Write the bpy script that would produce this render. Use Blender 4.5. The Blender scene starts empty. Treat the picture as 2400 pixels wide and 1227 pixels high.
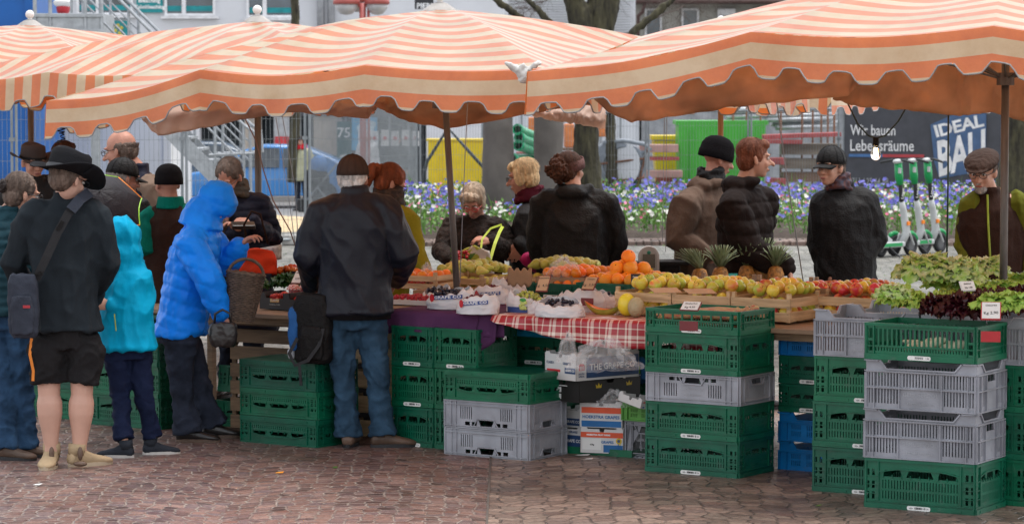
import bpy, bmesh, math, random
import numpy as np
from mathutils import Vector, Matrix, noise, Euler
from mathutils.geometry import tessellate_polygon
random.seed(7)
R = math.radians
SC = bpy.context.scene
COL = SC.collection
# ---------------- camera ----------------
F, CX, CY, CH = 7000.0, 1200.0, 613.5, 2.19
PITCH = math.atan((CY-200)/F)
cd = bpy.data.cameras.new("camera"); cam = bpy.data.objects.new("camera", cd); COL.objects.link(cam)
cam.location = (0, 0, CH); cam.rotation_euler = (R(90)-PITCH, 0, 0)
cd.sensor_width = 36; cd.lens = 36*F/2400; cd.clip_end = 1000; cd.clip_start = .5
cd.dof.use_dof = True; cd.dof.focus_distance = 17.6; cd.dof.aperture_fstop = 7.1
SC.camera = cam
# ---------------- sky and sun (overcast) ----------------
w = bpy.data.worlds.new("World"); SC.world = w; w.use_nodes = True
nt = w.node_tree; nt.nodes.clear()
sky = nt.nodes.new('ShaderNodeTexSky'); sky.sky_type = 'NISHITA'; sky.sun_disc = False
SUN_EL, SUN_AZ = R(76), R(60)
sky.sun_elevation = SUN_EL; sky.sun_rotation = SUN_AZ; sky.air_density = 1.0; sky.dust_density = 1.0; sky.ozone_density = 1.0
hs = nt.nodes.new('ShaderNodeHueSaturation'); hs.inputs['Saturation'].default_value = .2
bg = nt.nodes.new('ShaderNodeBackground'); bg.inputs[1].default_value = .15
wo = nt.nodes.new('ShaderNodeOutputWorld')
nt.links.new(sky.outputs[0], hs.inputs['Color']); nt.links.new(hs.outputs[0], bg.inputs[0]); nt.links.new(bg.outputs[0], wo.inputs[0])
sl = bpy.data.lights.new("sun", 'SUN'); sl.energy = 1.3; sl.angle = R(35); sl.color = (1, .97, .93)
so = bpy.data.objects.new("sun", sl); COL.objects.link(so)
# sun direction: azimuth measured from +Y clockwise
sd = Vector((math.sin(SUN_AZ)*math.cos(SUN_EL), math.cos(SUN_AZ)*math.cos(SUN_EL), math.sin(SUN_EL)))
so.rotation_euler = (-sd).to_track_quat('-Z', 'Y').to_euler()
SC.view_settings.view_transform = 'Standard'; SC.view_settings.look = 'None'
SC.view_settings.exposure = 1.22; SC.view_settings.gamma = 1
# ---------------- pixel <-> place helpers ----------------
_fw = Vector((0, math.cos(PITCH), -math.sin(PITCH))); _up = Vector((0, math.sin(PITCH), math.cos(PITCH)))
def ray(px, py): return Vector((1, 0, 0))*((px-CX)/F) + _fw + _up*(-(py-CY)/F)
def at(px, py, Y):
    d = ray(px, py); return Vector((0, 0, CH)) + d*(Y/d.y)
def gnd(px, py, z=0.0):
    d = ray(px, py); return Vector((0, 0, CH)) + d*((z-CH)/d.z)
def gz(Y): return -.7*min(1, max(0, (Y-46)/24))
# ---------------- objects ----------------
def tag(o, label=None, cat=None, group=None, kind=None):
    if label: o['label'] = label
    if cat: o['category'] = cat
    if group: o['group'] = group
    if kind: o['kind'] = kind
    return o
def thing(name, label, cat, loc=(0, 0, 0), rz=0, group=None):
    o = bpy.data.objects.new(name, None); COL.objects.link(o)
    o.location = loc; o.rotation_euler = (0, 0, rz); o.empty_display_size = .1
    return tag(o, label, cat, group)
def W(o):
    m = Matrix.LocRotScale(o.location, o.rotation_euler, o.scale)
    return W(o.parent) @ m if o.parent else m
def copy_tree(o, parent=None):
    c = o.copy(); COL.objects.link(c); c.parent = parent
    for ch in [x for x in KIDS.get(o.name, [])]:
        c2 = copy_tree(ch, c); KIDS.setdefault(c.name, []).append(c2)
    return c
KIDS = {}
def dup(o, loc, rz=None, label=None, group=None, rx=None):
    c = copy_tree(o); c.location = loc
    if rz is not None: c.rotation_euler[2] = rz
    if rx is not None: c.rotation_euler[0] = rx
    if label: c['label'] = label
    if group: c['group'] = group
    return c
PEND = []
class MB:
    def __init__(s): s.v = []; s.f = []; s.mi = []; s.st = []; s.m = 0
    def add(s, vs, fs, M=None, st=None):
        o = len(s.v)
        if M is None: s.v += [tuple(v) for v in vs]
        else: s.v += [tuple(M @ Vector(v)) for v in vs]
        s.st += list(st) if st is not None else [0.0]*len(vs)
        s.f += [[i+o for i in f] for f in fs]; s.mi += [s.m]*len(fs); return s
    def box(s, c, d, M=None, rz=0, rx=0, ry=0):
        x, y, z = d[0]/2, d[1]/2, d[2]/2
        vs = [Vector((i*x, j*y, k*z)) for i in (-1, 1) for j in (-1, 1) for k in (-1, 1)]
        L = Matrix.Translation(c) @ Euler((rx, ry, rz)).to_matrix().to_4x4()
        vs = [L @ v for v in vs]
        return s.add(vs, [(0, 1, 3, 2), (4, 6, 7, 5), (0, 4, 5, 1), (2, 3, 7, 6), (0, 2, 6, 4), (1, 5, 7, 3)], M)
    def loft(s, rings, caps=True, M=None, st=None, closed=True):
        n = len(rings[0]); vs = [p for r in rings for p in r]; fs = []
        for i in range(len(rings)-1):
            for j in range(n if closed else n-1):
                k = (j+1) % n
                fs.append((i*n+j, i*n+k, (i+1)*n+k, (i+1)*n+j))
        if caps: fs.append(tuple(range(n-1, -1, -1))); fs.append(tuple((len(rings)-1)*n+j for j in range(n)))
        return s.add(vs, fs, M, st)
    def tube(s, pts, rad, n=8, M=None, caps=True, round=False):
        pts = [Vector(p) for p in pts]
        if not hasattr(rad, '__len__'): rad = [rad]*len(pts)
        rad = list(rad)
        if round:   # hemispherical ends
            d0 = (pts[0]-pts[1]).normalized(); d1 = (pts[-1]-pts[-2]).normalized(); r0, r1 = rad[0], rad[-1]
            pts = [pts[0]+d0*r0*.95, pts[0]+d0*r0*.6]+pts+[pts[-1]+d1*r1*.6, pts[-1]+d1*r1*.95]
            rad = [r0*.3, r0*.8]+rad+[r1*.8, r1*.3]
        rings = []; t0 = (pts[1]-pts[0]).normalized()
        a = t0.orthogonal().normalized()
        for i, p in enumerate(pts):
            if i == 0: t = t0
            elif i == len(pts)-1: t = (pts[i]-pts[i-1]).normalized()
            else: t = ((pts[i+1]-pts[i]).normalized()+(pts[i]-pts[i-1]).normalized()).normalized()
            a = (a-t*a.dot(t)).normalized(); b = t.cross(a)
            rings.append([p+(a*math.cos(2*math.pi*j/n)+b*math.sin(2*math.pi*j/n))*rad[i] for j in range(n)])
        return s.loft(rings, caps, M)
    def ell(s, c, r, M=None, n=12, m=8, rot=None):
        vs = []; fs = []
        L = Matrix.Translation(c)
        if rot is not None: L = L @ rot.to_4x4()
        for i in range(m+1):
            th = math.pi*i/m
            for j in range(n):
                ph = 2*math.pi*j/n
                vs.append(L @ Vector((r[0]*math.sin(th)*math.cos(ph), r[1]*math.sin(th)*math.sin(ph), -r[2]*math.cos(th))))
        for i in range(m):
            for j in range(n):
                k = (j+1) % n; fs.append((i*n+j, i*n+k, (i+1)*n+k, (i+1)*n+j))
        return s.add(vs, fs, M)
    def lathe(s, prof, n=16, M=None, c=(0, 0, 0), caps=True):
        c = Vector(c)
        return s.loft([[c+Vector((r*math.cos(2*math.pi*j/n), r*math.sin(2*math.pi*j/n), z)) for j in range(n)] for r, z in prof], caps, M)
    def panel(s, outer, holes, th, M=None):
        """flat plate in local x,z with polygon holes, thickness along +y"""
        loops = [outer]+holes
        tri = tessellate_polygon([[Vector((x, z, 0)) for x, z in l] for l in loops])
        flat = [p for l in loops for p in l]; N = len(flat)
        vs = [(x, 0, z) for x, z in flat]+[(x, th, z) for x, z in flat]; fs = []
        for t in tri: fs.append(tuple(t)); fs.append(tuple(i+N for i in reversed(t)))
        o = 0
        for l in loops:
            k = len(l)
            for i in range(k): a, b = o+i, o+(i+1) % k; fs.append((a, b, b+N, a+N))
            o += k
        return s.add(vs, fs, M)
    def grid(s, fn, nu, nv, M=None, st=None):
        vs = [fn(i/nu, j/nv) for i in range(nu+1) for j in range(nv+1)]
        sv = [st(i/nu, j/nv) for i in range(nu+1) for j in range(nv+1)] if st else None
        return s.add(vs, [(i*(nv+1)+j, (i+1)*(nv+1)+j, (i+1)*(nv+1)+j+1, i*(nv+1)+j+1) for i in range(nu) for j in range(nv)], M, sv)
    def build(s, name, mat, parent=None, world=False, smooth=False, bevel=0, solid=0, sub=0, label=None, fix=True, angle=None):
        me = bpy.data.meshes.new(name)
        vs = s.v
        if world and parent:
            Mi = W(parent).inverted(); vs = [tuple(Mi @ Vector(v)) for v in vs]
        me.from_pydata(vs, [], s.f)
        mats = mat if isinstance(mat, (list, tuple)) else [mat]
        for m in mats: me.materials.append(m)
        if len(mats) > 1: me.polygons.foreach_set('material_index', s.mi)
        if any(s.st):
            a = me.attributes.new('st', 'FLOAT', 'POINT'); a.data.foreach_set('value', s.st)
        if smooth: me.polygons.foreach_set('use_smooth', [True]*len(s.f))
        me.update()
        if fix:
            bm = bmesh.new(); bm.from_mesh(me); bmesh.ops.recalc_face_normals(bm, faces=bm.faces)
            if angle:
                for e in bm.edges:
                    if len(e.link_faces) == 2 and e.calc_face_angle(0) > R(angle): e.smooth = False
            bm.to_mesh(me); bm.free()
        o = bpy.data.objects.new(name, me); COL.objects.link(o)
        if parent: o.parent = parent; KIDS.setdefault(parent.name, []).append(o)
        if label: o['label'] = label
        if bevel:
            b = o.modifiers.new('b', 'BEVEL'); b.width = bevel; b.segments = 2; b.limit_method = 'ANGLE'
        if solid:
            b = o.modifiers.new('s', 'SOLIDIFY'); b.thickness = solid; b.offset = 0
        if sub:
            b = o.modifiers.new('u', 'SUBSURF'); b.levels = sub; b.render_levels = sub
        return o
    def blob(s, name, mat, parent, voxel=.01, sm=4, disp=None, world=True, label=None):
        """all pieces fused into one continuous skin"""
        o = s.build(name, mat, parent, world=world, label=label, fix=False)
        r = o.modifiers.new('r', 'REMESH'); r.mode = 'VOXEL'; r.voxel_size = voxel; r.use_smooth_shade = True
        if sm: k = o.modifiers.new('k', 'SMOOTH'); k.factor = .5; k.iterations = sm
        PEND.append((o, disp)); return o
def flush():
    dg = bpy.context.evaluated_depsgraph_get()
    for o, disp in PEND:
        me = bpy.data.meshes.new_from_object(o.evaluated_get(dg)); me.name = o.name
        old = o.data; o.modifiers.clear(); o.data = me; bpy.data.meshes.remove(old)
        if disp:
            n = len(me.vertices); co = np.empty(n*3); me.vertices.foreach_get('co', co); co = co.reshape(-1, 3)
            no = np.empty(n*3); me.vertices.foreach_get('normal', no); no = no.reshape(-1, 3)
            d = np.array([disp(Vector(c), Vector(q)) for c, q in zip(co, no)])
            me.vertices.foreach_set('co', (co+no*d[:, None]).ravel()); me.update()
    PEND.clear()
def folds(amp=.008, fr=7, zs=.45, seed=0):
    def f(c, n):
        p = Vector((c.x*fr+seed, c.y*fr, c.z*fr*zs))
        p += noise.noise_vector(p*.6)*.8
        q = Vector((c.x*fr*1.9+c.z*fr*1.1, c.y*fr*2, c.z*fr*1.3-c.x*fr*.9+seed))
        return amp*(.7-2.4*abs(noise.noise(p))**.7)+amp*.9*(.35-abs(noise.noise(q))**.8)+amp*.25*noise.noise(p*5)
    return f
def puffer(amp=.011, per=.075, seed=0, tilt=0):
    g = folds(.007, 7, .8, seed)
    def f(c, n):
        z = c.z+.015*noise.noise(c*5)+tilt*c.x
        return amp*(abs(math.sin(math.pi*z/per))**.55-.6)+g(c, n)+.004*noise.noise(c*28)
    return f
# ---------------- materials ----------------
MC = {}
def rgb(h):
    if isinstance(h, str):
        c = [int(h[i:i+2], 16)/255 for i in (0, 2, 4)]
        return tuple(((x+.055)/1.055)**2.4 if x > .04045 else x/12.92 for x in c)
    return h
def newmat(name):
    m = bpy.data.materials.new(name); m.use_nodes = True; nt = m.node_tree
    return m, nt, nt.nodes['Principled BSDF']
def N(nt, t, **k):
    n = nt.nodes.new(t)
    for a, b in k.items(): setattr(n, a, b)
    return n
def pm(name, col, rough=.6, metal=0, var=.18, scale=6, bump=.15, bs=60, trans=0, spec=.5, stretch=None, col2=None, coat=0, thr=None, ovar=0, wear=None):
    if name in MC: return MC[name]
    m, nt, b = newmat(name); L = nt.links.new
    col = rgb(col); tc = N(nt, 'ShaderNodeTexCoord'); oi = N(nt, 'ShaderNodeObjectInfo')
    ad = N(nt, 'ShaderNodeVectorMath', operation='ADD'); mu = N(nt, 'ShaderNodeMath', operation='MULTIPLY'); mu.inputs[1].default_value = 37
    L(oi.outputs['Random'], mu.inputs[0]); L(tc.outputs['Object'], ad.inputs[0]); L(mu.outputs[0], ad.inputs[1])
    v = ad.outputs[0]
    if stretch:
        mp = N(nt, 'ShaderNodeMapping'); mp.inputs['Scale'].default_value = stretch; L(v, mp.inputs['Vector']); v = mp.outputs[0]
    n1 = N(nt, 'ShaderNodeTexNoise'); n1.inputs['Scale'].default_value = scale; n1.inputs['Detail'].default_value = 6; L(v, n1.inputs['Vector'])
    cr = N(nt, 'ShaderNodeValToRGB'); L(n1.outputs['Fac'], cr.inputs[0])
    lo, hi = (.3, .7) if thr is None else thr
    cr.color_ramp.elements[0].position = lo; cr.color_ramp.elements[1].position = hi
    cr.color_ramp.elements[0].color = (*[c*(1-var) for c in col], 1)
    cr.color_ramp.elements[1].color = (*([min(1, c*(1+var)) for c in col] if col2 is None else rgb(col2)), 1)
    out = cr.outputs[0]
    if wear:
        n5 = N(nt, 'ShaderNodeTexNoise'); n5.inputs['Scale'].default_value = 17; n5.inputs['Detail'].default_value = 8; n5.inputs['Roughness'].default_value = .7; L(ad.outputs[0], n5.inputs['Vector'])
        w5 = N(nt, 'ShaderNodeMapRange'); w5.inputs[1].default_value = .56; w5.inputs[2].default_value = .72; w5.inputs[4].default_value = .55; L(n5.outputs['Fac'], w5.inputs[0])
        x5 = N(nt, 'ShaderNodeMix', data_type='RGBA'); L(w5.outputs[0], x5.inputs[0]); L(out, x5.inputs[6]); x5.inputs[7].default_value = (*wear, 1); out = x5.outputs[2]
    if ovar:
        o5 = N(nt, 'ShaderNodeHueSaturation'); r5 = N(nt, 'ShaderNodeMapRange'); r5.inputs[3].default_value = 1-ovar; r5.inputs[4].default_value = 1+ovar; L(oi.outputs['Random'], r5.inputs[0]); L(r5.outputs[0], o5.inputs['Value']); L(out, o5.inputs['Color'])
        r6 = N(nt, 'ShaderNodeMapRange'); r6.inputs[3].default_value = .5+ovar*.06; r6.inputs[4].default_value = .5-ovar*.06; L(oi.outputs['Random'], r6.inputs[0]); L(r6.outputs[0], o5.inputs['Hue']); out = o5.outputs[0]
    L(out, b.inputs['Base Color'])
    b.inputs['Roughness'].default_value = rough; b.inputs['Metallic'].default_value = metal
    b.inputs['Specular IOR Level'].default_value = spec
    if coat: b.inputs['Coat Weight'].default_value = coat
    if bump:
        n2 = N(nt, 'ShaderNodeTexNoise'); n2.inputs['Scale'].default_value = bs; n2.inputs['Detail'].default_value = 4; L(v, n2.inputs['Vector'])
        bp = N(nt, 'ShaderNodeBump'); bp.inputs['Strength'].default_value = bump; bp.inputs['Distance'].default_value = .01
        L(n2.outputs['Fac'], bp.inputs['Height']); L(bp.outputs[0], b.inputs['Normal'])
    if trans:
        tr = N(nt, 'ShaderNodeBsdfTranslucent'); mx = N(nt, 'ShaderNodeMixShader'); mx.inputs[0].default_value = trans
        L(cr.outputs[0], tr.inputs['Color']); L(b.outputs[0], mx.inputs[1]); L(tr.outputs[0], mx.inputs[2])
        L(mx.outputs[0], nt.nodes['Material Output'].inputs['Surface'])
    MC[name] = m; return m
def cloth(name, col, rough=.85, **k): return pm(name, col, rough, var=k.pop('var', .15), bump=k.pop('bump', .35), bs=k.pop('bs', 90), spec=k.pop('spec', .12), **k)
TXT = {}
def text_geo(s, size=1.0, off=0.0, sp=1.0):
    key = (s, size, off, sp)
    if key not in TXT:
        c = bpy.data.curves.new('t', 'FONT'); c.body = s; c.size = size; c.align_x = 'CENTER'; c.align_y = 'CENTER'; c.offset = off; c.space_character = sp; c.resolution_u = 2
        o = bpy.data.objects.new('t', c)
        me = o.to_mesh()
        TXT[key] = ([tuple(v.co) for v in me.vertices], [tuple(p.vertices) for p in me.polygons])
        o.to_mesh_clear(); bpy.data.objects.remove(o); bpy.data.curves.remove(c)
    return TXT[key]
def add_text(mb, s, size, M, off=0.0, sx=1.0, sp=1.0):
    """text lying in local x,z plane of M, facing -y"""
    vs, fs = text_geo(s, size, off, sp)
    return mb.add([(v[0]*sx, 0, v[1]) for v in vs], fs, M)
def plane_M(a, b, up=Vector((0, 0, 1))):
    """frame at a, x towards b, z up, -y facing the viewer side"""
    x = (Vector(b)-Vector(a)).normalized(); y = up.cross(x).normalized(); z = x.cross(y)
    M = Matrix((x, y, z)).transposed().to_4x4(); M.translation = a; return M
def lerp(a, b, t): return a+(b-a)*t
# ======================= GROUND =======================
def sett_mat(name, cols, mortar, sx, sy, arc=0.0, rough=(.25, .6), mort=.02, jit=.02, second=None):
    m, nt, b = newmat(name); L = nt.links.new
    tc = N(nt, 'ShaderNodeTexCoord'); sep = N(nt, 'ShaderNodeSeparateXYZ'); L(tc.outputs['Object'], sep.inputs[0])
    def M_(op, a, b_=None, c=None):
        n = N(nt, 'ShaderNodeMath', operation=op)
        for i, v in enumerate((a, b_, c)):
            if v is None: continue
            if isinstance(v, (int, float)): n.inputs[i].default_value = v
            else: L(v, n.inputs[i])
        return n.outputs[0]
    wn = N(nt, 'ShaderNodeTexNoise'); wn.inputs['Scale'].default_value = 5; wn.inputs['Detail'].default_value = 3; L(tc.outputs['Object'], wn.inputs['Vector'])
    ws = N(nt, 'ShaderNodeSeparateXYZ'); L(wn.outputs['Color'], ws.inputs[0])
    x, y = sep.outputs[0], sep.outputs[1]
    if arc:
        per = 1.5
        fr = M_('SUBTRACT', M_('FRACT', M_('ADD', M_('DIVIDE', x, per), 50.0)), .5)
        a2 = M_('MULTIPLY', M_('MULTIPLY', fr, fr), 4.0)
        y = M_('ADD', y, M_('MULTIPLY', a2, arc))
        x = M_('MULTIPLY', x, 1.0)
    x = M_('ADD', x, M_('MULTIPLY', ws.outputs[0], jit)); y = M_('ADD', y, M_('MULTIPLY', ws.outputs[1], jit))
    cb = N(nt, 'ShaderNodeCombineXYZ'); L(x, cb.inputs[0]); L(y, cb.inputs[1])
    br = N(nt, 'ShaderNodeTexBrick'); L(cb.outputs[0], br.inputs['Vector']); br.inputs['Scale'].default_value = 1
    br.inputs['Brick Width'].default_value = sx; br.inputs['Row Height'].default_value = sy; br.inputs['Mortar Size'].default_value = mort; br.inputs['Mortar Smooth'].default_value = .35
    br.inputs['Color1'].default_value = (0, 0, 0, 1); br.inputs['Color2'].default_value = (1, 1, 1, 1); br.inputs['Mortar'].default_value = (.5, .5, .5, 1)
    def vor(feat):
        v = N(nt, 'ShaderNodeTexVoronoi', feature=feat, voronoi_dimensions='2D'); v.inputs['Scale'].default_value = 1; v.inputs['Randomness'].default_value = .62
        mp = N(nt, 'ShaderNodeVectorMath', operation='MULTIPLY'); mp.inputs[1].default_value = (1/sx, 1/sy, 1); L(cb.outputs[0], mp.inputs[0]); L(mp.outputs[0], v.inputs['Vector']); return v
    vc, ve = vor('F1'), vor('DISTANCE_TO_EDGE'); vs_ = N(nt, 'ShaderNodeSeparateXYZ'); L(vc.outputs['Color'], vs_.inputs[0])
    em_ = N(nt, 'ShaderNodeMapRange'); em_.inputs[1].default_value = mort/sx*.35; em_.inputs[2].default_value = mort/sx*1.1; em_.inputs[3].default_value = 1; em_.inputs[4].default_value = 0; L(ve.outputs['Distance'], em_.inputs[0])
    cr = N(nt, 'ShaderNodeValToRGB'); L(vs_.outputs[0], cr.inputs[0])
    while len(cr.color_ramp.elements) < len(cols): cr.color_ramp.elements.new(.5)
    for i, c in enumerate(cols): e = cr.color_ramp.elements[i]; e.position = i/(len(cols)-1); e.color = (*rgb(c), 1)
    n1 = N(nt, 'ShaderNodeTexNoise'); n1.inputs['Scale'].default_value = 40; n1.inputs['Detail'].default_value = 6; L(tc.outputs['Object'], n1.inputs['Vector'])
    n3 = N(nt, 'ShaderNodeTexNoise'); n3.inputs['Scale'].default_value = .9; n3.inputs['Detail'].default_value = 5; L(tc.outputs['Object'], n3.inputs['Vector'])
    mx = N(nt, 'ShaderNodeMix', data_type='RGBA', blend_type='MULTIPLY'); mx.inputs[0].default_value = 1
    r1 = N(nt, 'ShaderNodeMapRange'); r1.inputs[1].default_value = .25; r1.inputs[2].default_value = .75; r1.inputs[3].default_value = .55; r1.inputs[4].default_value = 1.45; L(n1.outputs['Fac'], r1.inputs[0])
    r3 = N(nt, 'ShaderNodeMapRange'); r3.inputs[1].default_value = .3; r3.inputs[2].default_value = .7; r3.inputs[3].default_value = .7; r3.inputs[4].default_value = 1.3; L(n3.outputs['Fac'], r3.inputs[0])
    pr = M_('MULTIPLY', r1.outputs[0], r3.outputs[0])
    L(cr.outputs[0], mx.inputs[6]); L(pr, mx.inputs[7])
    mm = N(nt, 'ShaderNodeMix', data_type='RGBA'); vis = N(nt, 'ShaderNodeMapRange'); vis.inputs[1].default_value = .4; vis.inputs[2].default_value = .62; vis.inputs[3].default_value = .35; vis.inputs[4].default_value = 1; nv = N(nt, 'ShaderNodeTexNoise'); nv.inputs['Scale'].default_value = 7; L(tc.outputs['Object'], nv.inputs['Vector']); L(nv.outputs['Fac'], vis.inputs[0]); L(M_('MULTIPLY', em_.outputs[0], vis.outputs[0]), mm.inputs[0]); L(mx.outputs[2], mm.inputs[6])
    mo = N(nt, 'ShaderNodeMix', data_type='RGBA', blend_type='MULTIPLY'); mo.inputs[0].default_value = 1; mo.inputs[6].default_value = (*rgb(mortar), 1); L(r1.outputs[0], mo.inputs[7])
    L(mo.outputs[2], mm.inputs[7]); L(mm.outputs[2], b.inputs['Base Color'])
    rr = N(nt, 'ShaderNodeMapRange'); rr.inputs[1].default_value = .35; rr.inputs[2].default_value = .65; rr.inputs[3].default_value = rough[0]; rr.inputs[4].default_value = rough[1]
    n4 = N(nt, 'ShaderNodeTexNoise'); n4.inputs['Scale'].default_value = 2.2; n4.inputs['Detail'].default_value = 6; L(tc.outputs['Object'], n4.inputs['Vector'])
    L(n4.outputs['Fac'], rr.inputs[0]); L(rr.outputs[0], b.inputs['Roughness'])
    hgt = M_('ADD', M_('MULTIPLY', em_.outputs[0], -.7), M_('ADD', M_('MULTIPLY', n1.outputs['Fac'], .45), M_('MULTIPLY', vs_.outputs[1], .25)))
    bp = N(nt, 'ShaderNodeBump'); bp.inputs['Strength'].default_value = .8; bp.inputs['Distance'].default_value = .02; L(hgt, bp.inputs['Height']); L(bp.outputs[0], b.inputs['Normal'])
    return m
PORPH = sett_mat('wet_porphyry_setts', ['412d2a', '63453d', '76574d', '533c3b', '82645a', '5f4d4e', '69453b'], '93857b', .080, .078, arc=.30, rough=(.32, .6), mort=.009, jit=.05)
FLAG = sett_mat('worn_pink_grey_paving', ['5e4e48', '756359', '867569', '64544f', '937f72', '6f5850'], '453c37', .115, .10, arc=.22, rough=(.28, .55), mort=.008, jit=.06)
GREYS = sett_mat('grey_cobbles', ['585650', '6b6962', '7a776f', '62605b'], '45463c', .17, .14, arc=.2, rough=(.6, .85), mort=.015, jit=.05)
BRICKS = sett_mat('edging_setts', ['5c4a44', '6f5a50', '7f6d62'], '3c3630', .22, .16, rough=(.4, .7), mort=.014, jit=.03)
ASPH = pm('wet_street', (.17, .165, .16), .45, var=.25, scale=2, bump=.2, bs=80)
PAVE = pm('pavement_slabs', (.33, .30, .27), .5, var=.2, scale=1.5, bump=.2, bs=60)
def zs(x, y): return gz(y)
def sheet(name, x0, x1, ys, mat, dz=0.0, xs=None):
    m = MB(); P = []
    for y in ys: P.append([(x0(y) if callable(x0) else x0, y, gz(y)+dz), (x1(y) if callable(x1) else x1, y, gz(y)+dz)])
    vs = [p for r in P for p in r]; m.add(vs, [(2*i, 2*i+1, 2*i+3, 2*i+2) for i in range(len(P)-1)])
    o = m.build(name, mat); tag(o, kind='structure'); return o
# the base reaches the horizon; thinner sheets lie on it
sheet('ground', -300, 300, [-40, 3, 46, 52, 58, 64, 70, 900], GREYS)
xb = lambda y: -.25+(y-14)*.0
sheet('market_paving', -30, -.13, [2, 21.0], PORPH, .004)
sheet('worn_paving', -.122, 30, [2, 21.0], FLAG, .004)
m = MB(); m.box((-.126, 11.5, .004), (.012, 19, .012)); tag(m.build('paving_joint', pm('joint', (.09, .075, .065), .7)), kind='structure')
sheet('street', -120, 120, [57, 58, 64, 70, 74], ASPH, .006)
m = MB(); m.box((0, 76.5, -.63), (240, 5, .14)); tag(m.build('pavement', PAVE), kind='structure')

# ======================= FLOWER BED =======================
SOIL = pm('bed_soil', (.055, .035, .025), .9, var=.4, scale=20, bump=1, bs=30)
bedL, bedR = gnd(945, 575).x-.6, gnd(2300, 572).x+7
def bed_h(x, y):
    t = min(1, max(0, (y-41.6)/8)); return .10+.26*t**.8
def bed_front(x): return 41.3+.18*math.sin(x*.7)+.012*(x-2)**2
m = MB(); m.grid(lambda u, v: Vector(((bedL+(bedR-bedL)*u), bed_front(bedL+(bedR-bedL)*u)+v*12, bed_h(0, 41.3+v*12)*min(1, v*9+.3)*min(1, u*12+.05)*(1 if v < .98 else 0)+.03*noise.noise(Vector((u*60, v*40, 0))))), 90, 36)
tag(m.build('flower_bed_soil', SOIL, smooth=True), kind='structure')
m = MB(); n = 70
for i in range(n):
    for row in range(3):
        x = bedL+(bedR-bedL)*(i+.5*(row % 2))/n*1.0; y = bed_front(x)-.12-row*.20; w = (bedR-bedL)/n*.93
        m.box((x, y, .035+.004*random.random()-.006*row), (w, .185, .07), rz=.03*random.uniform(-1, 1))
tag(m.build('bed_edging', BRICKS, bevel=.01), kind='structure')
FOL = pm('flower_leaves', (.07, .20, .035), .5, var=.5, scale=3, bump=0, col2=(.17, .34, .06), trans=.3)
def flowers():
    rnd = random.Random(3)
    leaf = MB(); blue = MB(); white = MB(); pink = MB(); tall = MB()
    def pt():
        x = rnd.uniform(bedL+.3, bedR-.3); y = bed_front(x)+.35+rnd.random()**1.25*7.0
        return x, y, bed_h(x, y)
    for i in range(17000):
        x, y, z = pt(); a = rnd.uniform(0, 6.28); s = rnd.uniform(.04, .09); t = rnd.uniform(.2, 1.2); h = rnd.uniform(0, .30)
        d = Vector((math.cos(a), math.sin(a), 0)); p = Vector((x, y, z+h)); q = d.orthogonal(); q = d.cross(Vector((0, 0, 1)))
        e = p+d*s*math.cos(t)+Vector((0, 0, s*math.sin(t))); mid = lerp(p, e, .5)
        leaf.add([p, mid+q*s*.3, e, mid-q*s*.3], [(0, 1, 2, 3)])
    def flower(mb, x, y, z, s, petals=5):
        fa = rnd.uniform(-.7, .7); tl = rnd.uniform(.3, 1.2)
        nrm = Vector((math.sin(fa)*math.sin(tl), -math.cos(fa)*math.sin(tl), math.cos(tl))); a = nrm.orthogonal().normalized(); b = nrm.cross(a)
        c = Vector((x, y, z)); o = rnd.uniform(0, 6)
        for k in range(petals):
            an = o+6.28*k/petals; d = a*math.cos(an)+b*math.sin(an); q = a*-math.sin(an)+b*math.cos(an)
            mb.add([c, c+d*s*.55+q*s*.42+nrm*s*.1, c+d*s*1.0+nrm*s*rnd.uniform(0, .35), c+d*s*.55-q*s*.42+nrm*s*.1], [(0, 1, 2, 3)])
    for i in range(4600):
        x, y, z = pt()
        n = noise.noise(Vector((x*.9, y*.6, 0)))+.45*noise.noise(Vector((x*3, y*2.5, 5)))
        u = (y-bed_front(x))/7
        h = z+.2+.14*rnd.random()
        if rnd.random() < .75-2.2*u: continue
        if n > .02-.4*u and rnd.random() < .8: flower(blue, x, y, h, rnd.uniform(.026, .046))
        elif n < -.22 or rnd.random() < .12: flower(white, x, y, h-.03, rnd.uniform(.026, .045))
        elif rnd.random() < .8:
            flower(pink, x, y, h-.03, rnd.uniform(.022, .034), 7)
    for i in range(900):
        x, y, z = pt(); l = rnd.uniform(.25, .5); b = rnd.uniform(-.12, .12); w = .012
        tall.add([(x-w, y, z), (x+w, y, z), (x+w*.7+b*.5, y, z+l*.6), (x+b*1.3, y, z+l), (x-w*.7+b*.5, y, z+l*.6)], [(0, 1, 2, 3, 4)])
    for mb, nm, mt in ((leaf, 'flower_foliage', FOL), (blue, 'blue_pansies', pm('petal_blue', (.07, .06, .42), .6, var=.35, scale=4, bump=0, col2=(.18, .18, .62), trans=.2)),
                       (white, 'white_pansies', pm('petal_white', (.62, .62, .56), .6, var=.15, bump=0, trans=.2)), (pink, 'pink_daisies', pm('petal_pink', (.62, .07, .16), .6, var=.3, scale=5, bump=0, col2=(.8, .25, .4), trans=.2)),
                       (tall, 'tulip_leaves', FOL)):
        tag(mb.build(nm, mt, fix=False), {'flower_foliage': 'dense green leaves covering the flower bed', 'blue_pansies': 'blue violet pansies massed in the flower bed', 'white_pansies': 'white pansies scattered in the flower bed',
            'pink_daisies': 'small pink daisies dotted low in the flower bed', 'tulip_leaves': 'long upright tulip leaves between the pansies'}[nm], 'flowers', kind='stuff')
flowers()
m = MB(); rnd = random.Random(11)
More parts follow.
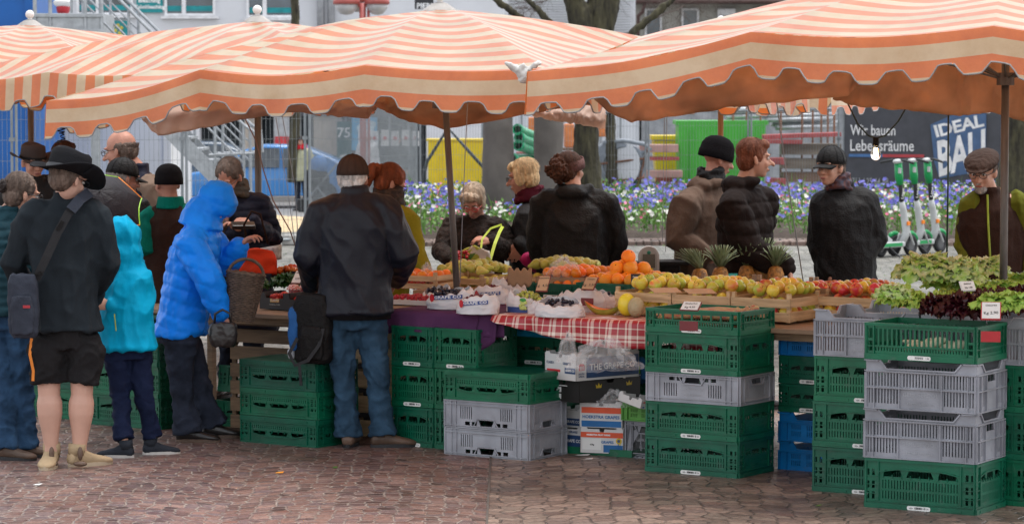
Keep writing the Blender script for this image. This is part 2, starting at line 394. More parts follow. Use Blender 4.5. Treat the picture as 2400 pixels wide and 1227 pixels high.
for i in range(900):   # weeds in the grey cobble joints and litter of leaves
    x = rnd.uniform(-6, 10); y = rnd.uniform(24, 41); s = rnd.uniform(.01, .03)
    if noise.noise(Vector((x*.8, y*.5, 2))) < .1: continue
    for k in range(3):
        a = rnd.uniform(0, 6.28); m.add([(x, y, .004), (x+s*math.cos(a), y+s*math.sin(a), .01+s*.4), (x+s*math.cos(a+.6), y+s*math.sin(a+.6), .008)], [(0, 1, 2)])
tag(m.build('joint_weeds', FOL, fix=False), 'tiny green weeds growing in the grey cobble joints', 'weeds', kind='stuff')
# sand heap behind the fence
def heap(name, label, c, r, h, mat, cat, kind=None):
    m = MB(); rings = []
    for i in range(9):
        t = i/8
        rings.append([Vector((c.x+r[0]*(1-t)*math.cos(a)*(1+.15*noise.noise(Vector((math.cos(a)*2, math.sin(a)*2, t)))), c.y+r[1]*(1-t)*math.sin(a), c.z-.03+h*math.sin(t*1.5)+.03*noise.noise(Vector((a*3, t*9, 0))))) for a in [2*math.pi*j/28 for j in range(28)]])
    m.loft(rings); o = m.build(name, mat, smooth=True); return tag(o, label, cat, kind=kind)
SAND = pm('sand', (.55, .42, .25), .95, var=.2, scale=15, bump=.8, bs=50)
heap('sand_heap', 'low heap of pale yellow sand behind the wire fence', Vector((gnd(610, 545).x, 46, 0)), (1.5, 1.5), .22, SAND, 'sand')

# ======================= MARKET UMBRELLAS =======================
def canvas(name, under):
    m, nt, b = newmat(name); L = nt.links.new
    at_ = N(nt, 'ShaderNodeAttribute'); at_.attribute_name = 'st'
    tc = N(nt, 'ShaderNodeTexCoord')
    d = N(nt, 'ShaderNodeMath', operation='DIVIDE'); d.inputs[1].default_value = .164; L(at_.outputs['Fac'], d.inputs[0])
    fr = N(nt, 'ShaderNodeMath', operation='FRACT'); L(d.outputs[0], fr.inputs[0])
    gt = N(nt, 'ShaderNodeMath', operation='GREATER_THAN'); gt.inputs[1].default_value = .5; L(fr.outputs[0], gt.inputs[0])
    n1 = N(nt, 'ShaderNodeTexNoise'); n1.inputs['Scale'].default_value = 3; n1.inputs['Detail'].default_value = 8; n1.inputs['Roughness'].default_value = .65; L(tc.outputs['Object'], n1.inputs['Vector'])
    c1 = N(nt, 'ShaderNodeValToRGB'); L(n1.outputs['Fac'], c1.inputs[0])
    c1.color_ramp.elements[0].position = .3; c1.color_ramp.elements[1].position = .62; c1.color_ramp.elements[0].color = (*rgb('d06a2e'), 1); c1.color_ramp.elements[1].color = (*rgb('e8823e'), 1)
    c2 = N(nt, 'ShaderNodeValToRGB'); L(n1.outputs['Fac'], c2.inputs[0])
    c2.color_ramp.elements[0].position = .28; c2.color_ramp.elements[1].position = .6; c2.color_ramp.elements[0].color = (*rgb('c9ab80'), 1); c2.color_ramp.elements[1].color = (*rgb('dec9a6'), 1)
    mx = N(nt, 'ShaderNodeMix', data_type='RGBA'); L(gt.outputs[0], mx.inputs[0]); L(c2.outputs[0], mx.inputs[6]); L(c1.outputs[0], mx.inputs[7])
    L(mx.outputs[2], b.inputs['Base Color']); b.inputs['Roughness'].default_value = .42; b.inputs['Specular IOR Level'].default_value = .6; b.inputs['Coat Weight'].default_value = 1.0; b.inputs['Coat Roughness'].default_value = .3
    tr = N(nt, 'ShaderNodeBsdfTranslucent'); sat = N(nt, 'ShaderNodeMix', data_type='RGBA', blend_type='MULTIPLY'); sat.inputs[0].default_value = 1; L(mx.outputs[2], sat.inputs[6]); L(mx.outputs[2], sat.inputs[7]); L(mx.outputs[2], tr.inputs['Color'])
    ms = N(nt, 'ShaderNodeMixShader'); ms.inputs[0].default_value = .4; L(b.outputs[0], ms.inputs[1]); L(tr.outputs[0], ms.inputs[2]); L(ms.outputs[0], nt.nodes['Material Output'].inputs['Surface'])
    n2 = N(nt, 'ShaderNodeTexNoise'); n2.inputs['Scale'].default_value = 9; n2.inputs['Detail'].default_value = 8; L(tc.outputs['Object'], n2.inputs['Vector'])
    bp = N(nt, 'ShaderNodeBump'); bp.inputs['Strength'].default_value = .35; bp.inputs['Distance'].default_value = .03; L(n2.outputs['Fac'], bp.inputs['Height']); L(bp.outputs[0], b.inputs['Normal']); L(bp.outputs[0], tr.inputs['Normal'])
    return m
CANV = canvas('striped_canvas', 0)
TARP = pm('brown_tarpaulin', (.70, .49, .34), .6, var=.3, scale=3, bump=.8, bs=7, trans=.7)
TARPW = pm('pale_tarpaulin', (.70, .52, .42), .6, var=.12, scale=3, bump=.5, bs=8, trans=.55)
PIPING = pm('grey_piping', (.30, .29, .28), .6)
CAPC = pm('grey_cap_fabric', (.33, .31, .29), .8, var=.25, bump=.5)
POLE = pm('aged_steel_pole', (.10, .088, .080), .45, metal=.3, var=.35, scale=8, stretch=(4, 4, .6))
WPOLE = pm('wood_pole', (.30, .17, .08), .6, var=.25, scale=6, stretch=(6, 6, .5))
STEEL = pm('galvanised_steel', (.38, .40, .42), .45, metal=.5, var=.2, scale=12)
CORD = pm('grey_cord', (.25, .27, .30), .7)
WHITEP = pm('white_plastic', (.72, .71, .70), .4, var=.06, bump=0)
def umbrella(label, c, th, hx, hy, zk, zc, zp, stripe='y', off=0.0, pole=None, seed=0, val=.20, ends=(0, 0), pole_top=None):
    """c: centre on the ground; th rotation; hx/hy half sizes; zk height of the eave at the ribs, zc four corner heights, zp peak"""
    T = thing('market_umbrella', label, 'umbrella', (c[0], c[1], 0), th, 'striped market umbrellas over the stalls')
    rnd = random.Random(seed)
    if stripe == 'y': off = (.82-((20-hy)/.164) % 1.0)*.164
    # eave points, counter clockwise from the front left corner: 3 bays per side
    P = []
    cor = [(-hx, -hy), (hx, -hy), (hx, hy), (-hx, hy)]
    for s in range(4):
        a, b = cor[s], cor[(s+1) % 4]
        for k in range(3):
            t = k/3; z = zc[s] if k == 0 else zk+ (zc[s]-zk)*.12*(k == 1)+(zc[(s+1) % 4]-zk)*.12*(k == 2)
            P.append(Vector((a[0]+(b[0]-a[0])*t, a[1]+(b[1]-a[1])*t, z)))
    apex = Vector((0, 0, zp)); roof = MB(); nr = 12; na = 10
    sf = (lambda p: p.y+off+20) if stripe == 'y' else (lambda p: p.x+off+20)
    def eave(i, t):
        a, b = P[i % 12], P[(i+1) % 12]; p = lerp(a, b, t)
        p = p.copy(); p.z -= .035*math.sin(math.pi*t)*(1+.4*rnd_e[i % 12]); n = Vector((p.x/hx**1, p.y/hy, 0)); return p
    rnd_e = [rnd.uniform(-1, 1) for _ in range(12)]
    for i in range(12):
        def fn(u, v, i=i):
            e = eave(i, u); p = lerp(e, apex, v)
            p.z += (.10*math.sin(math.pi*v)*(.5+v*.3)) - .022*math.sin(math.pi*u)*math.sin(math.pi*min(1, v*1.1))*(1-v*.3)
            p.z += .012*noise.noise(Vector((p.x*2.2+seed, p.y*2.2, 0)))
            return p
        roof.grid(fn, na, nr, st=lambda u, v, i=i: sf(lerp(eave(i, u), apex, v)))
    rb = roof.build('canopy', CANV, T, smooth=True, fix=True, angle=40)
    bm = bmesh.new(); bm.from_mesh(rb.data); bmesh.ops.remove_doubles(bm, verts=bm.verts, dist=.002); bm.to_mesh(rb.data); bm.free()
    # valance with waved hem, piping along the hem
    va = MB(); pi = MB()
    for sd in range(4):
        a, b = cor[sd], cor[(sd+1) % 4]; out = Vector(((0, -1), (1, 0), (0, 1), (-1, 0))[sd]+(0,))
        nsc = round(math.hypot(b[0]-a[0], b[1]-a[1])/.285); cols = nsc*12; front = []
        par = (stripe == 'y') == (sd in (0, 2))
        for q in range(cols+1):
            t = q/cols; i3 = min(2, int(t*3)); e = eave(sd*3+i3, t*3-i3)
            ph = (t*nsc+.12*noise.noise(Vector((t*5, sd, seed+9)))) % 1.0; x_ = 2*math.pi*ph
            w_ = math.tanh(2.6*math.cos(x_))/math.tanh(2.6)
            ln = val+(.032+.010*noise.noise(Vector((t*13, sd, seed+3))))*w_+.012*noise.noise(Vector((t*9, sd, seed)))
            wob = .030*noise.noise(Vector((t*7, sd*3, seed)))+.012*noise.noise(Vector((t*22, sd*3, seed)))
            col = []
            for r in range(6):
                v = r/5; p = e+Vector((0, 0, -ln*v))+out*(.012+wob*v+.018*v)
                col.append((p, (off+20 - (.0 if 1 else 0) - ln*v + (-hy if sd == 0 else hy)) if par and stripe == 'y' else ((20+off-ln*v) if par else sf(p))))
            front.append(col)
        vs = [p for c_ in front for p, s_ in c_]; st = [s_ for c_ in front for p, s_ in c_]
        va.add(vs, [(i*6+j, (i+1)*6+j, (i+1)*6+j+1, i*6+j+1) for i in range(cols) for j in range(5)], None, st)
        pi.tube([c_[5][0] for c_ in front], .0045, 5)
    va.build('valance', CANV, T, smooth=True); pi.build('piping', PIPING, T, smooth=True)
    cp = MB()
    cp.lathe([(.17+0, zp-.07), (.165, zp-.05), (.10, zp+.0), (.05, zp+.035), (.02, zp+.045)], 20, Matrix())
    cv = cp.build('vent_cap', CAPC, T, smooth=True)
    for v in cv.data.vertices:
        a = math.atan2(v.co.y, v.co.x)
        if v.co.z < zp-.03: s_ = 1+.25*math.cos(a*8); v.co.x *= s_; v.co.y *= s_; v.co.z += .02*math.cos(a*8)
    b_ = MB(); b_.ell((0, 0, zp+.085), (.036, .036, .036), n=14, m=10); b_.tube([(0, 0, zp+.03), (0, 0, zp+.07)], .018, 8); b_.build('finial_ball', WHITEP, T, smooth=True)
    if pole:
        m = MB(); x0, y0 = pole[1]; m.tube([(x0, y0, 0), (x0*.0, 0, zp-.04)], pole[0], 12); m.build('pole', pole[2], T, smooth=True)
        m = MB(); m.box((x0, y0, .02), (.5, .5, .04)); m.tube([(x0, y0, .04), (x0, y0, .22)], pole[0]*1.5, 12); m.build('base_plate', POLE, T)
    hub = Vector((0, 0, zp-.62))
    for i in range(12):
        m = MB(); e = P[i]; m.tube([lerp(apex, e, .04)-Vector((0, 0, .05)), lerp(apex, e, .5)+Vector((0, 0, .035)), e-Vector((0, 0, .012))], .011, 6); m.build('rib', WPOLE, T)
    m = MB(); m.tube([hub, hub+Vector((0, 0, .07))], .05, 10)
    for i in range(0, 12): m.tube([hub+Vector((0, 0, .03)), lerp(apex, P[i], .45)-Vector((0, 0, .03))], .007, 5)
    m.build('strut_hub', POLE, T)
    return T
TH = R(-30)
def loc2(c, th, x, y): return Vector((c[0]+x*math.cos(th)-y*math.sin(th), c[1]+x*math.sin(th)+y*math.cos(th), 0))
def fit(label, pL, pk1, pk2, pR, pole_px, poleY, YL, hx, hy, th, peak_py, **k):
    L_ = at(pL[0], pL[1], YL); c = loc2((L_.x, L_.y), th, hx, hy)
    def zat(lx, ly, py):
        q = loc2(c, th, lx, ly); return at(0, py, q.y).z
    zk = (zat(-hx/3, -hy, pk1[1])+zat(hx/3, -hy, pk2[1]))/2
    zL = L_.z; zR = zat(hx, -hy, pR[1]); zp = at(0, peak_py, c.y).z
    u = umbrella(label, c, th, hx, hy, zk, k.pop('zc', None) or [zL, zR, zk-.06, zk-.06], zp, **k); return u, c
UC, cC = fit('orange and cream striped umbrella in the middle with its peak above the purple table', (112, 236), (458, 160), (830, 145), (1228, 162), 1045, 0, 18.15, 1.72, 1.75, R(-30), 22, stripe='y', off=.125, seed=2, pole=(.021, (.15, .06), POLE))
UD, cD = fit('orange and cream striped umbrella at the right, nearest to the camera', (1240, 168), (1661, 72), (2165, 47), (2750, 90), 2335, 0, 16.0, 1.97, 1.90, R(-30), -62, stripe='y', off=.0, seed=5, pole=(.022, (0, 0), POLE))
print('C centre', cC, 'D centre', cD)
q = at(603, 40, 23.0)
UB = umbrella('orange and cream striped umbrella behind at the left, stripes running down its near side', (q.x, q.y), R(-30), 1.8, 1.8, q.z-.42, [q.z-.50]*4, q.z-.03, stripe='x', seed=7, pole=(.026, (0, 0), POLE))
q = at(70, 50, 24.5)
UA = umbrella('striped umbrella at the far left edge with its peak in front of the blue container', (q.x, q.y), R(-24), 1.8, 1.8, q.z-.42, [q.z-.47]*4, q.z-.03, stripe='y', seed=9, pole=(.026, (0, 0), POLE))
q = at(1690, 62, 25.5)
UE = umbrella('striped umbrella mostly hidden behind, only its white ball and back hem showing', (q.x, q.y), R(-30), 1.8, 1.8, q.z-.42, [q.z-.50]*4, q.z-.03, stripe='x', seed=12, pole=(.024, (0, 0), WPOLE))
# ======================= CRATES =======================
def plastic(name, c, **k): return pm(name, c, .38, var=.22, scale=7, bump=.12, bs=45, spec=.45, ovar=.2, wear=tuple(x*.5+.07 for x in c), **k)
PG = plastic('green_crate_plastic', (.0, .098, .05)); PGY = plastic('grey_crate_plastic', (.30, .31, .345)); PB = plastic('blue_crate_plastic', (.0, .17, .42)); PBL = plastic('light_blue_crate_plastic', (.01, .27, .55)); PLG = plastic('light_green_crate_plastic', (.08, .27, .04))
INK = pm('dark_ink', (.02, .02, .022), .7, bump=0); LABEL = pm('paper_label', (.72, .72, .70), .5, var=.05, bump=0)
EMB = plastic('embossed_grey', (.36, .37, .40))
def wallM(side, L, D, th):
    """frame on the outside of a wall: x along it, -y outwards"""
    if side == 0: return Matrix.Translation((0, -D/2, 0))
    if side == 1: return Matrix.Translation((L/2, 0, 0)) @ Matrix.Rotation(R(90), 4, 'Z')
    if side == 2: return Matrix.Translation((0, D/2, 0)) @ Matrix.Rotation(R(180), 4, 'Z')
    return Matrix.Translation((-L/2, 0, 0)) @ Matrix.Rotation(R(-90), 4, 'Z')
def slots(x0, x1, z0, z1, w, gap, holes):
    n = max(1, int((x1-x0+gap)/(w+gap))); s = ((x1-x0)-(n*w+(n-1)*gap))/2
    for i in range(n):
        a = x0+s+i*(w+gap); holes.append([(a, z0), (a+w, z0), (a+w, z1), (a, z1)])
def crate_proto(kind, L=.6, D=.4, H=.2, mat=None, lid=False):
    """one empty crate in local space, base at z=0: walls, floor, ribs"""
    m = MB(); lab = MB(); bar = MB(); tx = MB(); t = .006
    for sd in range(4):
        M = wallM(sd, L, D, 0); w = (L if sd % 2 == 0 else D)/2-.001; holes = []; outer = [(-w, 0), (w, 0), (w, H), (-w, H)]
        col = min(.075, w*.28)
        if kind in ('slot', 'slothigh'):
            b0 = .034; ht = H-.045; zc = (b0+ht)/2
            cx = w-col
            q = ht-.012; hh = .028 if H < .22 else .04
            slots(-cx+.015, cx-.015, b0+.022, b0+.022+(q-hh-b0-.035)*.42, .005, .0115, holes)
            slots(-cx+.015, cx-.015, b0+.022+(q-hh-b0-.035)*.55, q-hh-.012, .005, .0115, holes)
            k = cx/3
            for c_, ww in ((-2*k, k*.72), (0, k*1.0), (2*k, k*.72)):
                holes.append([(c_-ww, q-hh+.006), (c_+ww, q-hh+.006), (c_+ww*.8, q), (c_-ww*.8, q)])
            for s in (-1, 1):
                for zz in ((b0+.01), (b0+(ht-b0)*.36), (b0+(ht-b0)*.7)):
                    for xo in (.014, .044):
                        xa = s*(w-xo)-.008; holes.append([(xa, zz+.006), (xa+.016, zz+.006), (xa+.016, zz+(ht-b0)*.24), (xa, zz+(ht-b0)*.24)])
            m.panel(outer, holes, t, M)
            m.box((0, -.005, .016), (2*w-.004, .010, .030), M)            # base band
            m.box((0, -.004, H-.008), (2*w-.004, .009, .014), M)          # rim
            m.box((0, -.003, b0+.006), (2*w-.01, .006, .005), M)
            for x in (-cx, cx): m.box((x, -.004, (b0+H)/2), (.005, .008, H-b0-.02), M)
            for x in (-w+.004, w-.004): m.box((x, -.003, H/2), (.008, .006, H-.006), M)
            for i in range(1, 4):
                z = b0+(ht-b0)*i/4
                for s in (-1, 1): m.box((s*(w-col/2), -.003, z), (col-.006, .006, .004), M)
            for i in range(9): m.box((-cx+cx*2*(i+.5)/9, -.0025, ht-hh-.004), (.004, .005, .018), M)
            m.tube([(-cx, -.004, q-.012), (-cx*.5, -.006, q+.008), (cx*.5, -.006, q+.008), (cx, -.004, q-.012)], .004, 4, M)
            for x in (-w*.55, w*.55): m.box((x, -.0115, .016), (w*.45, .003, .012), M)
            if sd == 0:
                lw = .055
                lab.panel([(-lw+.01*math.cos(a)-.0+(0 if math.cos(a) < 0 else 2*lw), .017+.0115*math.sin(a)) for a in [2*math.pi*i/16+.01 for i in range(16)]], [], .0012, M @ Matrix.Translation((0, -.0135, 0)))
                rr = random.Random(5); x = -.022
                while x < .022:
                    b = rr.choice((.0009, .0016, .0024)); bar.box((x+b/2, -.0140, .018), (b, .0008, .011), M); x += b+rr.choice((.001, .0018))
                add_text(bar, '136', .014, M @ Matrix.Translation((.046, -.0142, .017)))
                bar.tube([(-.042+.006*math.cos(a), -.0142, .017+.004*math.sin(a)) for a in [2*math.pi*i/10 for i in range(11)]], .0006, 3, M, caps=False); bar.box((-.042, -.0142, .017), (.022, .0006, .0012), M)
                for xx in (.030, .034): bar.box((xx, -.014, .018), (.0022, .0008, .010), M)
        elif kind == 'shallow':
            cx = w-.05; n = 8 if H < .16 else 20
            for i in range(n):
                a = -cx+2*cx*i/n; b = a+2*cx/n*(.82 if H < .16 else .6); holes.append([(a, .075), (b, .075), (b, H-.03), (a, H-.03)])
            slots(-cx, cx, .045, .064, .006, .010, holes)
            for s in (-1, 1):
                for zz in (.045, .045+(H-.06)*.5): holes.append([(s*(w-.025)-.012, zz), (s*(w-.025)+.012, zz), (s*(w-.025)+.012, zz+(H-.06)*.4), (s*(w-.025)-.012, zz+(H-.06)*.4)])
            m.panel(outer, holes, t, M); m.box((0, -.005, .016), (2*w-.004, .010, .030), M); m.box((0, -.005, H-.008), (2*w-.004, .010, .014), M); m.box((0, -.003, .070), (2*w-.01, .006, .005), M)
            for x in (-cx-.004, cx+.004, -w+.004, w-.004): m.box((x, -.004, H/2), (.006, .008, H-.03), M)
            if sd == 0:
                lab.panel([(-.055+.01*math.cos(a)+(0 if math.cos(a) < 0 else .11), .017+.0115*math.sin(a)) for a in [2*math.pi*i/16+.01 for i in range(16)]], [], .0012, M @ Matrix.Translation((0, -.0135, 0)))
                for i in range(12): bar.box((-.022+i*.004, -.014, .018), (.0018 if i % 3 else .0008, .0008, .011), M)
                add_text(bar, '136', .014, M @ Matrix.Translation((.046, -.0142, .017)))
        elif kind == 'pool':   # tall grey crate with trapezoid dip in the rim
            dip = w*.62 if sd % 2 == 0 else w*.5; dd = H*.18
            outer = [(-w, 0), (w, 0), (w, H), (dip+dd*.8, H), (dip, H-dd), (-dip, H-dd), (-dip-dd*.8, H), (-w, H)]
            z1 = H*.12; zm = H*.44; z2 = H*.74; g = w/2.6
            for (za, zb) in ((zm+.008, z2), (z1, zm-.006)):
                for (xa, xb) in ((-w+.05, -g-.01), (g+.01, w-.05)): slots(xa, xb, za, zb, .0075, .0095, holes)
                slots(-w+.010, -w+.042, za, zb, .006, .010, holes); slots(w-.042, w-.010, za, zb, .006, .010, holes)
            if sd % 2 == 0: slots(-g+.012, g-.012, zm+.008, z2, .0075, .0095, holes)
            else: holes.append([(-.06, z2-.035), (.06, z2-.035), (.05, z2), (-.05, z2)])
            m.panel(outer, holes, t, M)
            for z in (.004, zm, z2+.008): m.box((0, -.006, z), (2*w-.004, .012, .006), M)
            for x in (-w+.004, -w+.046, -g, g, w-.046, w-.004): m.box((x, -.0055, z2/2), (.006, .011, z2), M)
            for s in (-1, 1): m.box((s*(w+dip+dd)/2, -.006, H-.004), (w-dip-dd, .012, .006), M)
            pts = [(-dip-dd*.8, -.004, H-.004), (-dip, -.004, H-dd), (dip, -.004, H-dd), (dip+dd*.8, -.004, H-.004)]; m.tube(pts, .006, 4, M)
            if sd == 0:
                add_text(tx, 'GEMÜSEPOOL', .030, M @ Matrix.Translation((0, -.0025, zm*.72)), sp=1.05); add_text(tx, 'Pfand-/ Leihkiste', .022, M @ Matrix.Translation((0, -.0025, zm*.33)))
        elif kind == 'small':   # flatter grey crate with hand holes near the rim
            q = H*.80
            holes.append([(-.055, q-.02), (.055, q-.02), (.042, q+.014), (-.042, q+.014)])
            if sd % 2 == 0:
                for x in (-.135, -.085, .085, .135): holes.append([(x-.018, q-.008), (x+.018, q-.008), (x+.018, q+.014), (x-.018, q+.014)])
                slots(-w+.11, -w*.33, H*.22, H*.66, .0065, .009, holes); slots(w*.33, w-.11, H*.22, H*.66, .0065, .009, holes)
            else: slots(-w+.05, -w*.42, H*.26, H*.74, .0065, .010, holes); slots(w*.42, w-.05, H*.26, H*.74, .0065, .010, holes)
            m.panel(outer, holes, t, M)
            for z in (.004, H*.14, H*.9, H-.004): m.box((0, -.005, z), (2*w-.004, .010, .005), M)
            for x in (-w+.004, -w+.05, -w*.72, w*.72, w-.05, w-.004): m.box((x, -.0045, H/2), (.005, .009, H-.01), M)
            m.tube([(-.085, -.004, H*.88), (-.06, -.006, q-.026), (.06, -.006, q-.026), (.085, -.004, H*.88)], .004, 4, M)
            if sd == 0:
                add_text(tx, 'GEMÜSEPOOL', .024, M @ Matrix.Translation((0, -.0025, H*.50))); add_text(tx, 'Pfand-Leihkiste', .018, M @ Matrix.Translation((0, -.0025, H*.30)))
            if sd == 1: add_text(bar, '16', .026, M @ Matrix.Translation((-w*.3, -.003, H*.78)))
        elif kind == 'blue':
            dip = w*.42; dd = H*.26
            outer = [(-w, 0), (w, 0), (w, H), (dip+dd*.6, H), (dip, H-dd), (-dip, H-dd), (-dip-dd*.6, H), (-w, H)]
            for (xa, xb) in ((-w*.62, -w*.30), (-w*.14, w*.14), (w*.30, w*.62)): slots(xa, xb, H*.18, H*.36, .005, .008, holes); slots(xa, xb, H*.42, H*.58, .005, .008, holes)
            m.panel(outer, holes, t, M)
            for z in (.004, H*.66, ): m.box((0, -.006, z), (2*w-.004, .012, .006), M)
            for s in (-1, 1): m.box((s*(w+dip+dd)/2, -.007, H-.005), (w-dip-dd, .014, .008), M)
            for x in (-w+.004, -w*.75, w*.75, w-.004): m.box((x, -.005, H*.33), (.006, .010, H*.66), M)
            m.tube([(-dip-dd*.6, -.005, H-.004), (-dip, -.005, H-dd), (dip, -.005, H-dd), (dip+dd*.6, -.005, H-.004)], .005, 4, M)
    fm = MB()
    for i in range(8): fm.box((-L/2+L*(i+.5)/8, 0, .008), (L/8*.72, D-.012, .006))
    for j in range(5): fm.box((0, -D/2+D*(j+.5)/5, .0145), (L-.012, D/5*.4, .005))
    pass
    if lid:   # seen from the underside: closed base plate
        fm.box((0, 0, .0035), (L-.004, D-.004, .0065))
    return m, fm, lab, bar, tx
PROTO = {}; CG = dict(slot='green mesh crates', slothigh='green mesh crates', shallow='green mesh crates', pool='grey slotted crates', small='grey slotted crates', blue='blue crates')
def crate(kind, mat, L, D, H, loc, rz, label, flip=False, rx=0, tag_col='green'):
    key = (kind, mat.name, L, D, H, flip)
    if key not in PROTO:
        m, fm, lab, bar, tx = crate_proto(kind, L, D, H, lid=flip); T = thing({'slot': 'mesh_crate', 'slothigh': 'mesh_crate', 'shallow': 'mesh_crate', 'pool': 'slotted_crate', 'small': 'slotted_crate', 'blue': 'plastic_crate'}[kind], label, 'crate')
        if flip:   # upside down
            for b in (m, fm, lab, bar, tx): b.v = [(x, -y, H-z) for x, y, z in b.v]
        m.build('walls', mat, T); fm.build('crate_base', mat, T)
        if lab.f: lab.build('label_strip', LABEL, T)
        if bar.f: bar.build('barcode', INK, T, fix=False)
        if tx.f: tx.build('raised_lettering', EMB, T, fix=False)
        PROTO[key] = T; c = T
    else: c = dup(PROTO[key], (0, 0, 0))
    c.location = loc; c.rotation_euler = (rx, 0, rz); c['label'] = label; c['group'] = CG[kind]; return c
TC = R(-34)
def E_(th): return Vector((math.cos(th), math.sin(th), 0)), Vector((-math.sin(th), math.cos(th), 0))
def stack(corner, th, items, where, z0=0.0, L=.6, D=.4, corner_is='right', Y=None):
    """items bottom to top: (kind, mat, H, flip, text). corner: pixel of the near bottom corner"""
    e, n = E_(th); p = gnd(corner[0], corner[1], z0); c = p+(-e if corner_is == 'right' else e)*L/2+n*D/2; z = z0; out = []
    for i, (kind, mat, H, flip, text) in enumerate(items):
        j = Vector((random.uniform(-.006, .006), random.uniform(-.006, .006), 0))
        out.append(crate(kind, mat, L, D, H, (c.x+j.x, c.y+j.y, z), th+R(random.uniform(-.8, .8)), text+' '+where, flip)); z += H+.001
    return out, c, z
g_ = lambda H, t, f=False: ('slot', PG, H, f, t)
sA, cA, zA = stack((746, 1050), TC, [g_(.17, 'lowest green crate', True), g_(.17, 'middle green crate', True), g_(.172, 'topmost upturned green crate', True)], 'under the black backpack')
sB, cB, zB = stack((1241, 1080), TC, [('small', PGY, .165, True, 'lowest grey upturned crate'), ('small', PGY, .165, True, 'upper grey upturned crate'), g_(.175, 'upturned green crate on two grey ones', True)], 'left of the grape cartons')
sC, cC4, zC = stack((1728, 1122), TC, [g_(.205, 'lowest green crate'), g_(.20, 'second green crate from the ground'), ('small', PGY, .165, False, 'grey crate between green ones'), g_(.225, 'fourth crate up, green'), ('shallow', PG, .135, False, 'shallow green crate of rhubarb on top')], 'in the tall middle stack')
sD, cD5, zD = stack((2283, 1208), R(-31), [g_(.262, 'large green crate at the foot'), ('pool', PGY, .255, False, 'lower tall grey lettered crate'), ('pool', PGY, .255, False, 'upper tall grey lettered crate'), ('shallow', PG, .19, False, 'shallow green crate on top')], 'of the nearest stack, bottom right', L=.61)
sE, cE, zE = stack((1908, 1150), R(-31), [('slothigh', PG, .245, False, 'lowest green crate'), ('slothigh', PG, .245, False, 'second green crate'), ('slothigh', PG, .245, False, 'third green crate'), ('pool', PGY, .25, False, 'tall grey crate on top')], 'in the stack behind and left of the nearest one', corner_is='left')
e5, n5 = E_(R(-31))
def stack_at(c, th, items, where, z0=0., L=.6, D=.4):
    z = z0; out = []
    for i, (kind, mat, H, flip, text) in enumerate(items):
        out.append(crate(kind, mat, L, D, H, (c.x, c.y, z), th+R(random.uniform(-.8, .8)), text+' '+where, flip)); z += H+.001
    return out, z
ge = lambda t: ('slothigh', PG, .245, False, t)
sF, zF = stack_at(cE+e5*.615, R(-31), [ge('lowest green crate'), ge('second green crate'), ge('third green crate'), ('pool', PGY, .25, False, 'tall grey crate full of red oak leaf lettuce')], 'behind the nearest stack at the right')
sG, zG = stack_at(cE+n5*.42, R(-31), [ge('lowest green crate'), ge('second green crate'), ge('third green crate'), ('pool', PGY, .25, False, 'grey crate under the pale endives')], 'in the rear row at the right')
sH, zH = stack_at(cE+n5*.42+e5*.615, R(-31), [ge('lowest green crate'), ge('second green crate'), ge('third green crate'), ('pool', PGY, .25, False, 'grey crate under the green lettuces')], 'in the rear row at the right edge')
# left group
sI, cI, zI = stack((373, 1008), TC, [g_(.20, 'lowest green crate'), g_(.20, 'second green crate'), g_(.20, 'third green crate'), ('shallow', PG, .13, False, 'shallow green vegetable crate on top')], 'behind the child in turquoise')
sJ, cJ, zJ = stack((190, 985), TC, [g_(.20, 'lowest green crate'), g_(.20, 'second green crate'), g_(.20, 'third green crate')], 'behind the bare legs at the left')
sK, cK, zK = stack((504, 997), TC, [g_(.17, 'green crate on the ground')], 'right of the blue jacketed woman', corner_is='left')
c = crate('slot', PG, .6, .4, .17, (cK.x+.02, cK.y+.02, .20), TC+R(3), 'tilted green crate leaning on the one right of the blue jacketed woman', rx=R(-7))
# tall narrow green crates under the purple cloth
e4, n4 = E_(TC); p0 = gnd(919, 1043); 
for col, name in ((0, 'left column'), (1, 'right column')):
    for k, nm in enumerate(('lowest', 'middle', 'topmost')):
        q = p0+e4*(.155+col*.322)+n4*.21
        crate('slothigh', PG, .31, .41, .243, (q.x, q.y, k*.2455), TC+R(random.uniform(-.7, .7)), f'{nm} tall green crate in the {name} under the purple cloth')
for k, (kind, mat, H, t) in enumerate((('slothigh', PG, .24, 'lowest green crate'), ('slothigh', PG, .24, 'second green crate'), ('slot', PG, .17, 'third green crate'), ('blue', PBL, .155, 'light blue crate on top'))):
    zz = (0, .242, .484, .656)[k]; q = gnd(1189, 1034)+e4*.2+n4*.30
    crate(kind, mat, .40, .60 if k < 3 else .6, H, (q.x, q.y, zz), TC, t+' behind the plastic covered carton')
q = gnd(1189, 1034)+e4*.70+n4*1.0
crate('blue', PBL, .40, .6, .155, (q.x, q.y, .62), TC, 'second light blue crate in the shade below the checked cloth')
crate('slothigh', PG, .40, .6, .24, (q.x, q.y, .378), TC, 'green crate in the shade carrying the second light blue crate')
crate('slothigh', PG, .40, .6, .24, (q.x, q.y, .0), TC, 'lowest green crate in the shade below the checked cloth')
crate('slot', PG, .40, .6, .135, (q.x, q.y, .242), TC, 'low green crate in the shade between two taller ones')
# blue and green between the two big stacks
q = gnd(1822, 1100)+e4*.20+n4*.32
for (kind, mat, H, z, t) in (('blue', PB, .165, 0, 'lowest dark blue crate'), ('blue', PB, .165, .167, 'second dark blue crate'), ('slot', PG, .16, .334, 'lower green crate'), ('slot', PG, .16, .496, 'upper green crate'), ('blue', PB, .155, .658, 'topmost dark blue crate')):
    crate(kind, mat, .40, .6, H, (q.x, q.y, z), TC, t+' in the gap between the big stacks')
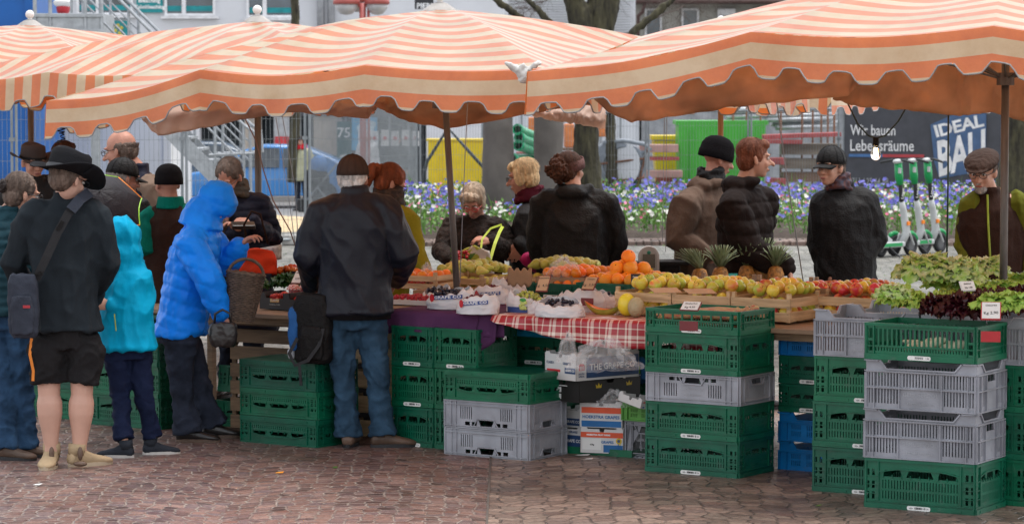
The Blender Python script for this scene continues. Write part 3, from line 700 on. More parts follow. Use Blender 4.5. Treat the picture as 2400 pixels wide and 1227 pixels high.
# grey crate and light green crate beside the cartons
q = gnd(1462, 1072)+e4*.15+n4*.22
crate('small', PGY, .30, .4, .22, (q.x, q.y, 0), TC, 'grey crate on the ground right of the grape cartons')
crate('blue', PLG, .30, .4, .125, (q.x-.02, q.y, .222), TC, 'bright light green crate on the grey one beside the cartons')
# ---------------- wooden slat crates ----------------
WOOD = pm('pale_poplar', (.50, .33, .17), .65, var=.28, scale=5, stretch=(1, 1, 9), bump=.3, bs=30, col2=(.66, .47, .27)); WOODD = pm('weathered_wood', (.26, .17, .10), .7, var=.35, scale=5, stretch=(1, 1, 9), bump=.4, bs=30)
WOODSH = pm('old_crate_wood', (.16, .10, .055), .7, var=.35, scale=5, stretch=(1, 1, 9), bump=.4, bs=30); STAPLE = pm('staple', (.10, .09, .085), .4, metal=.6, bump=0)
def wood_crate(L, D, H, loc, rz, label, slats=2, mat=None, group='wooden fruit crates'):
    key = ('wood', L, D, H, slats, (mat or WOOD).name)
    if key not in PROTO:
        T = thing('wooden_crate', label, 'crate', group=group); m = MB(); st = MB(); rr = random.Random(3)
        for sx in (-1, 1):
            for sy in (-1, 1):
                m.box((sx*(L/2-.012), sy*(D/2-.012), H/2+.006), (.022, .022, H+.012))
        sh = H/(slats+.0)*.68
        for k in range(slats):
            z = H/slats*(k+.42)
            for sy in (-1, 1):
                m.box((0, sy*(D/2+.001), z), (L+.004, .005, sh), rx=rr.uniform(-.02, .02))
                for sx in (-1, 1):
                    for dz in (-.3, .3): st.box((sx*(L/2-.012), sy*(D/2+.0045), z+dz*sh), (.010, .002, .0015))
            for sx in (-1, 1):
                m.box((sx*(L/2+.001), 0, z+.004), (.005, D-.01, sh))
                for sy in (-1, 1):
                    for dz in (-.3, .3): st.box((sx*(L/2+.0045), sy*(D/2-.02), z+dz*sh), (.002, .010, .0015))
        m.build('slats', mat or WOOD, T, bevel=.001); b = MB()
        for i in range(5): b.box((0, -D/2+D*(i+.5)/5, .006), (L-.01, D/5*.8, .005))
        b.build('crate_base', mat or WOOD, T); st.build('staples', STAPLE, T); PROTO[key] = T; c = T
    else: c = dup(PROTO[key], (0, 0, 0))
    c.location = loc; c.rotation_euler = (0, 0, rz); c['label'] = label; c['group'] = group; return c
# ======================= TABLES, CLOTHS =======================
TZ = .82
BOARD = pm('worn_table_board', (.24, .16, .10), .6, var=.3, scale=4, stretch=(1, 6, 1), bump=.3, bs=30)
TT = R(-30); eT, nT = E_(TT)
def table(label, fl, length, depth, z=TZ, mat=BOARD):
    T = thing('market_table', label, 'table', (fl.x, fl.y, 0), TT, 'market tables'); m = MB()
    for i in range(6): m.box((length/2, depth*(i+.5)/6, z-.014), (length, depth/6-.004, .026))
    m.build('table_top', mat, T, bevel=.002)
    for x in (.06, length-.06):
        for y in (.55, depth-.08):
            l = MB(); l.box((x, y, (z-.03)/2), (.045, .045, z-.03)); l.build('leg', WOODD, T)
    m = MB(); m.box((length/2, .10, z-.05), (length-.12, .03, .05)); m.box((length/2, depth-.10, z-.05), (length-.12, .03, .05)); m.build('apron', WOODD, T); return T
TZL = .765
def onT(px, py, z=TZ): return gnd(px, py, z)
fl1 = onT(608, 735, TZL)-eT*1.45; table('bare wooden table at the left carrying vegetables and berry trays', fl1, 1.90, 1.5, TZL)
fl2 = onT(914, 727); table('table under the purple cloth', fl2-eT*.55, 1.35, 1.9)
fl3 = onT(1165, 740); table('long table under the red checked cloth', fl3, 2.15, 2.0)
# end panel (dark crate wood) left of blue woman and pallet side
m = MB()
for i in range(7): m.box((0, 0, .05+i*.11), (.55, .02, .085))
for x in (-.26, .26): m.box((x, .02, .39), (.03, .02, .78))
o = m.build('slatted_panel', WOODSH); q = onT(560, 735, TZL)+nT*.3; o.location = (q.x, q.y, 0); o.rotation_euler = (0, 0, TT); tag(o, 'brown slatted wooden side standing under the left table', 'wooden panel')
m = MB(); m.box((0, 0, .365), (.62, .02, .72)); o = m.build('dark_sheet', pm('dark_sheet', (.022, .018, .016), .8)); q = onT(690, 745, TZL)+nT*.55; o.location = (q.x, q.y, 0); o.rotation_euler = (0, 0, TT); tag(o, 'near black upright sheet filling the dark region under the left table', 'board')  # flat near-black sheet standing in for the dark region under the left table
for i, t in enumerate(('lowest', 'second', 'third', 'fourth', 'topmost')):
    q = gnd(905, 1030)+nT*.28-eT*.12
    wood_crate(.30, .5, .145, (q.x, q.y, i*.152), TT, t+' pale wooden crate in the column beside the purple cloth', 1)
# purple cloth
PUR = cloth('purple_cloth', (.085, .030, .085), .8, bump=.3, bs=120)
def checked():
    m, nt, b = newmat('red_checked_oilcloth'); L = nt.links.new; tc = N(nt, 'ShaderNodeTexCoord'); sp = N(nt, 'ShaderNodeSeparateXYZ'); L(tc.outputs['UV'], sp.inputs[0])
    def st(src, per, a, w_):
        d = N(nt, 'ShaderNodeMath', operation='DIVIDE'); L(src, d.inputs[0]); d.inputs[1].default_value = per
        s = N(nt, 'ShaderNodeMath', operation='SUBTRACT'); L(d.outputs[0], s.inputs[0]); s.inputs[1].default_value = a
        f = N(nt, 'ShaderNodeMath', operation='FRACT'); L(s.outputs[0], f.inputs[0]); l = N(nt, 'ShaderNodeMath', operation='LESS_THAN'); L(f.outputs[0], l.inputs[0]); l.inputs[1].default_value = w_; return l.outputs[0]
    def mx_(a, b_):
        m_ = N(nt, 'ShaderNodeMath', operation='MAXIMUM'); L(a, m_.inputs[0]); L(b_, m_.inputs[1]); return m_.outputs[0]
    X, Y_ = sp.outputs[0], sp.outputs[1]; per = .125
    fx = mx_(st(X, per, .0, .10), mx_(st(X, per, .18, .16), st(X, per, .62, .06))); fy = mx_(st(Y_, per, .0, .10), mx_(st(Y_, per, .18, .16), st(Y_, per, .62, .06)))
    ad = N(nt, 'ShaderNodeMath', operation='ADD'); L(fx, ad.inputs[0]); L(fy, ad.inputs[1]); hf = N(nt, 'ShaderNodeMath', operation='MULTIPLY'); L(ad.outputs[0], hf.inputs[0]); hf.inputs[1].default_value = .5
    mx = N(nt, 'ShaderNodeMix', data_type='RGBA'); L(hf.outputs[0], mx.inputs[0]); mx.inputs[6].default_value = (.36, .012, .022, 1); mx.inputs[7].default_value = (.78, .68, .58, 1)
    gm = N(nt, 'ShaderNodeGamma'); gm.inputs[1].default_value = 1; L(mx.outputs[2], gm.inputs[0]); L(gm.outputs[0], b.inputs['Base Color']); b.inputs['Roughness'].default_value = .3; return m
CHK = checked()
def tcloth(name, label, fl, length, depth, drop, mat, z=TZ+.003, seed=0, cat='tablecloth', left=.02):
    m = MB(); nu, nv = 60, 34; UV = []
    prof = [(-1, 1.0), (-.8, .8), (-.6, .6), (-.4, .4), (-.2, .2), (-.08, .06), (-.02, .0)]
    vs = []; uv = []
    rows = [(('d', k/8)) for k in range(8, 0, -1)]+[('t', k/12) for k in range(13)]
    for i in range(nu+1):
        u = i/nu; x = -left+u*(length+left+.02); D = drop(u)
        for (t, k) in rows:
            if t == 'd':
                wv = .022*k*math.sin(x*17+seed+1.5*noise.noise(Vector((x*3, 0, seed))))+.012*k*math.sin(x*41+seed)
                y = -.012-abs(.015*k)+wv*.8-.01; zz = z-D*k-.002*(1-k)
                if k < .2: zz = z-D*k*.9
            else: y = k*depth-.008; zz = z+.0025*noise.noise(Vector((x*5, y*5, seed)))+.0015
            vs.append(tuple(Vector((fl.x, fl.y, 0))+eT*x+nT*y+Vector((0, 0, zz)))); uv.append((x, (k*depth if t == 't' else -D*k)))
    n = len(rows); fs = [(i*n+j, (i+1)*n+j, (i+1)*n+j+1, i*n+j+1) for i in range(nu) for j in range(n-1)]
    m.add(vs, fs); o = m.build(name, mat, smooth=True, fix=False, solid=.002); uvl = o.data.uv_layers.new(name='UVMap')
    for lp in o.data.loops: uvl.data[lp.index].uv = uv[lp.vertex_index]
    tag(o, label, cat); return o
pc = tcloth('purple_tablecloth', 'deep purple cloth hanging over the table front', fl2, .80, 1.85, lambda u: .115+.02*u+.03*max(0, 1-abs(u-.02)/.1), PUR, seed=1)
m = MB(); a0 = Vector((fl2.x, fl2.y, 0))+eT*.66+Vector((0, 0, TZ+.004)); tri = []
m.grid(lambda u, v: a0+eT*(.125*u*(1-.1*v)+.0-.07*v*(1-u))-nT*(.040+.018*math.sin(u*7)*v)+Vector((0, 0, -v*(.265-.11*u))), 8, 8)
tag(m.build('cloth_corner', PUR, smooth=True, solid=.002), 'long pointed corner of purple cloth hanging in front of the green crates', 'cloth')
tcloth('checked_tablecloth', 'shiny red and white checked oilcloth bulging over the table edge', fl3+Vector((0, 0, 0)), 1.46, 1.95, lambda u: .028+.13*min(1, u*2.1)**.8, CHK, seed=4, z=TZ+.006)

# ======================= FRUIT =======================
def fruit_mat(name, c1, c2, rough=.3, lo=.4, hi=.6, sc=9, bump=.05, bs=60, spec=.5): return pm(name, c1, rough, var=.0, scale=sc, bump=bump, bs=bs, col2=c2, thr=(lo, hi), spec=spec, ovar=.22)
AY = fruit_mat('apple_yellow', (.62, .52, .06), (.60, .20, .05), lo=.5, hi=.72, sc=12); AR = fruit_mat('apple_red', (.50, .04, .03), (.62, .38, .05), lo=.45, hi=.66, sc=14); AGR = fruit_mat('apple_green', (.42, .52, .07), (.62, .22, .05), lo=.52, hi=.7, sc=12)
ORN = fruit_mat('orange_peel', (.85, .27, .01), (.90, .34, .02), .42, bump=.35, bs=220); MAN = fruit_mat('mandarin_peel', (.82, .17, .01), (.88, .26, .02), .35, bump=.25, bs=180); PEAR = fruit_mat('pear_skin', (.42, .40, .06), (.30, .20, .05), .45, lo=.5, hi=.72, sc=12); PEARG = fruit_mat('pear_green', (.46, .52, .09), (.56, .50, .12), .4, sc=8)
STEM = pm('fruit_stem', (.06, .035, .015), .8, bump=0)
def fruit_proto(kind, mat, r):
    m = MB()
    if kind == 'apple':
        pr = [(.02, .62), (.3, .80), (.62, .90), (.88, .66), (1.0, .2), (.96, -.25), (.80, -.62), (.55, -.84), (.3, -.84), (.03, -.66)]
        pr = [(a*r, b*r) for a, b in pr][::-1]; m.lathe(pr, 16); m.m = 1; m.tube([(0, 0, r*.6), (r*.05, 0, r*1.05)], r*.035, 5)
    elif kind == 'pear':
        pr = [(.02, 1.55), (.22, 1.5), (.36, 1.25), (.45, .95), (.66, .55), (.92, .1), (1.0, -.3), (.90, -.68), (.6, -.92), (.25, -.98), (.02, -.88)]
        pr = [(a*r, b*r) for a, b in pr][::-1]; m.lathe(pr, 16); m.m = 1; m.tube([(0, 0, r*1.5), (r*.12, 0, r*1.95)], r*.04, 5)
    else:
        fl = .86 if kind == 'mandarin' else .97
        m.lathe([(math.cos(a)*r+.0001, math.sin(a)*r*fl-(.08*r if i == 12 else 0)) for i, a in enumerate([R(-90+15*k) for k in range(13)])], 18); m.m = 1; m.ell((0, 0, r*fl*.93), (r*.09, r*.09, r*.05), n=6, m=4)
    return m.build({'mandarin': 'mandarin', 'orange': 'orange', 'apple': 'apple', 'pear': 'pear'}[kind], [mat, STEM], smooth=True)
FP = {}
def fruit(kind, mat, r, p, label, group, lay=0):
    key = (kind, mat.name)
    if key not in FP:
        o = fruit_proto(kind, mat, .05); FP[key] = [o, True]
    o, first = FP[key]
    if first: c = o; FP[key][1] = False
    else: c = o.copy(); COL.objects.link(c)
    s = r/.05; c.scale = (s, s, s); c.location = p
    c.rotation_euler = (random.uniform(-.9, .9) if not lay else R(90)+random.uniform(-.3, .3), random.uniform(-.9, .9) if not lay else random.uniform(-.3, .3), random.uniform(0, 6.28))
    tag(c, label, kind, group); return c
def heapf(kind, mats, r, c, th, L, D, z0, dome, labels, group, layers=2, lay=0, front=True):
    """fruit lying in a box of size L x D round c"""
    e, n = E_(th); nx, ny = max(1, int(L/(2*r*1.0))), max(1, int(D/(2*r*1.0)))
    k = 0
    for ly in range(layers):
        ox = (ly % 2)*.5
        for i in range(nx-(ly % 2)):
            for j in range(ny-(ly % 2)):
                u = (i+.5+ox)/nx-.5; v = (j+.5+ox)/ny-.5
                top = ly == layers-1
                if not top and not (j == 0 or i == nx-1): continue
                if top and dome and (abs(2*u)**2+abs(2*v)**2) > 1.25: continue
                q = c+e*u*L+n*v*D; z = z0+r+ly*r*1.5+(dome*(1-(2*u)**2*.8)*(1-(2*v)**2*.8) if top else 0)
                mi = random.choices(range(len(mats)), [2]+[1]*(len(mats)-1))[0]
                fruit(kind, mats[mi], r*random.uniform(.9, 1.08), (q.x+random.uniform(-.005, .005), q.y+random.uniform(-.005, .005), z+random.uniform(-.004, .008)), labels[mi], group, lay); k += 1
# apple crates on the checked table
th = TC; e, n = E_(th); CW, CDp, CHh = .385, .50, .155; z = TZ+.010
p3 = gnd(1851, 757, z); crates = []
for k, nm in ((0, 'rightmost'), (1, 'middle'), (2, 'leftmost')):
    c = p3-e*(CW/2+k*(CW+.012))+n*(CDp/2); wood_crate(CW, CDp, CHh, (c.x, c.y, z), th, f'{nm} of the three slatted apple crates in the front row')
    lb = [f'yellow apple in the {nm} front crate', f'red apple in the {nm} front crate', f'green apple in the {nm} front crate']
    heapf('apple', [AY, AR, AGR] if k == 0 else [AY, AY, AGR], .037, c, th, CW-.04, CDp-.04, z+.012, .045, [lb[0], lb[1] if k == 0 else lb[0], lb[2]], f'apples in the {nm} front crate', 3)
c4 = p3+e*(CW/2-.02)+n*(CDp*.5+.34); wood_crate(CW, CDp, CHh, (c4.x, c4.y, z), th, 'slatted apple crate right of the front row, set further back')
heapf('apple', [AR, AY], .037, c4, th, CW-.04, CDp-.04, z+.01, .03, ['red apple in the crate set back at the right', 'yellow apple in the crate set back at the right'], 'apples in the crate at the right', 3)
for k, nm in ((0, 'right'), (1, 'middle'), (2, 'left')):
    c = p3-e*(CW/2+k*(CW+.012))+n*(CDp*1.5+.03); wood_crate(CW, CDp, CHh, (c.x, c.y, z+.03), th, f'wooden crate in the back row, {nm} one behind the apples', mat=WOODD)
    if k == 0: heapf('apple', [AR, AY], .037, c, th, CW-.04, CDp-.04, z+.09, .03, ['red apple in the right back row crate', 'yellow apple in the right back row crate'], 'apples in the right back crate', 1)
# pineapples
PIN = pm('pineapple_skin', (.30, .14, .03), .6, var=.6, scale=50, bump=1, bs=60); PLEAF = pm('pineapple_leaf', (.10, .15, .065), .55, var=.35, scale=10, bump=.1, col2=(.22, .27, .14))
def pineapple(px, py, z, label, lean=0, sc=1):
    p = gnd(px, py, z)-Vector((0, 0, .03)); T = thing('pineapple', label, 'pineapple', p, 0, 'pineapples behind the apples'); m = MB(); m.lathe([(.01, 0), (.045, .01), (.056, .05), (.056, .09), (.042, .13), (.015, .145)], 16)
    m.build('fruit_body', PIN, T, smooth=True); l = MB(); rr = random.Random(px)
    for i in range(46):
        a = i*2.4; t = i/46; ln = (.07+.085*math.sin(math.pi*(.25+.6*t)))*sc; out = (1-t)*1.0; w_ = .010
        d = Vector((math.cos(a), math.sin(a), 0)); q = Vector((-d.y, d.x, 0)); b = Vector((0, 0, .135+.03*t))+d*.012
        pts = [b+d*(ln*s*out*.75*(1+.3*s))+Vector((lean*s*.05, 0, ln*s*(1.15-out*.45*s))) for s in (0, .35, .7, 1)]
        ws = (w_, w_*.95, w_*.6, .0008); vs = []
        for pt, ww in zip(pts, ws): vs += [pt-q*ww+d*.004, pt, pt+q*ww+d*.004]
        l.add(vs, [(3*k, 3*k+1, 3*k+4, 3*k+3) for k in range(3)]+[(3*k+1, 3*k+2, 3*k+5, 3*k+4) for k in range(3)])
    l.build('leaf_crown', PLEAF, T, smooth=True, solid=.0015)
for i, (px, py, t, ln, sc) in enumerate(((1640, 668, 'pineapple lying leftmost of the row with drooping crown', -1.4, .8), (1688, 664, 'small pineapple second from the left, before the dark puffer jacket', 0, .9), (1750, 660, 'pineapple in the middle of the row with upright crown', 0, 1.0), (1784, 659, 'tallest pineapple, second from the right', 0, 1.15), (1818, 662, 'rightmost pineapple beside the resting hand', .2, .85))):
    pineapple(px, py, TZ+.06, t, ln, sc)
TEALL = pm('teal_label', (.02, .38, .36), .4, bump=0)
for (px, py, w_) in ((1718, 650, .055), (1812, 664, .045)):
    q = gnd(px, py, TZ+.21); T = thing('fruit_label', 'teal product tag in front of the '+('middle' if px < 1750 else 'rightmost')+' pineapple', 'tag', q, 0); m = MB(); m.panel([(-w_/2, -.02), (w_/2, -.02), (w_/2, .025), (-w_/2, .025)], [], .002); m.build('card', TEALL, T); m = MB(); m.ell((0, -.001, .003), (.02, .001, .011), n=14, m=6); m.build('badge', LABEL, T)
    m = MB(); add_text(m, 'Dole', .016, Matrix.Translation((0, -.004, .003)), off=.0006); m.build('word', pm('red_ink', (.6, .02, .02), .5, bump=0), T, fix=False)
# oranges and mandarins
th = TC; p = gnd(1478, 712, TZ+.01); e, n = E_(th); c = p-e*.2+n*.30
crate('slot', PG, .40, .6, .12, (c.x, c.y, TZ+.012), th, 'green crate under the pile of oranges')
heapf('orange', [ORN], .046, c+n*.0, th, .38, .50, TZ+.085, .03, ['large orange in the pile beside the scale'], 'oranges beside the scale', 1)
for (dx, dy, dz) in ((-.04, -.08, .215), (.05, -.06, .215), (.0, .02, .225), (.01, -.02, .285), (-.06, .03, .22), (.08, .05, .21)):
    q = c+e*dx+n*dy; fruit('orange', ORN, .047, (q.x, q.y, TZ+dz), 'large orange topping the pile beside the scale', 'oranges beside the scale')
c = p-e*.62+n*.36; crate('slot', PG, .40, .6, .10, (c.x, c.y, TZ+.012), th, 'green crate under the mandarins')
heapf('mandarin', [MAN], .034, c, th, .36, .54, TZ+.07, .03, ['mandarin in the crate between the two price cards'], 'mandarins between the price cards', 2)
# pears in wooden crates
c = gnd(1075, 692, TZ)+nT*.2; 
wood_crate(.42, .5, .12, (c.x, c.y, TZ+.012), TT, 'wooden crate heaped with green pears, left one')
heapf('pear', [PEARG, PEAR], .034, c, TT, .44, .46, TZ+.06, .05, ['pale green pear in the left pear crate', 'brownish pear in the left pear crate'], 'pears in the left crate', 2, lay=1)
c2 = c+eT*.50+nT*.34; wood_crate(.42, .5, .12, (c2.x, c2.y, TZ+.012), TT, 'wooden crate of brown green pears, right one')
heapf('pear', [PEAR, PEARG], .034, c2, TT, .44, .46, TZ+.08, .05, ['brownish pear in the right pear crate', 'pale green pear in the right pear crate'], 'pears in the right crate', 2, lay=1)
# mandarins and small crates at the left of the purple table
c = gnd(985, 668, TZ+.08)+nT*.05; wood_crate(.36, .3, .10, (c.x, c.y, TZ+.06), TT, 'small wooden crate with mandarins left of the pears', mat=WOOD)
heapf('mandarin', [MAN], .034, c, TT, .30, .26, TZ+.11, .0, ['mandarin in the small crate left of the pears'], 'mandarins left of the pears', 1)
c = gnd(990, 700, TZ); CARDB = pm('brown_cardboard', (.33, .20, .11), .8, var=.15, bump=.1)
def tray(label, c, L, D, H, mat, th=TT, z=None, cat='tray', name='cardboard_tray', lug=True):
    z = (c.z if z is None else z)+.006; T = thing(name, label, cat, (c.x, c.y, z), th, 'cardboard trays'); m = MB(); t = .004
    for sd in range(4):
        M = wallM(sd, L, D, 0); w_ = (L if sd % 2 == 0 else D)/2; k = w_*.35
        o = [(-w_, 0), (w_, 0), (w_, H), (w_-k, H), (w_-k-.01, H*.66), (-w_+k+.01, H*.66), (-w_+k, H), (-w_, H)] if sd % 2 == 0 and lug else [(-w_, 0), (w_, 0), (w_, H), (-w_, H)]
        m.panel(o, [], t, M)
    m.box((0, 0, .003), (L-.008, D-.008, .004)); m.build('tray_walls', mat, T); return T
BLKC = pm('black_cardboard', (.018, .016, .016), .6, var=.2, bump=.05)
tray('low cardboard tray with yellow pears at the left of the purple table', gnd(1000, 712, TZ)+nT*.25, .34, .28, .07, CARDB, lug=False)
for i in range(5): q = gnd(960+i*14, 700, TZ)+nT*.22; fruit('pear', PEARG, .030, (q.x, q.y, TZ+.055), 'yellow pear in the low tray left of the grape bags', 'pears in the low tray', 1)
# berries
RASP = pm('raspberry', (.42, .012, .035), .4, var=.3, scale=30, bump=.4, bs=120); STRAW = pm('strawberry', (.50, .02, .015), .3, var=.25, scale=30, bump=.5, bs=160)
def berries(name, label, c, th, L, D, z, r, mat, n=60, cat='berries', seed=0, dome=.02):
    m = MB(); rr = random.Random(seed); e, q_ = E_(th)
    for i in range(n):
        u, v = rr.uniform(-.5, .5), rr.uniform(-.5, .5); p = c+e*u*L+q_*v*D; p.z = z+dome*(1-4*u*u)*(1-4*v*v)+rr.uniform(0, r)
        m.ell(p, (r, r, r*1.15), n=7, m=5, rot=Euler((rr.uniform(-1, 1), rr.uniform(-1, 1), 0)).to_matrix())
        if r < .014:
            for k in range(3): m.ell(p+Vector((rr.uniform(-r, r)*.7, rr.uniform(-r, r)*.7, r*.5)), (r*.45,)*3, n=5, m=4)
    o = m.build(name, mat, smooth=True); tag(o, label, cat, kind='stuff'); return o
c = gnd(950, 716, TZ)+nT*.12; tray('white punnets of raspberries on newspaper beside the man in the bomber jacket', c, .40, .24, .03, LABEL, lug=False, name='berry_tray'); berries('raspberries', 'raspberries heaped in the white tray', c, TT, .36, .2, TZ+.03, .011, RASP, 150)
c = gnd(925, 698, TZ)+nT*.3; berries('strawberries', 'strawberries behind the raspberry tray', c, TT, .3, .22, TZ+.05, .018, STRAW, 50, seed=3)
for i, (px, py) in enumerate(((640, 727), (695, 731))):
    c = gnd(px, py, TZL)+nT*.14; T = tray(('left' if i == 0 else 'right')+' black cardboard strawberry tray on the bare table', c, .235, .24, .105, BLKC)
    berries('strawberries', 'strawberries in the '+('left' if i == 0 else 'right')+' black tray', c, TT, .19, .2, TZL+.055, .019, STRAW, 34, seed=i, dome=.025)
    if i == 0:
        m = MB(); m.panel([(-.035, 0), (.035, 0), (.035, .022), (-.035, .022)], [], .001, Matrix.Translation((0, -.1225, .045))); m.build('red_print', pm('print_red', (.5, .05, .02), .5, bump=0, col2=(.6, .5, .05), scale=30, thr=(.4, .6)), T)
        m = MB(); add_text(m, 'CLARITZ', .017, Matrix.Translation((0, -.1245, .056)), off=.0004); add_text(m, 'Wunderbare Vielfalt', .010, Matrix.Translation((0, -.1222, .030))); m.build('print', pm('print_white', (.65, .65, .6), .5, bump=0), T, fix=False)
NETM = pm('jam_lid_cloth', (.75, .70, .68), .8, var=.0, scale=120, col2=(.5, .03, .03), thr=(.48, .52), bump=.1)
for i, (px, py) in enumerate(((648, 690), (676, 688), (712, 690), (660, 672))):
    q = gnd(px, py, TZL+.06)+nT*.2; T = thing('jam_jar', ('first', 'second', 'third', 'rearmost')[i]+' jam jar from the left behind the black trays', 'jar', (q.x, q.y, TZL+.005), 0, 'jam jars behind the berry trays')
    m = MB(); m.lathe([(.03, 0), (.034, .01), (.034, .075), (.028, .088)], 14); m.build('glass', pm('jam', (.28, .01, .01), .12, bump=0), T, smooth=True); m = MB(); m.lathe([(.052, .076), (.038, .092), (.030, .108), (.004, .112)], 14); m.build('lid_cover', NETM, T, smooth=True)
# boxes of tomatoes/peppers behind
PEP = fruit_mat('pepper_red', (.55, .03, .01), (.75, .25, .02), .2, sc=6)
for i, (px, py, t, mt) in enumerate(((640, 668, 'left', BLKC), (705, 668, 'right', BLKC))):
    c = gnd(px, py, TZL+.03)+nT*.2; tray(t+' dark tray of red tomatoes behind the jam jars', c, .28, .22, .085, mt, z=TZL+.035); berries('tomatoes', 'red tomatoes in the '+t+' rear dark tray', c, TT, .24, .18, TZL+.10, .026, PEP, 26, seed=8+i, cat='tomatoes')
# greens heap at rear left: leek, broccoli, carrots
def ruffle_head(name, label, p, r, h, mats, n=34, seed=0, cat='lettuce', flat=.8, group=None, ruf=.3, inv=False, out=1.0):
    m = MB(); rr = random.Random(seed)
    for i in range(n):
        t = (i+.5)/n; a = i*2.39996+rr.uniform(-.2, .2); L = r*(1.15-.45*t)*rr.uniform(.85, 1.15); w_ = L*rr.uniform(.55, .8); el = R(12+78*t**1.1)*flat
        d = Vector((math.cos(a), math.sin(a), 0)); q = Vector((-d.y, d.x, 0)); b = Vector(p)+Vector((0, 0, h*(.15+.35*t)))
        ph = rr.uniform(0, 6)
        def fn(u, v):
            s = v; x = (u-.5)*2; ww = w_*1.75*(.25+.75*math.sin(math.pi*(.10+s*.55)))*(1 if s < .95 else .85)
            e_ = el-s*(.75 if not inv else .9)+(.5 if not inv else 0)
            rad = L*s*(1-.22*x*x*s+.05*s*math.sin(x*23+ph)); z_ = math.sin(e_)*rad if not inv else h*.55-rad*.55*s
            rf = ruf*L*(.075*s*(abs(x)+.6*s*s)*math.sin(x*19+s*13+ph)+.10*s*math.sin(x*6+ph*2))
            return b+d*(math.cos(e_ if not inv else .2)*rad*out)+q*(x*ww*.5)+Vector((0, 0, z_+rf-.10*L*abs(x)**2*(0 if not inv else 1)-.10*L*x*x*(1 if not inv else 0)))
        m.grid(fn, 16, 7, st=lambda u, v: max(.001, v*.8+.35*abs(u-.5)*2*v))
    o = m.build(name, mats, smooth=True, fix=False); tag(o, label, cat, group); return o
def leafmat(name, c0, c1, lo=.25, hi=.75, rough=.4, gain=1):
    m, nt, b = newmat(name); L = nt.links.new; a = N(nt, 'ShaderNodeAttribute'); a.attribute_name = 'st'; tc = N(nt, 'ShaderNodeTexCoord'); n1 = N(nt, 'ShaderNodeTexNoise'); n1.inputs['Scale'].default_value = 22; n1.inputs['Detail'].default_value = 5; L(tc.outputs['Object'], n1.inputs['Vector'])
    ad = N(nt, 'ShaderNodeMath', operation='MULTIPLY_ADD'); L(n1.outputs['Fac'], ad.inputs[0]); ad.inputs[1].default_value = .5; gn = N(nt, 'ShaderNodeMath', operation='MULTIPLY'); gn.inputs[1].default_value = gain; L(a.outputs['Fac'], gn.inputs[0]); L(gn.outputs[0], ad.inputs[2])
    cr = N(nt, 'ShaderNodeValToRGB'); L(ad.outputs[0], cr.inputs[0]); cr.color_ramp.elements[0].position = lo+.2; cr.color_ramp.elements[1].position = hi+.2; cr.color_ramp.elements[0].color = (*c0, 1); cr.color_ramp.elements[1].color = (*c1, 1)
    L(cr.outputs[0], b.inputs['Base Color']); b.inputs['Roughness'].default_value = rough; tr = N(nt, 'ShaderNodeBsdfTranslucent'); L(cr.outputs[0], tr.inputs[0]); ms = N(nt, 'ShaderNodeMixShader'); ms.inputs[0].default_value = .3; L(b.outputs[0], ms.inputs[1]); L(tr.outputs[0], ms.inputs[2]); L(ms.outputs[0], nt.nodes['Material Output'].inputs['Surface'])
    bp = N(nt, 'ShaderNodeBump'); bp.inputs['Strength'].default_value = .4; bp.inputs['Distance'].default_value = .01; L(n1.outputs['Fac'], bp.inputs['Height']); L(bp.outputs[0], b.inputs['Normal']); return m
LET = leafmat('lettuce_green', (.66, .72, .34), (.40, .62, .12)); LETD = leafmat('butterhead_green', (.60, .70, .28), (.34, .56, .10), rough=.3); END = leafmat('endive_pale', (.74, .80, .50), (.36, .60, .09), .44, .72, gain=.62); OAK = leafmat('oakleaf_red', (.13, .10, .03), (.045, .006, .012), .05, .45, .3)
PINKW = pm('cut_root', (.45, .28, .22), .7)
def endive(px, py, z, r, label, seed):
    p = gnd(px, py, z)+Vector((0, -.12, .03)); T = thing('endive', label, 'endive', p, 0, 'pale endives with the cut root upwards')
    o = ruffle_head('leaves', 'x', (0, 0, r*.40), r, r*.9, END, 40, seed, ruf=.7, flat=.6)
    for k in ('label', 'category', 'group'):
        if k in o.keys(): del o[k]
    o.parent = T; m = MB(); m.lathe([(.004, r*.96), (.016, r*.955), (.020, r*.92), (.02, r*.6)], 10); m.build('cut_root', PINKW, T)
for i, (px, py, r, t) in enumerate(((2165, 690, .165, 'largest pale endive head, left of the others'), (2225, 692, .15, 'pale endive head in the middle above the red lettuce'), (2305, 672, .12, 'smaller endive head at the back by the white price card'), (2085, 722, .085, 'flattened endive head in the grey crate, front left'))): endive(px, py, 1.0+.02, r, t, i)
for i, (px, py, r, t) in enumerate(((2110, 706, .14, 'frilly green lettuce at the left end of the salad heap'), (2140, 712, .11, 'frilly green lettuce before the large endive'), (2200, 712, .11, 'frilly green lettuce under the middle endive'), (2075, 690, .08, 'small curly green lettuce at the far left'), (2260, 680, .13, 'frilly green lettuce behind the middle endive'))):
    r *= .9; p = gnd(px, py+8, 1.0); ruffle_head('lettuce', t, p, r, r*.5, LET, 30, i+20, ruf=.8, group='frilly green lettuces')
for i, (px, py, r, mt, t) in enumerate(((2200, 640, .12, LETD, 'smooth butterhead lettuce leftmost in the back row'), (2275, 645, .15, LETD, 'broad butterhead lettuce in the middle of the back row'), (2345, 655, .14, LETD, 'butterhead lettuce before the seller'), (2395, 640, .14, LETD, 'butterhead lettuce cut by the right edge'), (2330, 690, .14, LET, 'bright green lettuce behind the red ones'), (2385, 690, .15, LET, 'bright green lettuce at the right edge above the red ones'), (2300, 660, .13, LET, 'green lettuce between the two rows'))):
    r *= .80; p = gnd(px, py+34, 1.05); ruffle_head('lettuce', t, p, r, r*.5, mt, 24, i+40, ruf=.5 if mt is LETD else .8, flat=.7, group='green lettuces at the right')
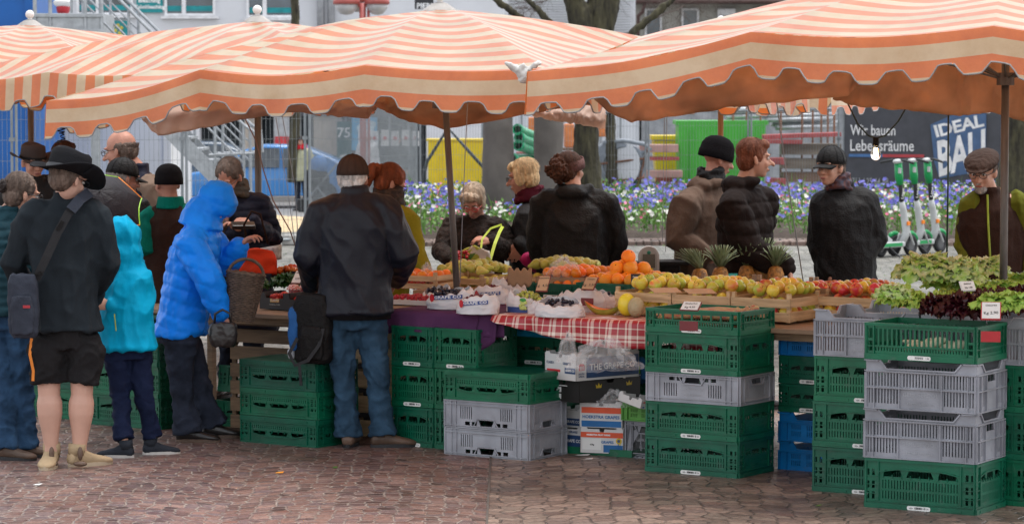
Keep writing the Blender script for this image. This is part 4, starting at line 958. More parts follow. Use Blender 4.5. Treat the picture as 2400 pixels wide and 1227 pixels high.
for i, (px, py, r, t) in enumerate(((2200, 735, .10, 'leftmost'), (2255, 742, .12, 'second'), (2310, 735, .12, 'third'), (2360, 728, .12, 'fourth'), (2408, 722, .12, 'rightmost'), (2285, 715, .11, 'rear left'), (2345, 708, .11, 'rear right'))):
    p = gnd(px, py, 1.0); ruffle_head('oakleaf_lettuce', t+' dark red oak leaf lettuce head of the heap', p, r, r*.8, OAK, 54, i+60, ruf=1.1, flat=.8, group='red oak leaf lettuces')
for i, (px, py, r, t) in enumerate(((560, 655, .10, 'dark leafy greens at the back of the left table'), (600, 650, .09, 'broccoli like greens left of the pole'), (668, 650, .10, 'leafy green bunch behind the tomatoes'), (720, 655, .09, 'green herbs behind the price card'))):
    p = gnd(px, py+22, TZL+.06); ruffle_head('leaf_vegetable', t, p, r, r*.6, leafmat('kale_green%d' % i, (.10, .16, .05), (.03, .10, .02)), 30, i+80, ruf=1.0, cat='vegetable')
# asparagus and parsnips
ASP = pm('asparagus', (.16, .24, .07), .5, var=.3, scale=20); m = MB(); rr = random.Random(2); q = gnd(358, 642, TZL+.02)
for i in range(22):
    a = rr.uniform(0, 6.28); r = .028*math.sqrt(rr.random()); h = .11+rr.uniform(0, .02); x, y = q.x+r*math.cos(a), q.y+r*math.sin(a); m.tube([(x, y, TZL+.02), (x*1, y, TZL+.02+h*.8), (x, y, TZL+.02+h)], [.0055, .005, .001], 6)
tag(m.build('asparagus_bunch', ASP, smooth=True), 'upright bundle of green asparagus at the left of the stall', 'asparagus')
PARS = pm('parsnip', (.55, .38, .18), .6, var=.2, scale=20)
for i in range(7):
    m = MB(); q = gnd(325+i*9, 650-(i % 3)*7, TZL+.05); m.tube([(0, 0, 0), (.01, .0, .05), (.02, 0, .10)], [.006, .013, .011], 8, round=True); o = m.build('parsnip', PARS, smooth=True); o.location = (q.x, q.y, TZL+.03); o.rotation_euler = (.3*(i % 3-1), .4*(i % 2)-.2, i); tag(o, 'pale parsnip standing beside the asparagus', 'parsnip', 'parsnips beside the asparagus')
# grapes in paper bags
BAGP = pm('white_bag_paper', (.74, .73, .75), .6, var=.05, scale=4, bump=.35, bs=14, trans=.12); BLUEI = pm('blue_print', (.03, .07, .25), .5, bump=0); REDI = pm('red_print_ink', (.55, .02, .03), .5, bump=0); WHI = pm('white_print', (.8, .8, .8), .5, bump=0)
GRP = dict(red=pm('red_grape', (.12, .015, .03), .25, var=.4, scale=20, bump=0), black=pm('black_grape', (.015, .013, .028), .25, var=.3, scale=20, bump=0), green=pm('green_grape', (.40, .42, .07), .25, var=.25, scale=20, bump=0))
def grape_bag(px, py, w_, h, kind, label, text=None, seed=0, lbl=None, th=-.35, n=46, z=TZ+.008):
    w_ *= 1.12; h *= 1.12; p = gnd(px, py, z)+nT*.06; T = thing('grape_bag', label, 'bag', p, th, 'paper bags of grapes'); m = MB(); nu, nv = 64, 14
    def R_(u, v):
        a = 2*math.pi*u; base = Vector((math.cos(a)*w_*.5, math.sin(a)*w_*.36, 0)); k = 1.08-.18*v+.10*math.sin(math.pi*v)
        cr = .10*noise.noise(Vector((math.cos(a)*2.2+seed*3, math.sin(a)*2.2, v*3)))+.06*noise.noise(Vector((math.cos(a)*6+seed*3, math.sin(a)*6, v*7)))
        rim = h*(.80+.22*math.sin(a+seed)+.15*noise.noise(Vector((math.cos(a)*3, math.sin(a)*3, seed*2)))+.05*math.sin(a*9+seed))
        return base*(k+cr)*(1.0 if v < 1 else .97)+Vector((0, 0, max(0.001, rim*v)))
    m.grid(R_, nu, nv); m.build('paper', BAGP, T, smooth=True, solid=.0015)
    g = MB(); rr = random.Random(seed+1)
    for i in range(n):
        a = rr.uniform(0, 6.28); r = math.sqrt(rr.random()); q = Vector((math.cos(a)*r*w_*.36, math.sin(a)*r*w_*.25, h*.66+h*.26*(1-r)+rr.uniform(-.01, .012))); s = rr.uniform(.0095, .012)
        g.ell(q, (s, s, s*1.15), n=8, m=6)
    g.build('grapes', GRP[kind], T, smooth=True)
    if text:
        b = MB(); tx = MB(); rd = MB(); z0, z1 = h*.45, h*.64
        def on(u, z_, off): # front surface, u in -1..1
            a = -math.pi/2+u*.85; v = z_/h; P_ = Vector((math.cos(a)*w_*.5, math.sin(a)*w_*.36, 0))*1.16; return P_*(1+off)+Vector((0, 0, z_))
        b.grid(lambda u, v: on((u-.5)*1.5+.1, z0+(z1-z0)*v+.012*u, .02), 14, 2); b.build('blue_band', BLUEI, T, fix=False)
        vs, fs = text_geo(text, (z1-z0)*1.02, .0006, 1.05); W_ = max(abs(v[0]) for v in vs); tx.add([on(v[0]/W_*.62+.15, (z0+z1)/2+v[1]+.012*((v[0]/W_*.62+.15)/1.5+.5), .035) for v in vs], fs); tx.build('lettering', WHI, T, fix=False)
        rd.add([on(-.62+.13*math.cos(a)*1.1, (z0+z1)/2+.024*math.sin(a), .04) for a in [2*math.pi*i/14 for i in range(14)]], [tuple(range(14))]); rd.build('red_stamp', REDI, T, fix=False)
    if lbl:
        b = MB(); b.grid(lambda u, v: Vector((math.cos(-math.pi/2+(u-.5)*1.6)*w_*.5*1.2, math.sin(-math.pi/2+(u-.5)*1.6)*w_*.36*1.2, h*.02+h*.26*v)), 10, 2); b.build('blue_base_print', BLUEI, T, fix=False)
        b = MB(); rr = random.Random(4)
        for i in range(16): b.ell((rr.uniform(-.02, .02)+.015, -w_*.44-.004, h*.38+rr.uniform(-.025, .025)), (.010, .003, .010), n=8, m=5)
        b.build('printed_grapes', pm('print_green_grape', (.45, .55, .15), .5, bump=0), T, smooth=True); b = MB(); b.ell((.015, -w_*.44-.006, h*.62), (.022, .002, .012), n=6, m=4); b.build('printed_leaf', pm('print_leaf', (.03, .25, .04), .5, bump=0), T)
grape_bag(1045, 724, .25, .115, 'black', 'large white grape bag at the left with blue printed band', 'GRAPE CO', 1, n=60)
grape_bag(1012, 712, .16, .10, 'black', 'narrow grape bag behind the leftmost one', None, 7, n=25)
grape_bag(1108, 736, .215, .105, 'red', 'front grape bag with short blue band and red grapes', 'GRAPE CO', 2, n=70)
grape_bag(1140, 712, .20, .10, 'red', 'grape bag behind the front one with dark red grapes', 'THE GRAPE', 3)
grape_bag(1182, 704, .20, .125, 'red', 'open grape bag at the rear with a heap of red grapes', None, 4, n=70)
grape_bag(1222, 732, .20, .115, 'green', 'grape bag with green grapes and printed vine leaf', None, 5, lbl=True)
grape_bag(1262, 736, .16, .09, 'green', 'small bag with a few green grapes beside the blue black ones', None, 8, n=18)
grape_bag(1300, 743, .24, .10, 'black', 'crumpled white bag with blue black grapes, front right', None, 6, n=26)
grape_bag(1352, 730, .24, .12, 'black', 'tall crumpled bag with purple spots before the oranges', None, 9, n=3)
grape_bag(1400, 722, .18, .11, 'black', 'closed crumpled bag at the right before the orange crate', None, 11, n=3)
# papaya and melons
q = gnd(1418, 738, TZ+.008)+Vector((0, .05, 0)); T = thing('papaya_slice', 'halved papaya with orange flesh beside the yellow melon', 'papaya', (q.x, q.y, TZ+.05), -.35)
m = MB(); m.grid(lambda u, v: Vector(((u-.5)*.26, .045*math.sin(math.pi*u)**.6*math.cos(math.pi*v), -.042*math.sin(math.pi*u)**.5*math.sin(math.pi*v)+.05*(2*u-1)**2-.012)), 20, 10); m.build('peel', fruit_mat('papaya_peel', (.15, .25, .04), (.45, .35, .05), .4), T, smooth=True)
m = MB(); m.grid(lambda u, v: Vector(((u-.5)*.255, .045*math.sin(math.pi*u)**.6*(1-2*v), .05*(2*u-1)**2-.011-.012*math.sin(math.pi*u)*math.sin(math.pi*v))), 20, 8); m.build('flesh', pm('papaya_flesh', (.80, .22, .05), .3, var=.15), T, smooth=True)
for (px, py, r, mt, nm, lb) in ((1470, 742, (.055, .055, .068), fruit_mat('honeydew', (.80, .66, .04), (.72, .55, .03), .35), 'honeydew_melon', 'yellow honeydew melon left of the apple crates'), (1492, 745, (.05, .05, .06), fruit_mat('cantaloupe', (.50, .42, .26), (.38, .30, .16), .6, bump=.8, bs=90), 'netted_melon', 'netted beige melon squeezed between yellow melon and crate')):
    q = gnd(px, py, TZ+.01)+Vector((0, .06, 0)); m = MB(); m.ell((0, 0, 0), r, n=20, m=14); o = m.build(nm, mt, smooth=True); o.location = (q.x, q.y, TZ+.01+r[2]); tag(o, lb, 'melon')
# ======================= PEOPLE =======================
SKIN = dict(fair=pm('skin_fair', (.50, .27, .19), .55, var=.12, scale=14, bump=.08, bs=120, spec=.35),
            old=pm('skin_old', (.46, .22, .155), .55, var=.16, scale=18, bump=.2, bs=110, spec=.35),
            tan=pm('skin_tan', (.40, .20, .13), .55, var=.15, scale=18, bump=.12, bs=110, spec=.35),
            leg=pm('skin_leg', (.56, .33, .25), .5, var=.10, scale=7, bump=.05, bs=160, spec=.35))
EYEW = pm('eye_white', (.6, .58, .55), .3, bump=0, var=.02); EYEB = pm('eye_iris', (.03, .025, .02), .2, bump=0)
LIP = pm('lip', (.30, .09, .08), .5, bump=0)
BROW = pm('eyebrow', (.12, .08, .06), .9, bump=0)
BLACKRUB = pm('black_rubber', (.02, .02, .022), .7)
def hairm(name, col, **k): return pm('hair_'+name, col, .6, var=.45, scale=14, stretch=(3, 3, .5), bump=.8, bs=70, spec=.3, **k)
def frame(o, x, y, z):
    M = Matrix((x, y, z)).transposed().to_4x4(); M.translation = o; return M
def hand(mb, wr, d, up, side, curl=.5, k=1.0, spread=.012):
    """palm plus five bent fingers; d: direction of the fingers, up: back of the hand, side: +1 thumb towards +x of the hand"""
    d = Vector(d).normalized(); up = Vector(up); up = (up-d*up.dot(d)).normalized(); x = d.cross(up).normalized()*side
    M = frame(Vector(wr), x, d, up)
    mb.ell((0, .045*k, 0), (.040*k, .055*k, .017*k), M, 10, 8)
    mb.ell((.014*k, .03*k, -.006*k), (.025*k, .038*k, .018*k), M, 8, 6)
    for i, (x0, ln) in enumerate([(.030, .072), (.010, .082), (-.011, .076), (-.030, .058)]):
        p = Vector((x0, .085-.004*abs(i-1), 0))*k; a = 0; pts = [Vector((x0*.8, .055, 0))*k, p]
        for q, fr in enumerate((.42, .32, .26)):
            a += curl*(.55, .85, .7)[q]*(1+.12*i)
            p = p+Vector((spread*(1.5-i)*.25, math.cos(a)*ln*fr*k, -math.sin(a)*ln*fr*k)); pts.append(p)
        mb.tube(pts, [.0095*k, .0095*k, .009*k, .0085*k, .0075*k], 7, M, round=True)
    mb.tube([Vector(p)*k for p in ((.022, .02, -.004), (.045, .045, -.012), (.052, .07, -.02), (.045, .092, -.03))], [.013*k, .012*k, .010*k, .009*k], 7, M, round=True)
def head_geo(mb, M, k=1.0, nose=1.0, jaw=1.0, young=False):
    mb.ell((0, -.012*k, .035*k), (.076*k, .096*k, .088*k), M, 16, 12)
    mb.ell((0, .022*k, -.03*k), (.062*jaw*k, .070*k, .085*k), M, 14, 10)
    mb.ell((0, .055*k, -.092*k), (.030*jaw*k, .028*k, .024*k), M, 10, 8)
    for s in (-1, 1):
        mb.ell((s*.036*k, .066*k, -.03*k), (.024*k, .022*k, .026*k), M, 8, 6)
        mb.ell((s*.079*k, -.004*k, -.012*k), (.010*k, .019*k, .033*k), M, 8, 6, Euler((.2, 0, s*.35)).to_matrix())
        mb.ell((s*.032*k, .083*k, .026*k), (.028*k, .012*k, .009*k), M, 8, 6)
    mb.tube([(0, .084*k, .014*k), (0, .098*k, -.010*k), (0, .112*k*nose, -.033*k)], [.009*k, .011*k, .015*k], 8, M, round=True)
    for s in (-1, 1): mb.ell((s*.012*k, .098*k, -.036*k), (.009*k, .010*k, .008*k), M, 6, 6)
    mb.ell((0, .088*k, -.064*k), (.026*k, .010*k, .007*k), M, 8, 6)
    mb.ell((0, .087*k, -.074*k), (.021*k, .010*k, .006*k), M, 8, 6)
def face_bits(P, M, k=1.0, glasses=None, beard=None, brow=BROW):
    for s in (-1, 1):
        e = MB(); e.ell((s*.032*k, .080*k, .004*k), (.015*k, .011*k, .0085*k), M, 8, 6); e.build('eye', EYEW, P, world=True, smooth=True)
        e2 = MB(); e2.ell((s*.031*k, .0895*k, .003*k), (.006*k, .003*k, .0065*k), M, 8, 6); e2.build('iris', EYEB, P, world=True, smooth=True)
        b = MB(); b.tube([(s*.014*k, .096*k, .026*k), (s*.034*k, .094*k, .031*k), (s*.052*k, .080*k, .025*k)], [.003*k, .004*k, .002*k], 6, M); b.build('eyebrow', brow, P, world=True, smooth=True)
    m = MB(); m.ell((0, .0965*k, -.0685*k), (.022*k, .0045*k, .0055*k), M, 10, 6); m.build('mouth', LIP, P, world=True, smooth=True)
    if glasses:
        g = MB()
        for s in (-1, 1):
            pts = [Vector((s*.034*k+.024*k*math.cos(a), .108*k, .002*k+.017*k*math.sin(a))) for a in [2*math.pi*i/14 for i in range(15)]]
            g.tube(pts, .0022*k, 5, M, caps=False)
            g.tube([(s*.058*k, .107*k, .006*k), (s*.078*k, .06*k, .008*k), (s*.083*k, 0, .006*k)], .0022*k, 5, M)
        g.tube([(-.011*k, .109*k, .004*k), (.011*k, .109*k, .004*k)], .0022*k, 5, M)
        g.build('glasses', glasses, P, world=True)
    if beard:
        b = MB(); b.ell((0, .060*k, -.095*k), (.040*k, .036*k, .032*k), M, 10, 8); b.ell((0, .094*k, -.055*k), (.026*k, .010*k, .008*k), M, 10, 8)
        b.blob('beard', beard, P, .006, 2, folds(.005, 40, 1))
def headgear(P, M, kind, mat, k=1.0, mat2=None):
    """kind: cap, beanie, flatcap, brimhat, tall"""
    m = MB()
    if kind in ('cap', 'capback'):
        M = M @ Matrix.Translation((0, -.002, -.010)) @ Matrix.Scale(1.07, 4); sec = []
        for i in range(9):
            t = i/8; a = t*R(88)
            sec.append([Vector((math.cos(a)*.084*k*math.cos(p), -.012*k+math.cos(a)*.104*k*math.sin(p), .028*k+math.sin(a)**.85*.108*k)) for p in [2*math.pi*j/24 for j in range(24)]])
        m.loft(sec, True, M); m.ell((0, -.01*k, .137*k), (.007*k, .007*k, .004*k), M, 6, 5)
        for j in range(6):
            a = math.pi*j/6
            m.tube([Vector((math.sin(q)*math.cos(a)*.0855*k, -.012*k+math.sin(q)*math.sin(a)*.1055*k, .028*k+math.cos(q)**.85*.1095*k)) for q in [R(-86+172*i/10) for i in range(11)]], .0013*k, 4, M)
        m.build('hat_crown', mat, P, world=True, smooth=True)
        v = MB(); yb = .085*k
        top = lambda u, w: Vector(((u-.5)*2*.073*k*(1-.25*w*w*(abs(2*u-1))), (yb-.035*k*abs(2*u-1)**2)+w*.075*k*math.sqrt(max(0, 1-.75*(2*u-1)**2)), .030*k-w*.020*k-.012*k*(2*u-1)**2))
        v.grid(top, 10, 4, M); v.build('visor', mat, P, world=True, smooth=True, solid=.005)
    elif kind == 'beanie':
        M = M @ Matrix.Translation((0, 0, -.012)); sec = []
        for t, r, z in ((0, 1.0, -.005), (.1, 1.03, .0), (.2, 1.03, .035), (.25, 1.0, .04), (.5, .96, .075), (.7, .80, .105), (.85, .55, .125), (.95, .25, .134), (1, .05, .136)):
            sec.append([Vector((.088*k*r*math.cos(p)*(1+.015*(j % 2)), -.015*k+.106*k*r*math.sin(p)*(1+.015*(j % 2)), z*k+.012*k)) for j, p in enumerate([2*math.pi*j/48 for j in range(48)])])
        m.loft(sec, True, M); m.build('beanie', mat, P, world=True, smooth=True)
    elif kind == 'flatcap':
        M = M @ Matrix.Translation((0, -.006, .004)) @ Matrix.Scale(1.09, 4)
        m.ell((0, .010*k, .062*k), (.100*k, .128*k, .046*k), M, 18, 10, Euler((-.22, 0, 0)).to_matrix())
        m.ell((0, -.004*k, .044*k), (.090*k, .112*k, .040*k), M, 18, 10)
        m.ell((0, .112*k, .036*k), (.066*k, .045*k, .010*k), M, 14, 6, Euler((-.25, 0, 0)).to_matrix())
        m.blob('flat_cap', mat, P, .006, 2, folds(.003, 20, 1))
    elif kind == 'brimhat':
        prof = [(.094, .0), (.093, .03), (.090, .07), (.086, .095), (.070, .112), (.03, .108), (.004, .100)]
        m.loft([[Vector((r*.95*k*math.cos(p), -.01*k+r*1.14*k*math.sin(p), (z+.022)*k-.012*k*(abs(math.cos(p))**4 if i > 3 else 0))) for p in [2*math.pi*j/28 for j in range(28)]] for i, (r, z) in enumerate(prof)], True, M)
        m.build('hat_crown', mat, P, world=True, smooth=True)
        b = MB()
        def br(u, w_):
            p = 2*math.pi*u; rr = .088+.078*w_
            lift = .045*abs(math.cos(p))**2.5*w_**1.5-.022*abs(math.sin(p))**2*w_
            return Vector((rr*.97*k*math.cos(p), -.01*k+rr*1.12*k*math.sin(p), (.024+lift)*k))
        b.grid(br, 40, 5, M); b.build('hat_brim', mat, P, world=True, smooth=True, solid=.005)
        if mat2:
            h = MB(); h.lathe([(.0965, .0), (.0965, .02)], 28, M @ Matrix.Diagonal((.97*k, 1.15*k, k, 1)) @ Matrix.Translation((0, -.009, .026)), caps=False); h.build('hat_band', mat2, P, world=True, smooth=True)
def hair(P, M, kind, mat, k=1.0, seed=0):
    m = MB()
    if kind in ('short', 'bob', 'back', 'ring'):
        if kind != 'ring': m.ell((0, -.022*k, .045*k), (.086*k, .100*k, .090*k), M, 16, 12)
        m.ell((0, -.050*k, -.008*k), (.080*k, .066*k, .075*k if kind == 'ring' else .085*k), M, 14, 10)
        if kind == 'short':
            m.ell((0, .055*k, .090*k), (.060*k, .040*k, .034*k), M, 12, 8)
            for s in (-1, 1): m.ell((s*.074*k, .012*k, .020*k), (.012*k, .030*k, .040*k), M, 8, 6)
        if kind == 'bob':
            m.ell((.01*k, .055*k, .080*k), (.078*k, .045*k, .040*k), M, 12, 8)
            for s in (-1, 1): m.ell((s*.074*k, .010*k, .005*k), (.020*k, .045*k, .070*k), M, 8, 6)
        if kind == 'ring':
            for s in (-1, 1): m.ell((s*.072*k, -.025*k, .01*k), (.014*k, .045*k, .035*k), M, 8, 6)
    if kind == 'back':
        for s in (-1, 1): m.ell((s*.066*k, .0*k, .045*k), (.022*k, .055*k, .050*k), M, 8, 6)
    rr = random.Random(seed+int(M.translation.x*100)); st = MB()
    for i in range({'short': 420, 'bob': 520, 'back': 360, 'ring': 260}[kind]):
        az = rr.uniform(0, 6.283) if kind in ('short', 'bob') else rr.uniform(math.pi, 2*math.pi)+rr.uniform(-.5, .5)
        t0 = rr.uniform(.15, 1.2) if kind != 'ring' else rr.uniform(1.72, 1.9)
        if kind == 'back': t0 = rr.uniform(.2, 1.7)
        ln = rr.uniform(.35, .75) if kind != 'ring' else .45; w_ = .0016*k; tw = rr.uniform(-.25, .25); vs = []
        if math.sin(az) > .35 and t0+ln > 1.15: ln = max(.15, 1.15-t0)
        for q in range(5):
            t = t0+ln*q/4; a = az+tw*q/4; e = 1.02+.03*rr.random()+(.05*q/4 if kind == 'bob' else .015*q/4)
            c = Vector((math.sin(t)*math.cos(a)*.088*e, -.022+math.sin(t)*math.sin(a)*.103*e, .042+math.cos(t)*.094*e))*k; s_ = Vector((-math.sin(a), math.cos(a), 0))*w_*(1-q/5); vs += [c-s_, c+s_]
        st.add(vs, [(2*q, 2*q+1, 2*q+3, 2*q+2) for q in range(4)], M)
    st.build('hair_strands', mat, P, world=True, fix=False)
    return m.blob('hair', mat, P, .006, 2, lambda c, n: .006*noise.noise(Vector((c.x*60, c.y*60, c.z*14+seed)))+.004*noise.noise(c*90))
def hood_down(mb, M, k=1.0, s=1.0):
    mb.ell((0, -.075*k, -.165*k), (.125*k*s, .075*k*s, .065*k*s), M, 14, 8, Euler((.35, 0, 0)).to_matrix())
    for q in (-1, 1): mb.ell((q*.085*k, -.02*k, -.150*k), (.045*k*s, .085*k*s, .045*k*s), M, 10, 8, Euler((.3, 0, -q*.5)).to_matrix())
def person(label, px, Y, ang, ht=1.75, J={}, bulk=1.0, jacket=None, hem=.14, jdisp=None, trouser=None, tdisp=None, shoe=None, sole=None, skin='fair',
           ha=None, hp=0, tilt=0, nose=1.0, face=True, glasses=None, beard=None, hands=(1, 1), hand_dir=None, shorts=False, toes=None, hood=None, collar=True,
           sleeve=None, sleeve_mat=None, vox=.0075, legw=1.0, hk=1.0, feet=None, group=None, browm=BROW, curl=.6, loc=None):
    Wd = at(px, 600, Y); O = Vector((Wd.x, Y, gz(Y))) if loc is None else Vector(loc)
    k = ht/1.75; a = R(ang); f = Vector((math.sin(a), math.cos(a), 0)); r = Vector((math.cos(a), -math.sin(a), 0)); u = Vector((0, 0, 1))
    jp = {n: (at(v[0], v[1], Y+v[2]) if len(v) == 3 else v) for n, v in J.items()}
    g = lambda n, d: jp.get(n, d)
    pel = g('pel', O+u*.96*k); neck = g('neck', pel+u*.53*k); sp = (neck-pel).normalized()
    sr = g('sr', neck+r*.185*k*bulk-sp*.065*k); sl_ = g('sl', neck-r*.185*k*bulk-sp*.065*k)
    er = g('er', sr+r*.06*k-f*.03*k-u*.28*k); el = g('el', sl_-r*.06*k-f*.03*k-u*.28*k)
    wr = g('wr', er+f*.08*k-u*.24*k-r*.01); wl = g('wl', el+f*.08*k-u*.24*k+r*.01)
    hc = g('head', neck+u*.155*k+f*.03*k)
    hr = pel+r*.09*k-sp*.03; hl = pel-r*.09*k-sp*.03
    ar = g('ar', Vector((O.x, O.y, O.z))+r*.11*k+u*.09*k); al = g('al', Vector((O.x, O.y, O.z))-r*.11*k+u*.09*k)
    kr = g('kr', lerp(hr, ar, .48)+f*.03*k); kl = g('kl', lerp(hl, al, .48)+f*.03*k)
    P = thing('person', label, 'person', O, 0, group)
    # head frame
    ya = R(ang if ha is None else ha); hf = Vector((math.sin(ya), math.cos(ya), 0)); hrt = Vector((math.cos(ya), -math.sin(ya), 0))
    rot = Matrix((hrt, hf, u)).transposed() @ Euler((R(-hp), R(tilt), 0)).to_matrix()
    HM = rot.to_4x4(); HM.translation = hc
    kk = k*hk*1.04
    sx = (sr-sl_).normalized(); sy = u.cross(sx).normalized() if True else f
    if sy.dot(f) < 0: sy = -sy
    def ring(c, w, d, n=18): return [c+sx*w*math.cos(2*math.pi*i/n)+sy*d*math.sin(2*math.pi*i/n) for i in range(n)]
    # ---- one continuous body
    b = MB(); head_geo(b, HM, kk, nose)
    b.tube([lerp(pel, neck, .8), neck+u*.01, lerp(neck, hc, .55)-hf*.0, hc-hf*.02-u*.01], [.075*k, .060*k, .056*k, .055*k], 12)
    b.loft([ring(pel-sp*.06, .13*k, .09*k), ring(lerp(pel, neck, .3), .12*k, .085*k), ring(lerp(pel, neck, .65), .13*k, .09*k), ring(lerp(pel, neck, .9), .12*k, .07*k), ring(neck, .055*k, .05*k)])
    for (s_, e_, w_) in ((sr, er, wr), (sl_, el, wl)):
        b.tube([lerp(neck, s_, .6), s_, lerp(s_, e_, .5), e_, lerp(e_, w_, .35), w_], [.05*k, .048*k, .042*k, .036*k, .038*k, .026*k], 10)
    for h_, k_, a_ in ((hr, kr, ar), (hl, kl, al)):
        if shorts: b.tube([h_, lerp(h_, k_, .5), k_+u*.04, k_-u*.05, lerp(k_, a_, .25), lerp(k_, a_, .42), lerp(k_, a_, .70), a_+u*.03, a_-u*.03],
                       [.09*k, .085*k, .068*k, .064*k, .078*k*legw, .076*k*legw, .052*k, .040*k, .042*k], 14)
        else: b.tube([h_, k_, a_], [.075*k, .05*k, .035*k], 10)
    for i, (e_, w_) in enumerate(((er, wr), (el, wl))):
        if not hands[i]: b.ell(w_+(w_-e_).normalized()*.04, (.03, .03, .04)); continue
        dd = (w_-e_).normalized(); bk = (sx if i == 0 else -sx)
        hd = None if hand_dir is None else hand_dir[i]
        if hd: dd2 = Vector(hd[0]).normalized(); bk = Vector(hd[1])
        else: dd2 = dd
        if abs(dd2.dot(bk)) > .92: bk = u
        side = (1 if i == 0 else -1)
        xs = dd2.cross(bk).normalized()*side
        if hd and len(hd) > 2: side *= hd[2]
        else:   # thumb towards the front of the body
            if xs.dot(f+u*.4) < 0: side = -side
        hand(b, w_+dd*.005, dd2, bk, side, curl, k*1.08)
    b.blob('body', SKIN[skin], P, vox, 2)
    if face: face_bits(P, HM, kk, glasses, beard, browm)
    # ---- jacket
    if jacket:
        j = MB(); B = bulk*k
        hc_ = pel-sp*hem
        j.loft([ring(hc_, .195*B, .150*B), ring(hc_+sp*.02, .205*B, .160*B), ring(lerp(hc_, pel, .8), .200*B, .155*B), ring(lerp(pel, neck, .22), .185*B, .145*B), ring(lerp(pel, neck, .5), .195*B, .150*B),
                ring(lerp(pel, neck, .72), .205*B, .148*B), ring(lerp(pel, neck, .86), .190*B, .125*B), ring(lerp(pel, neck, .96), .110*B, .085*B), ring(neck+u*.01, .075*k, .075*k)])
        S = sleeve or (.082, .070, .060, .052)
        tgt = j if sleeve_mat is None else MB()
        for (s_, e_, w_) in ((sr, er, wr), (sl_, el, wl)):
            s0 = lerp(neck, s_, .55 if sleeve_mat is None else .86)-sp*.03
            if sleeve_mat: j.tube([lerp(neck, s_, .35)-sp*.05, lerp(neck, s_, .68)-sp*.02], [.075*B, .068*B], 14, round=True)
            tgt.tube([s0, lerp(s0, s_, .7), s_-sp*.01, lerp(s_, e_, .5), e_, lerp(e_, w_, .5), lerp(e_, w_, .96)], [.085*B if sleeve_mat is None else .08*B, .085*B if sleeve_mat is None else .098*B, S[0]*B, (S[0]+S[1])/2*B, S[1]*B, S[2]*B, S[3]*B], 14, round=True)
        if collar: j.tube([neck-u*.02, neck+u*.045*k], [.083*k, .078*k], 16)
        if hood == 'down':
            NM = Matrix((r, f, u)).transposed().to_4x4(); NM.translation = neck+u*.155*k; hood_down(j, NM, k)
        if hood == 'up':
            j.ell((0, -.01*kk, .025*kk), (.112*kk, .135*kk, .128*kk), HM, 18, 12)
            j.ell((0, -.045*kk, -.08*kk), (.108*kk, .105*kk, .12*kk), HM, 16, 10)
            j.tube([neck-u*.03, lerp(neck, hc, .5)-hf*.03, hc-hf*.04], [.155*k, .128*k, .11*k], 14)
        j.blob('jacket', jacket, P, .010, 3, jdisp or folds(.010, 6, .45, px*.1))
        if sleeve_mat: tgt.blob('sleeves', sleeve_mat, P, .009, 3, folds(.006, 8, .6, px*.2))
    if trouser:
        t = MB(); t.loft([ring(pel+sp*.06, .150*k, .115*k), ring(pel-sp*.02, .165*k, .130*k), ring(pel-sp*.10, .165*k, .125*k)])
        for h_, k_, a_, s_ in ((hr, kr, ar, 1), (hl, kl, al, -1)):
            if shorts: t.tube([h_, h_-u*.08+r*s_*.02, lerp(h_, k_, .6)+r*s_*.012, lerp(h_, k_, 1.0)+u*.02], [.105*k, .115*k, .108*k, .105*k], 16)
            else: t.tube([h_, lerp(h_, k_, .3), k_, lerp(k_, a_, .5), a_+u*.01], [.100*k*legw, .094*k*legw, .073*k*legw, .066*k*legw, (feet or .066)*k], 14)
        t.blob('shorts' if shorts else 'trousers', trouser, P, .010, 3, tdisp or folds(.011, 9, 1.1, px*.3))
    if shoe:
        for i, a_ in enumerate((ar, al)):
            ta = R(toes[i]) if toes else a+R(8 if i == 0 else -8)
            d = Vector((math.sin(ta), math.cos(ta), 0)); x = Vector((d.y, -d.x, 0)); M = frame(Vector((a_.x, a_.y, O.z)), x, d, u)
            s = MB(); sec = []
            for y_, w_, z0, z1 in ((-.075, .020, .03, .06), (-.065, .036, .018, .085), (-.03, .042, .012, .115), (.02, .044, .012, .105), (.07, .046, .012, .078), (.12, .052, .012, .062), (.165, .050, .012, .052), (.195, .036, .014, .042), (.208, .014, .018, .030)):
                c = (z0+z1)/2; h = (z1-z0)/2
                sec.append([Vector((w_*k*math.copysign(abs(math.cos(q))**.75, math.cos(q)), y_*k, (c+h*math.copysign(abs(math.sin(q))**.8, math.sin(q)))*k)) for q in [2*math.pi*n_/14 for n_ in range(14)]])
            s.loft(sec, True, M); s.tube([(0, -.02*k, .07*k), (0, -.015*k, .135*k)], [.050*k, .052*k], 14, M)
            so_ = s.build('shoe', shoe, P, world=True, smooth=True)
            q = MB(); q.loft([[Vector((w_*1.08*k*math.cos(p_), (.066+.142*math.sin(p_)*1.02)*k, z)) for p_, w_ in [(2*math.pi*n_/20, .046+.010*math.sin(2*math.pi*n_/20)) for n_ in range(20)]] for z in (.001, .005*k, .026*k)], True, M)
            q.build('sole', sole or BLACKRUB, so_, world=True, smooth=False)
    return dict(P=P, HM=HM, k=kk, hc=hc, neck=neck, pel=pel, sr=sr, sl=sl_, er=er, el=el, wr=wr, wl=wl, f=f, r=r, hf=hf, sx=sx, sy=sy, sp=sp, O=O)
def scarf(q, mat, s=1.0):
    m = MB(); c = lerp(q['neck'], q['hc'], .25)
    for dz, rr in ((-.03, .095), (.01, .088), (.045, .078)):
        m.tube([c+Vector((math.cos(a)*rr*s, math.sin(a)*rr*s, dz+.012*math.sin(2*a+dz*50))) for a in [2*math.pi*i/16 for i in range(17)]], .026*s, 8)
    m.blob('scarf', mat, q['P'], .009, 2, folds(.006, 18, 1))
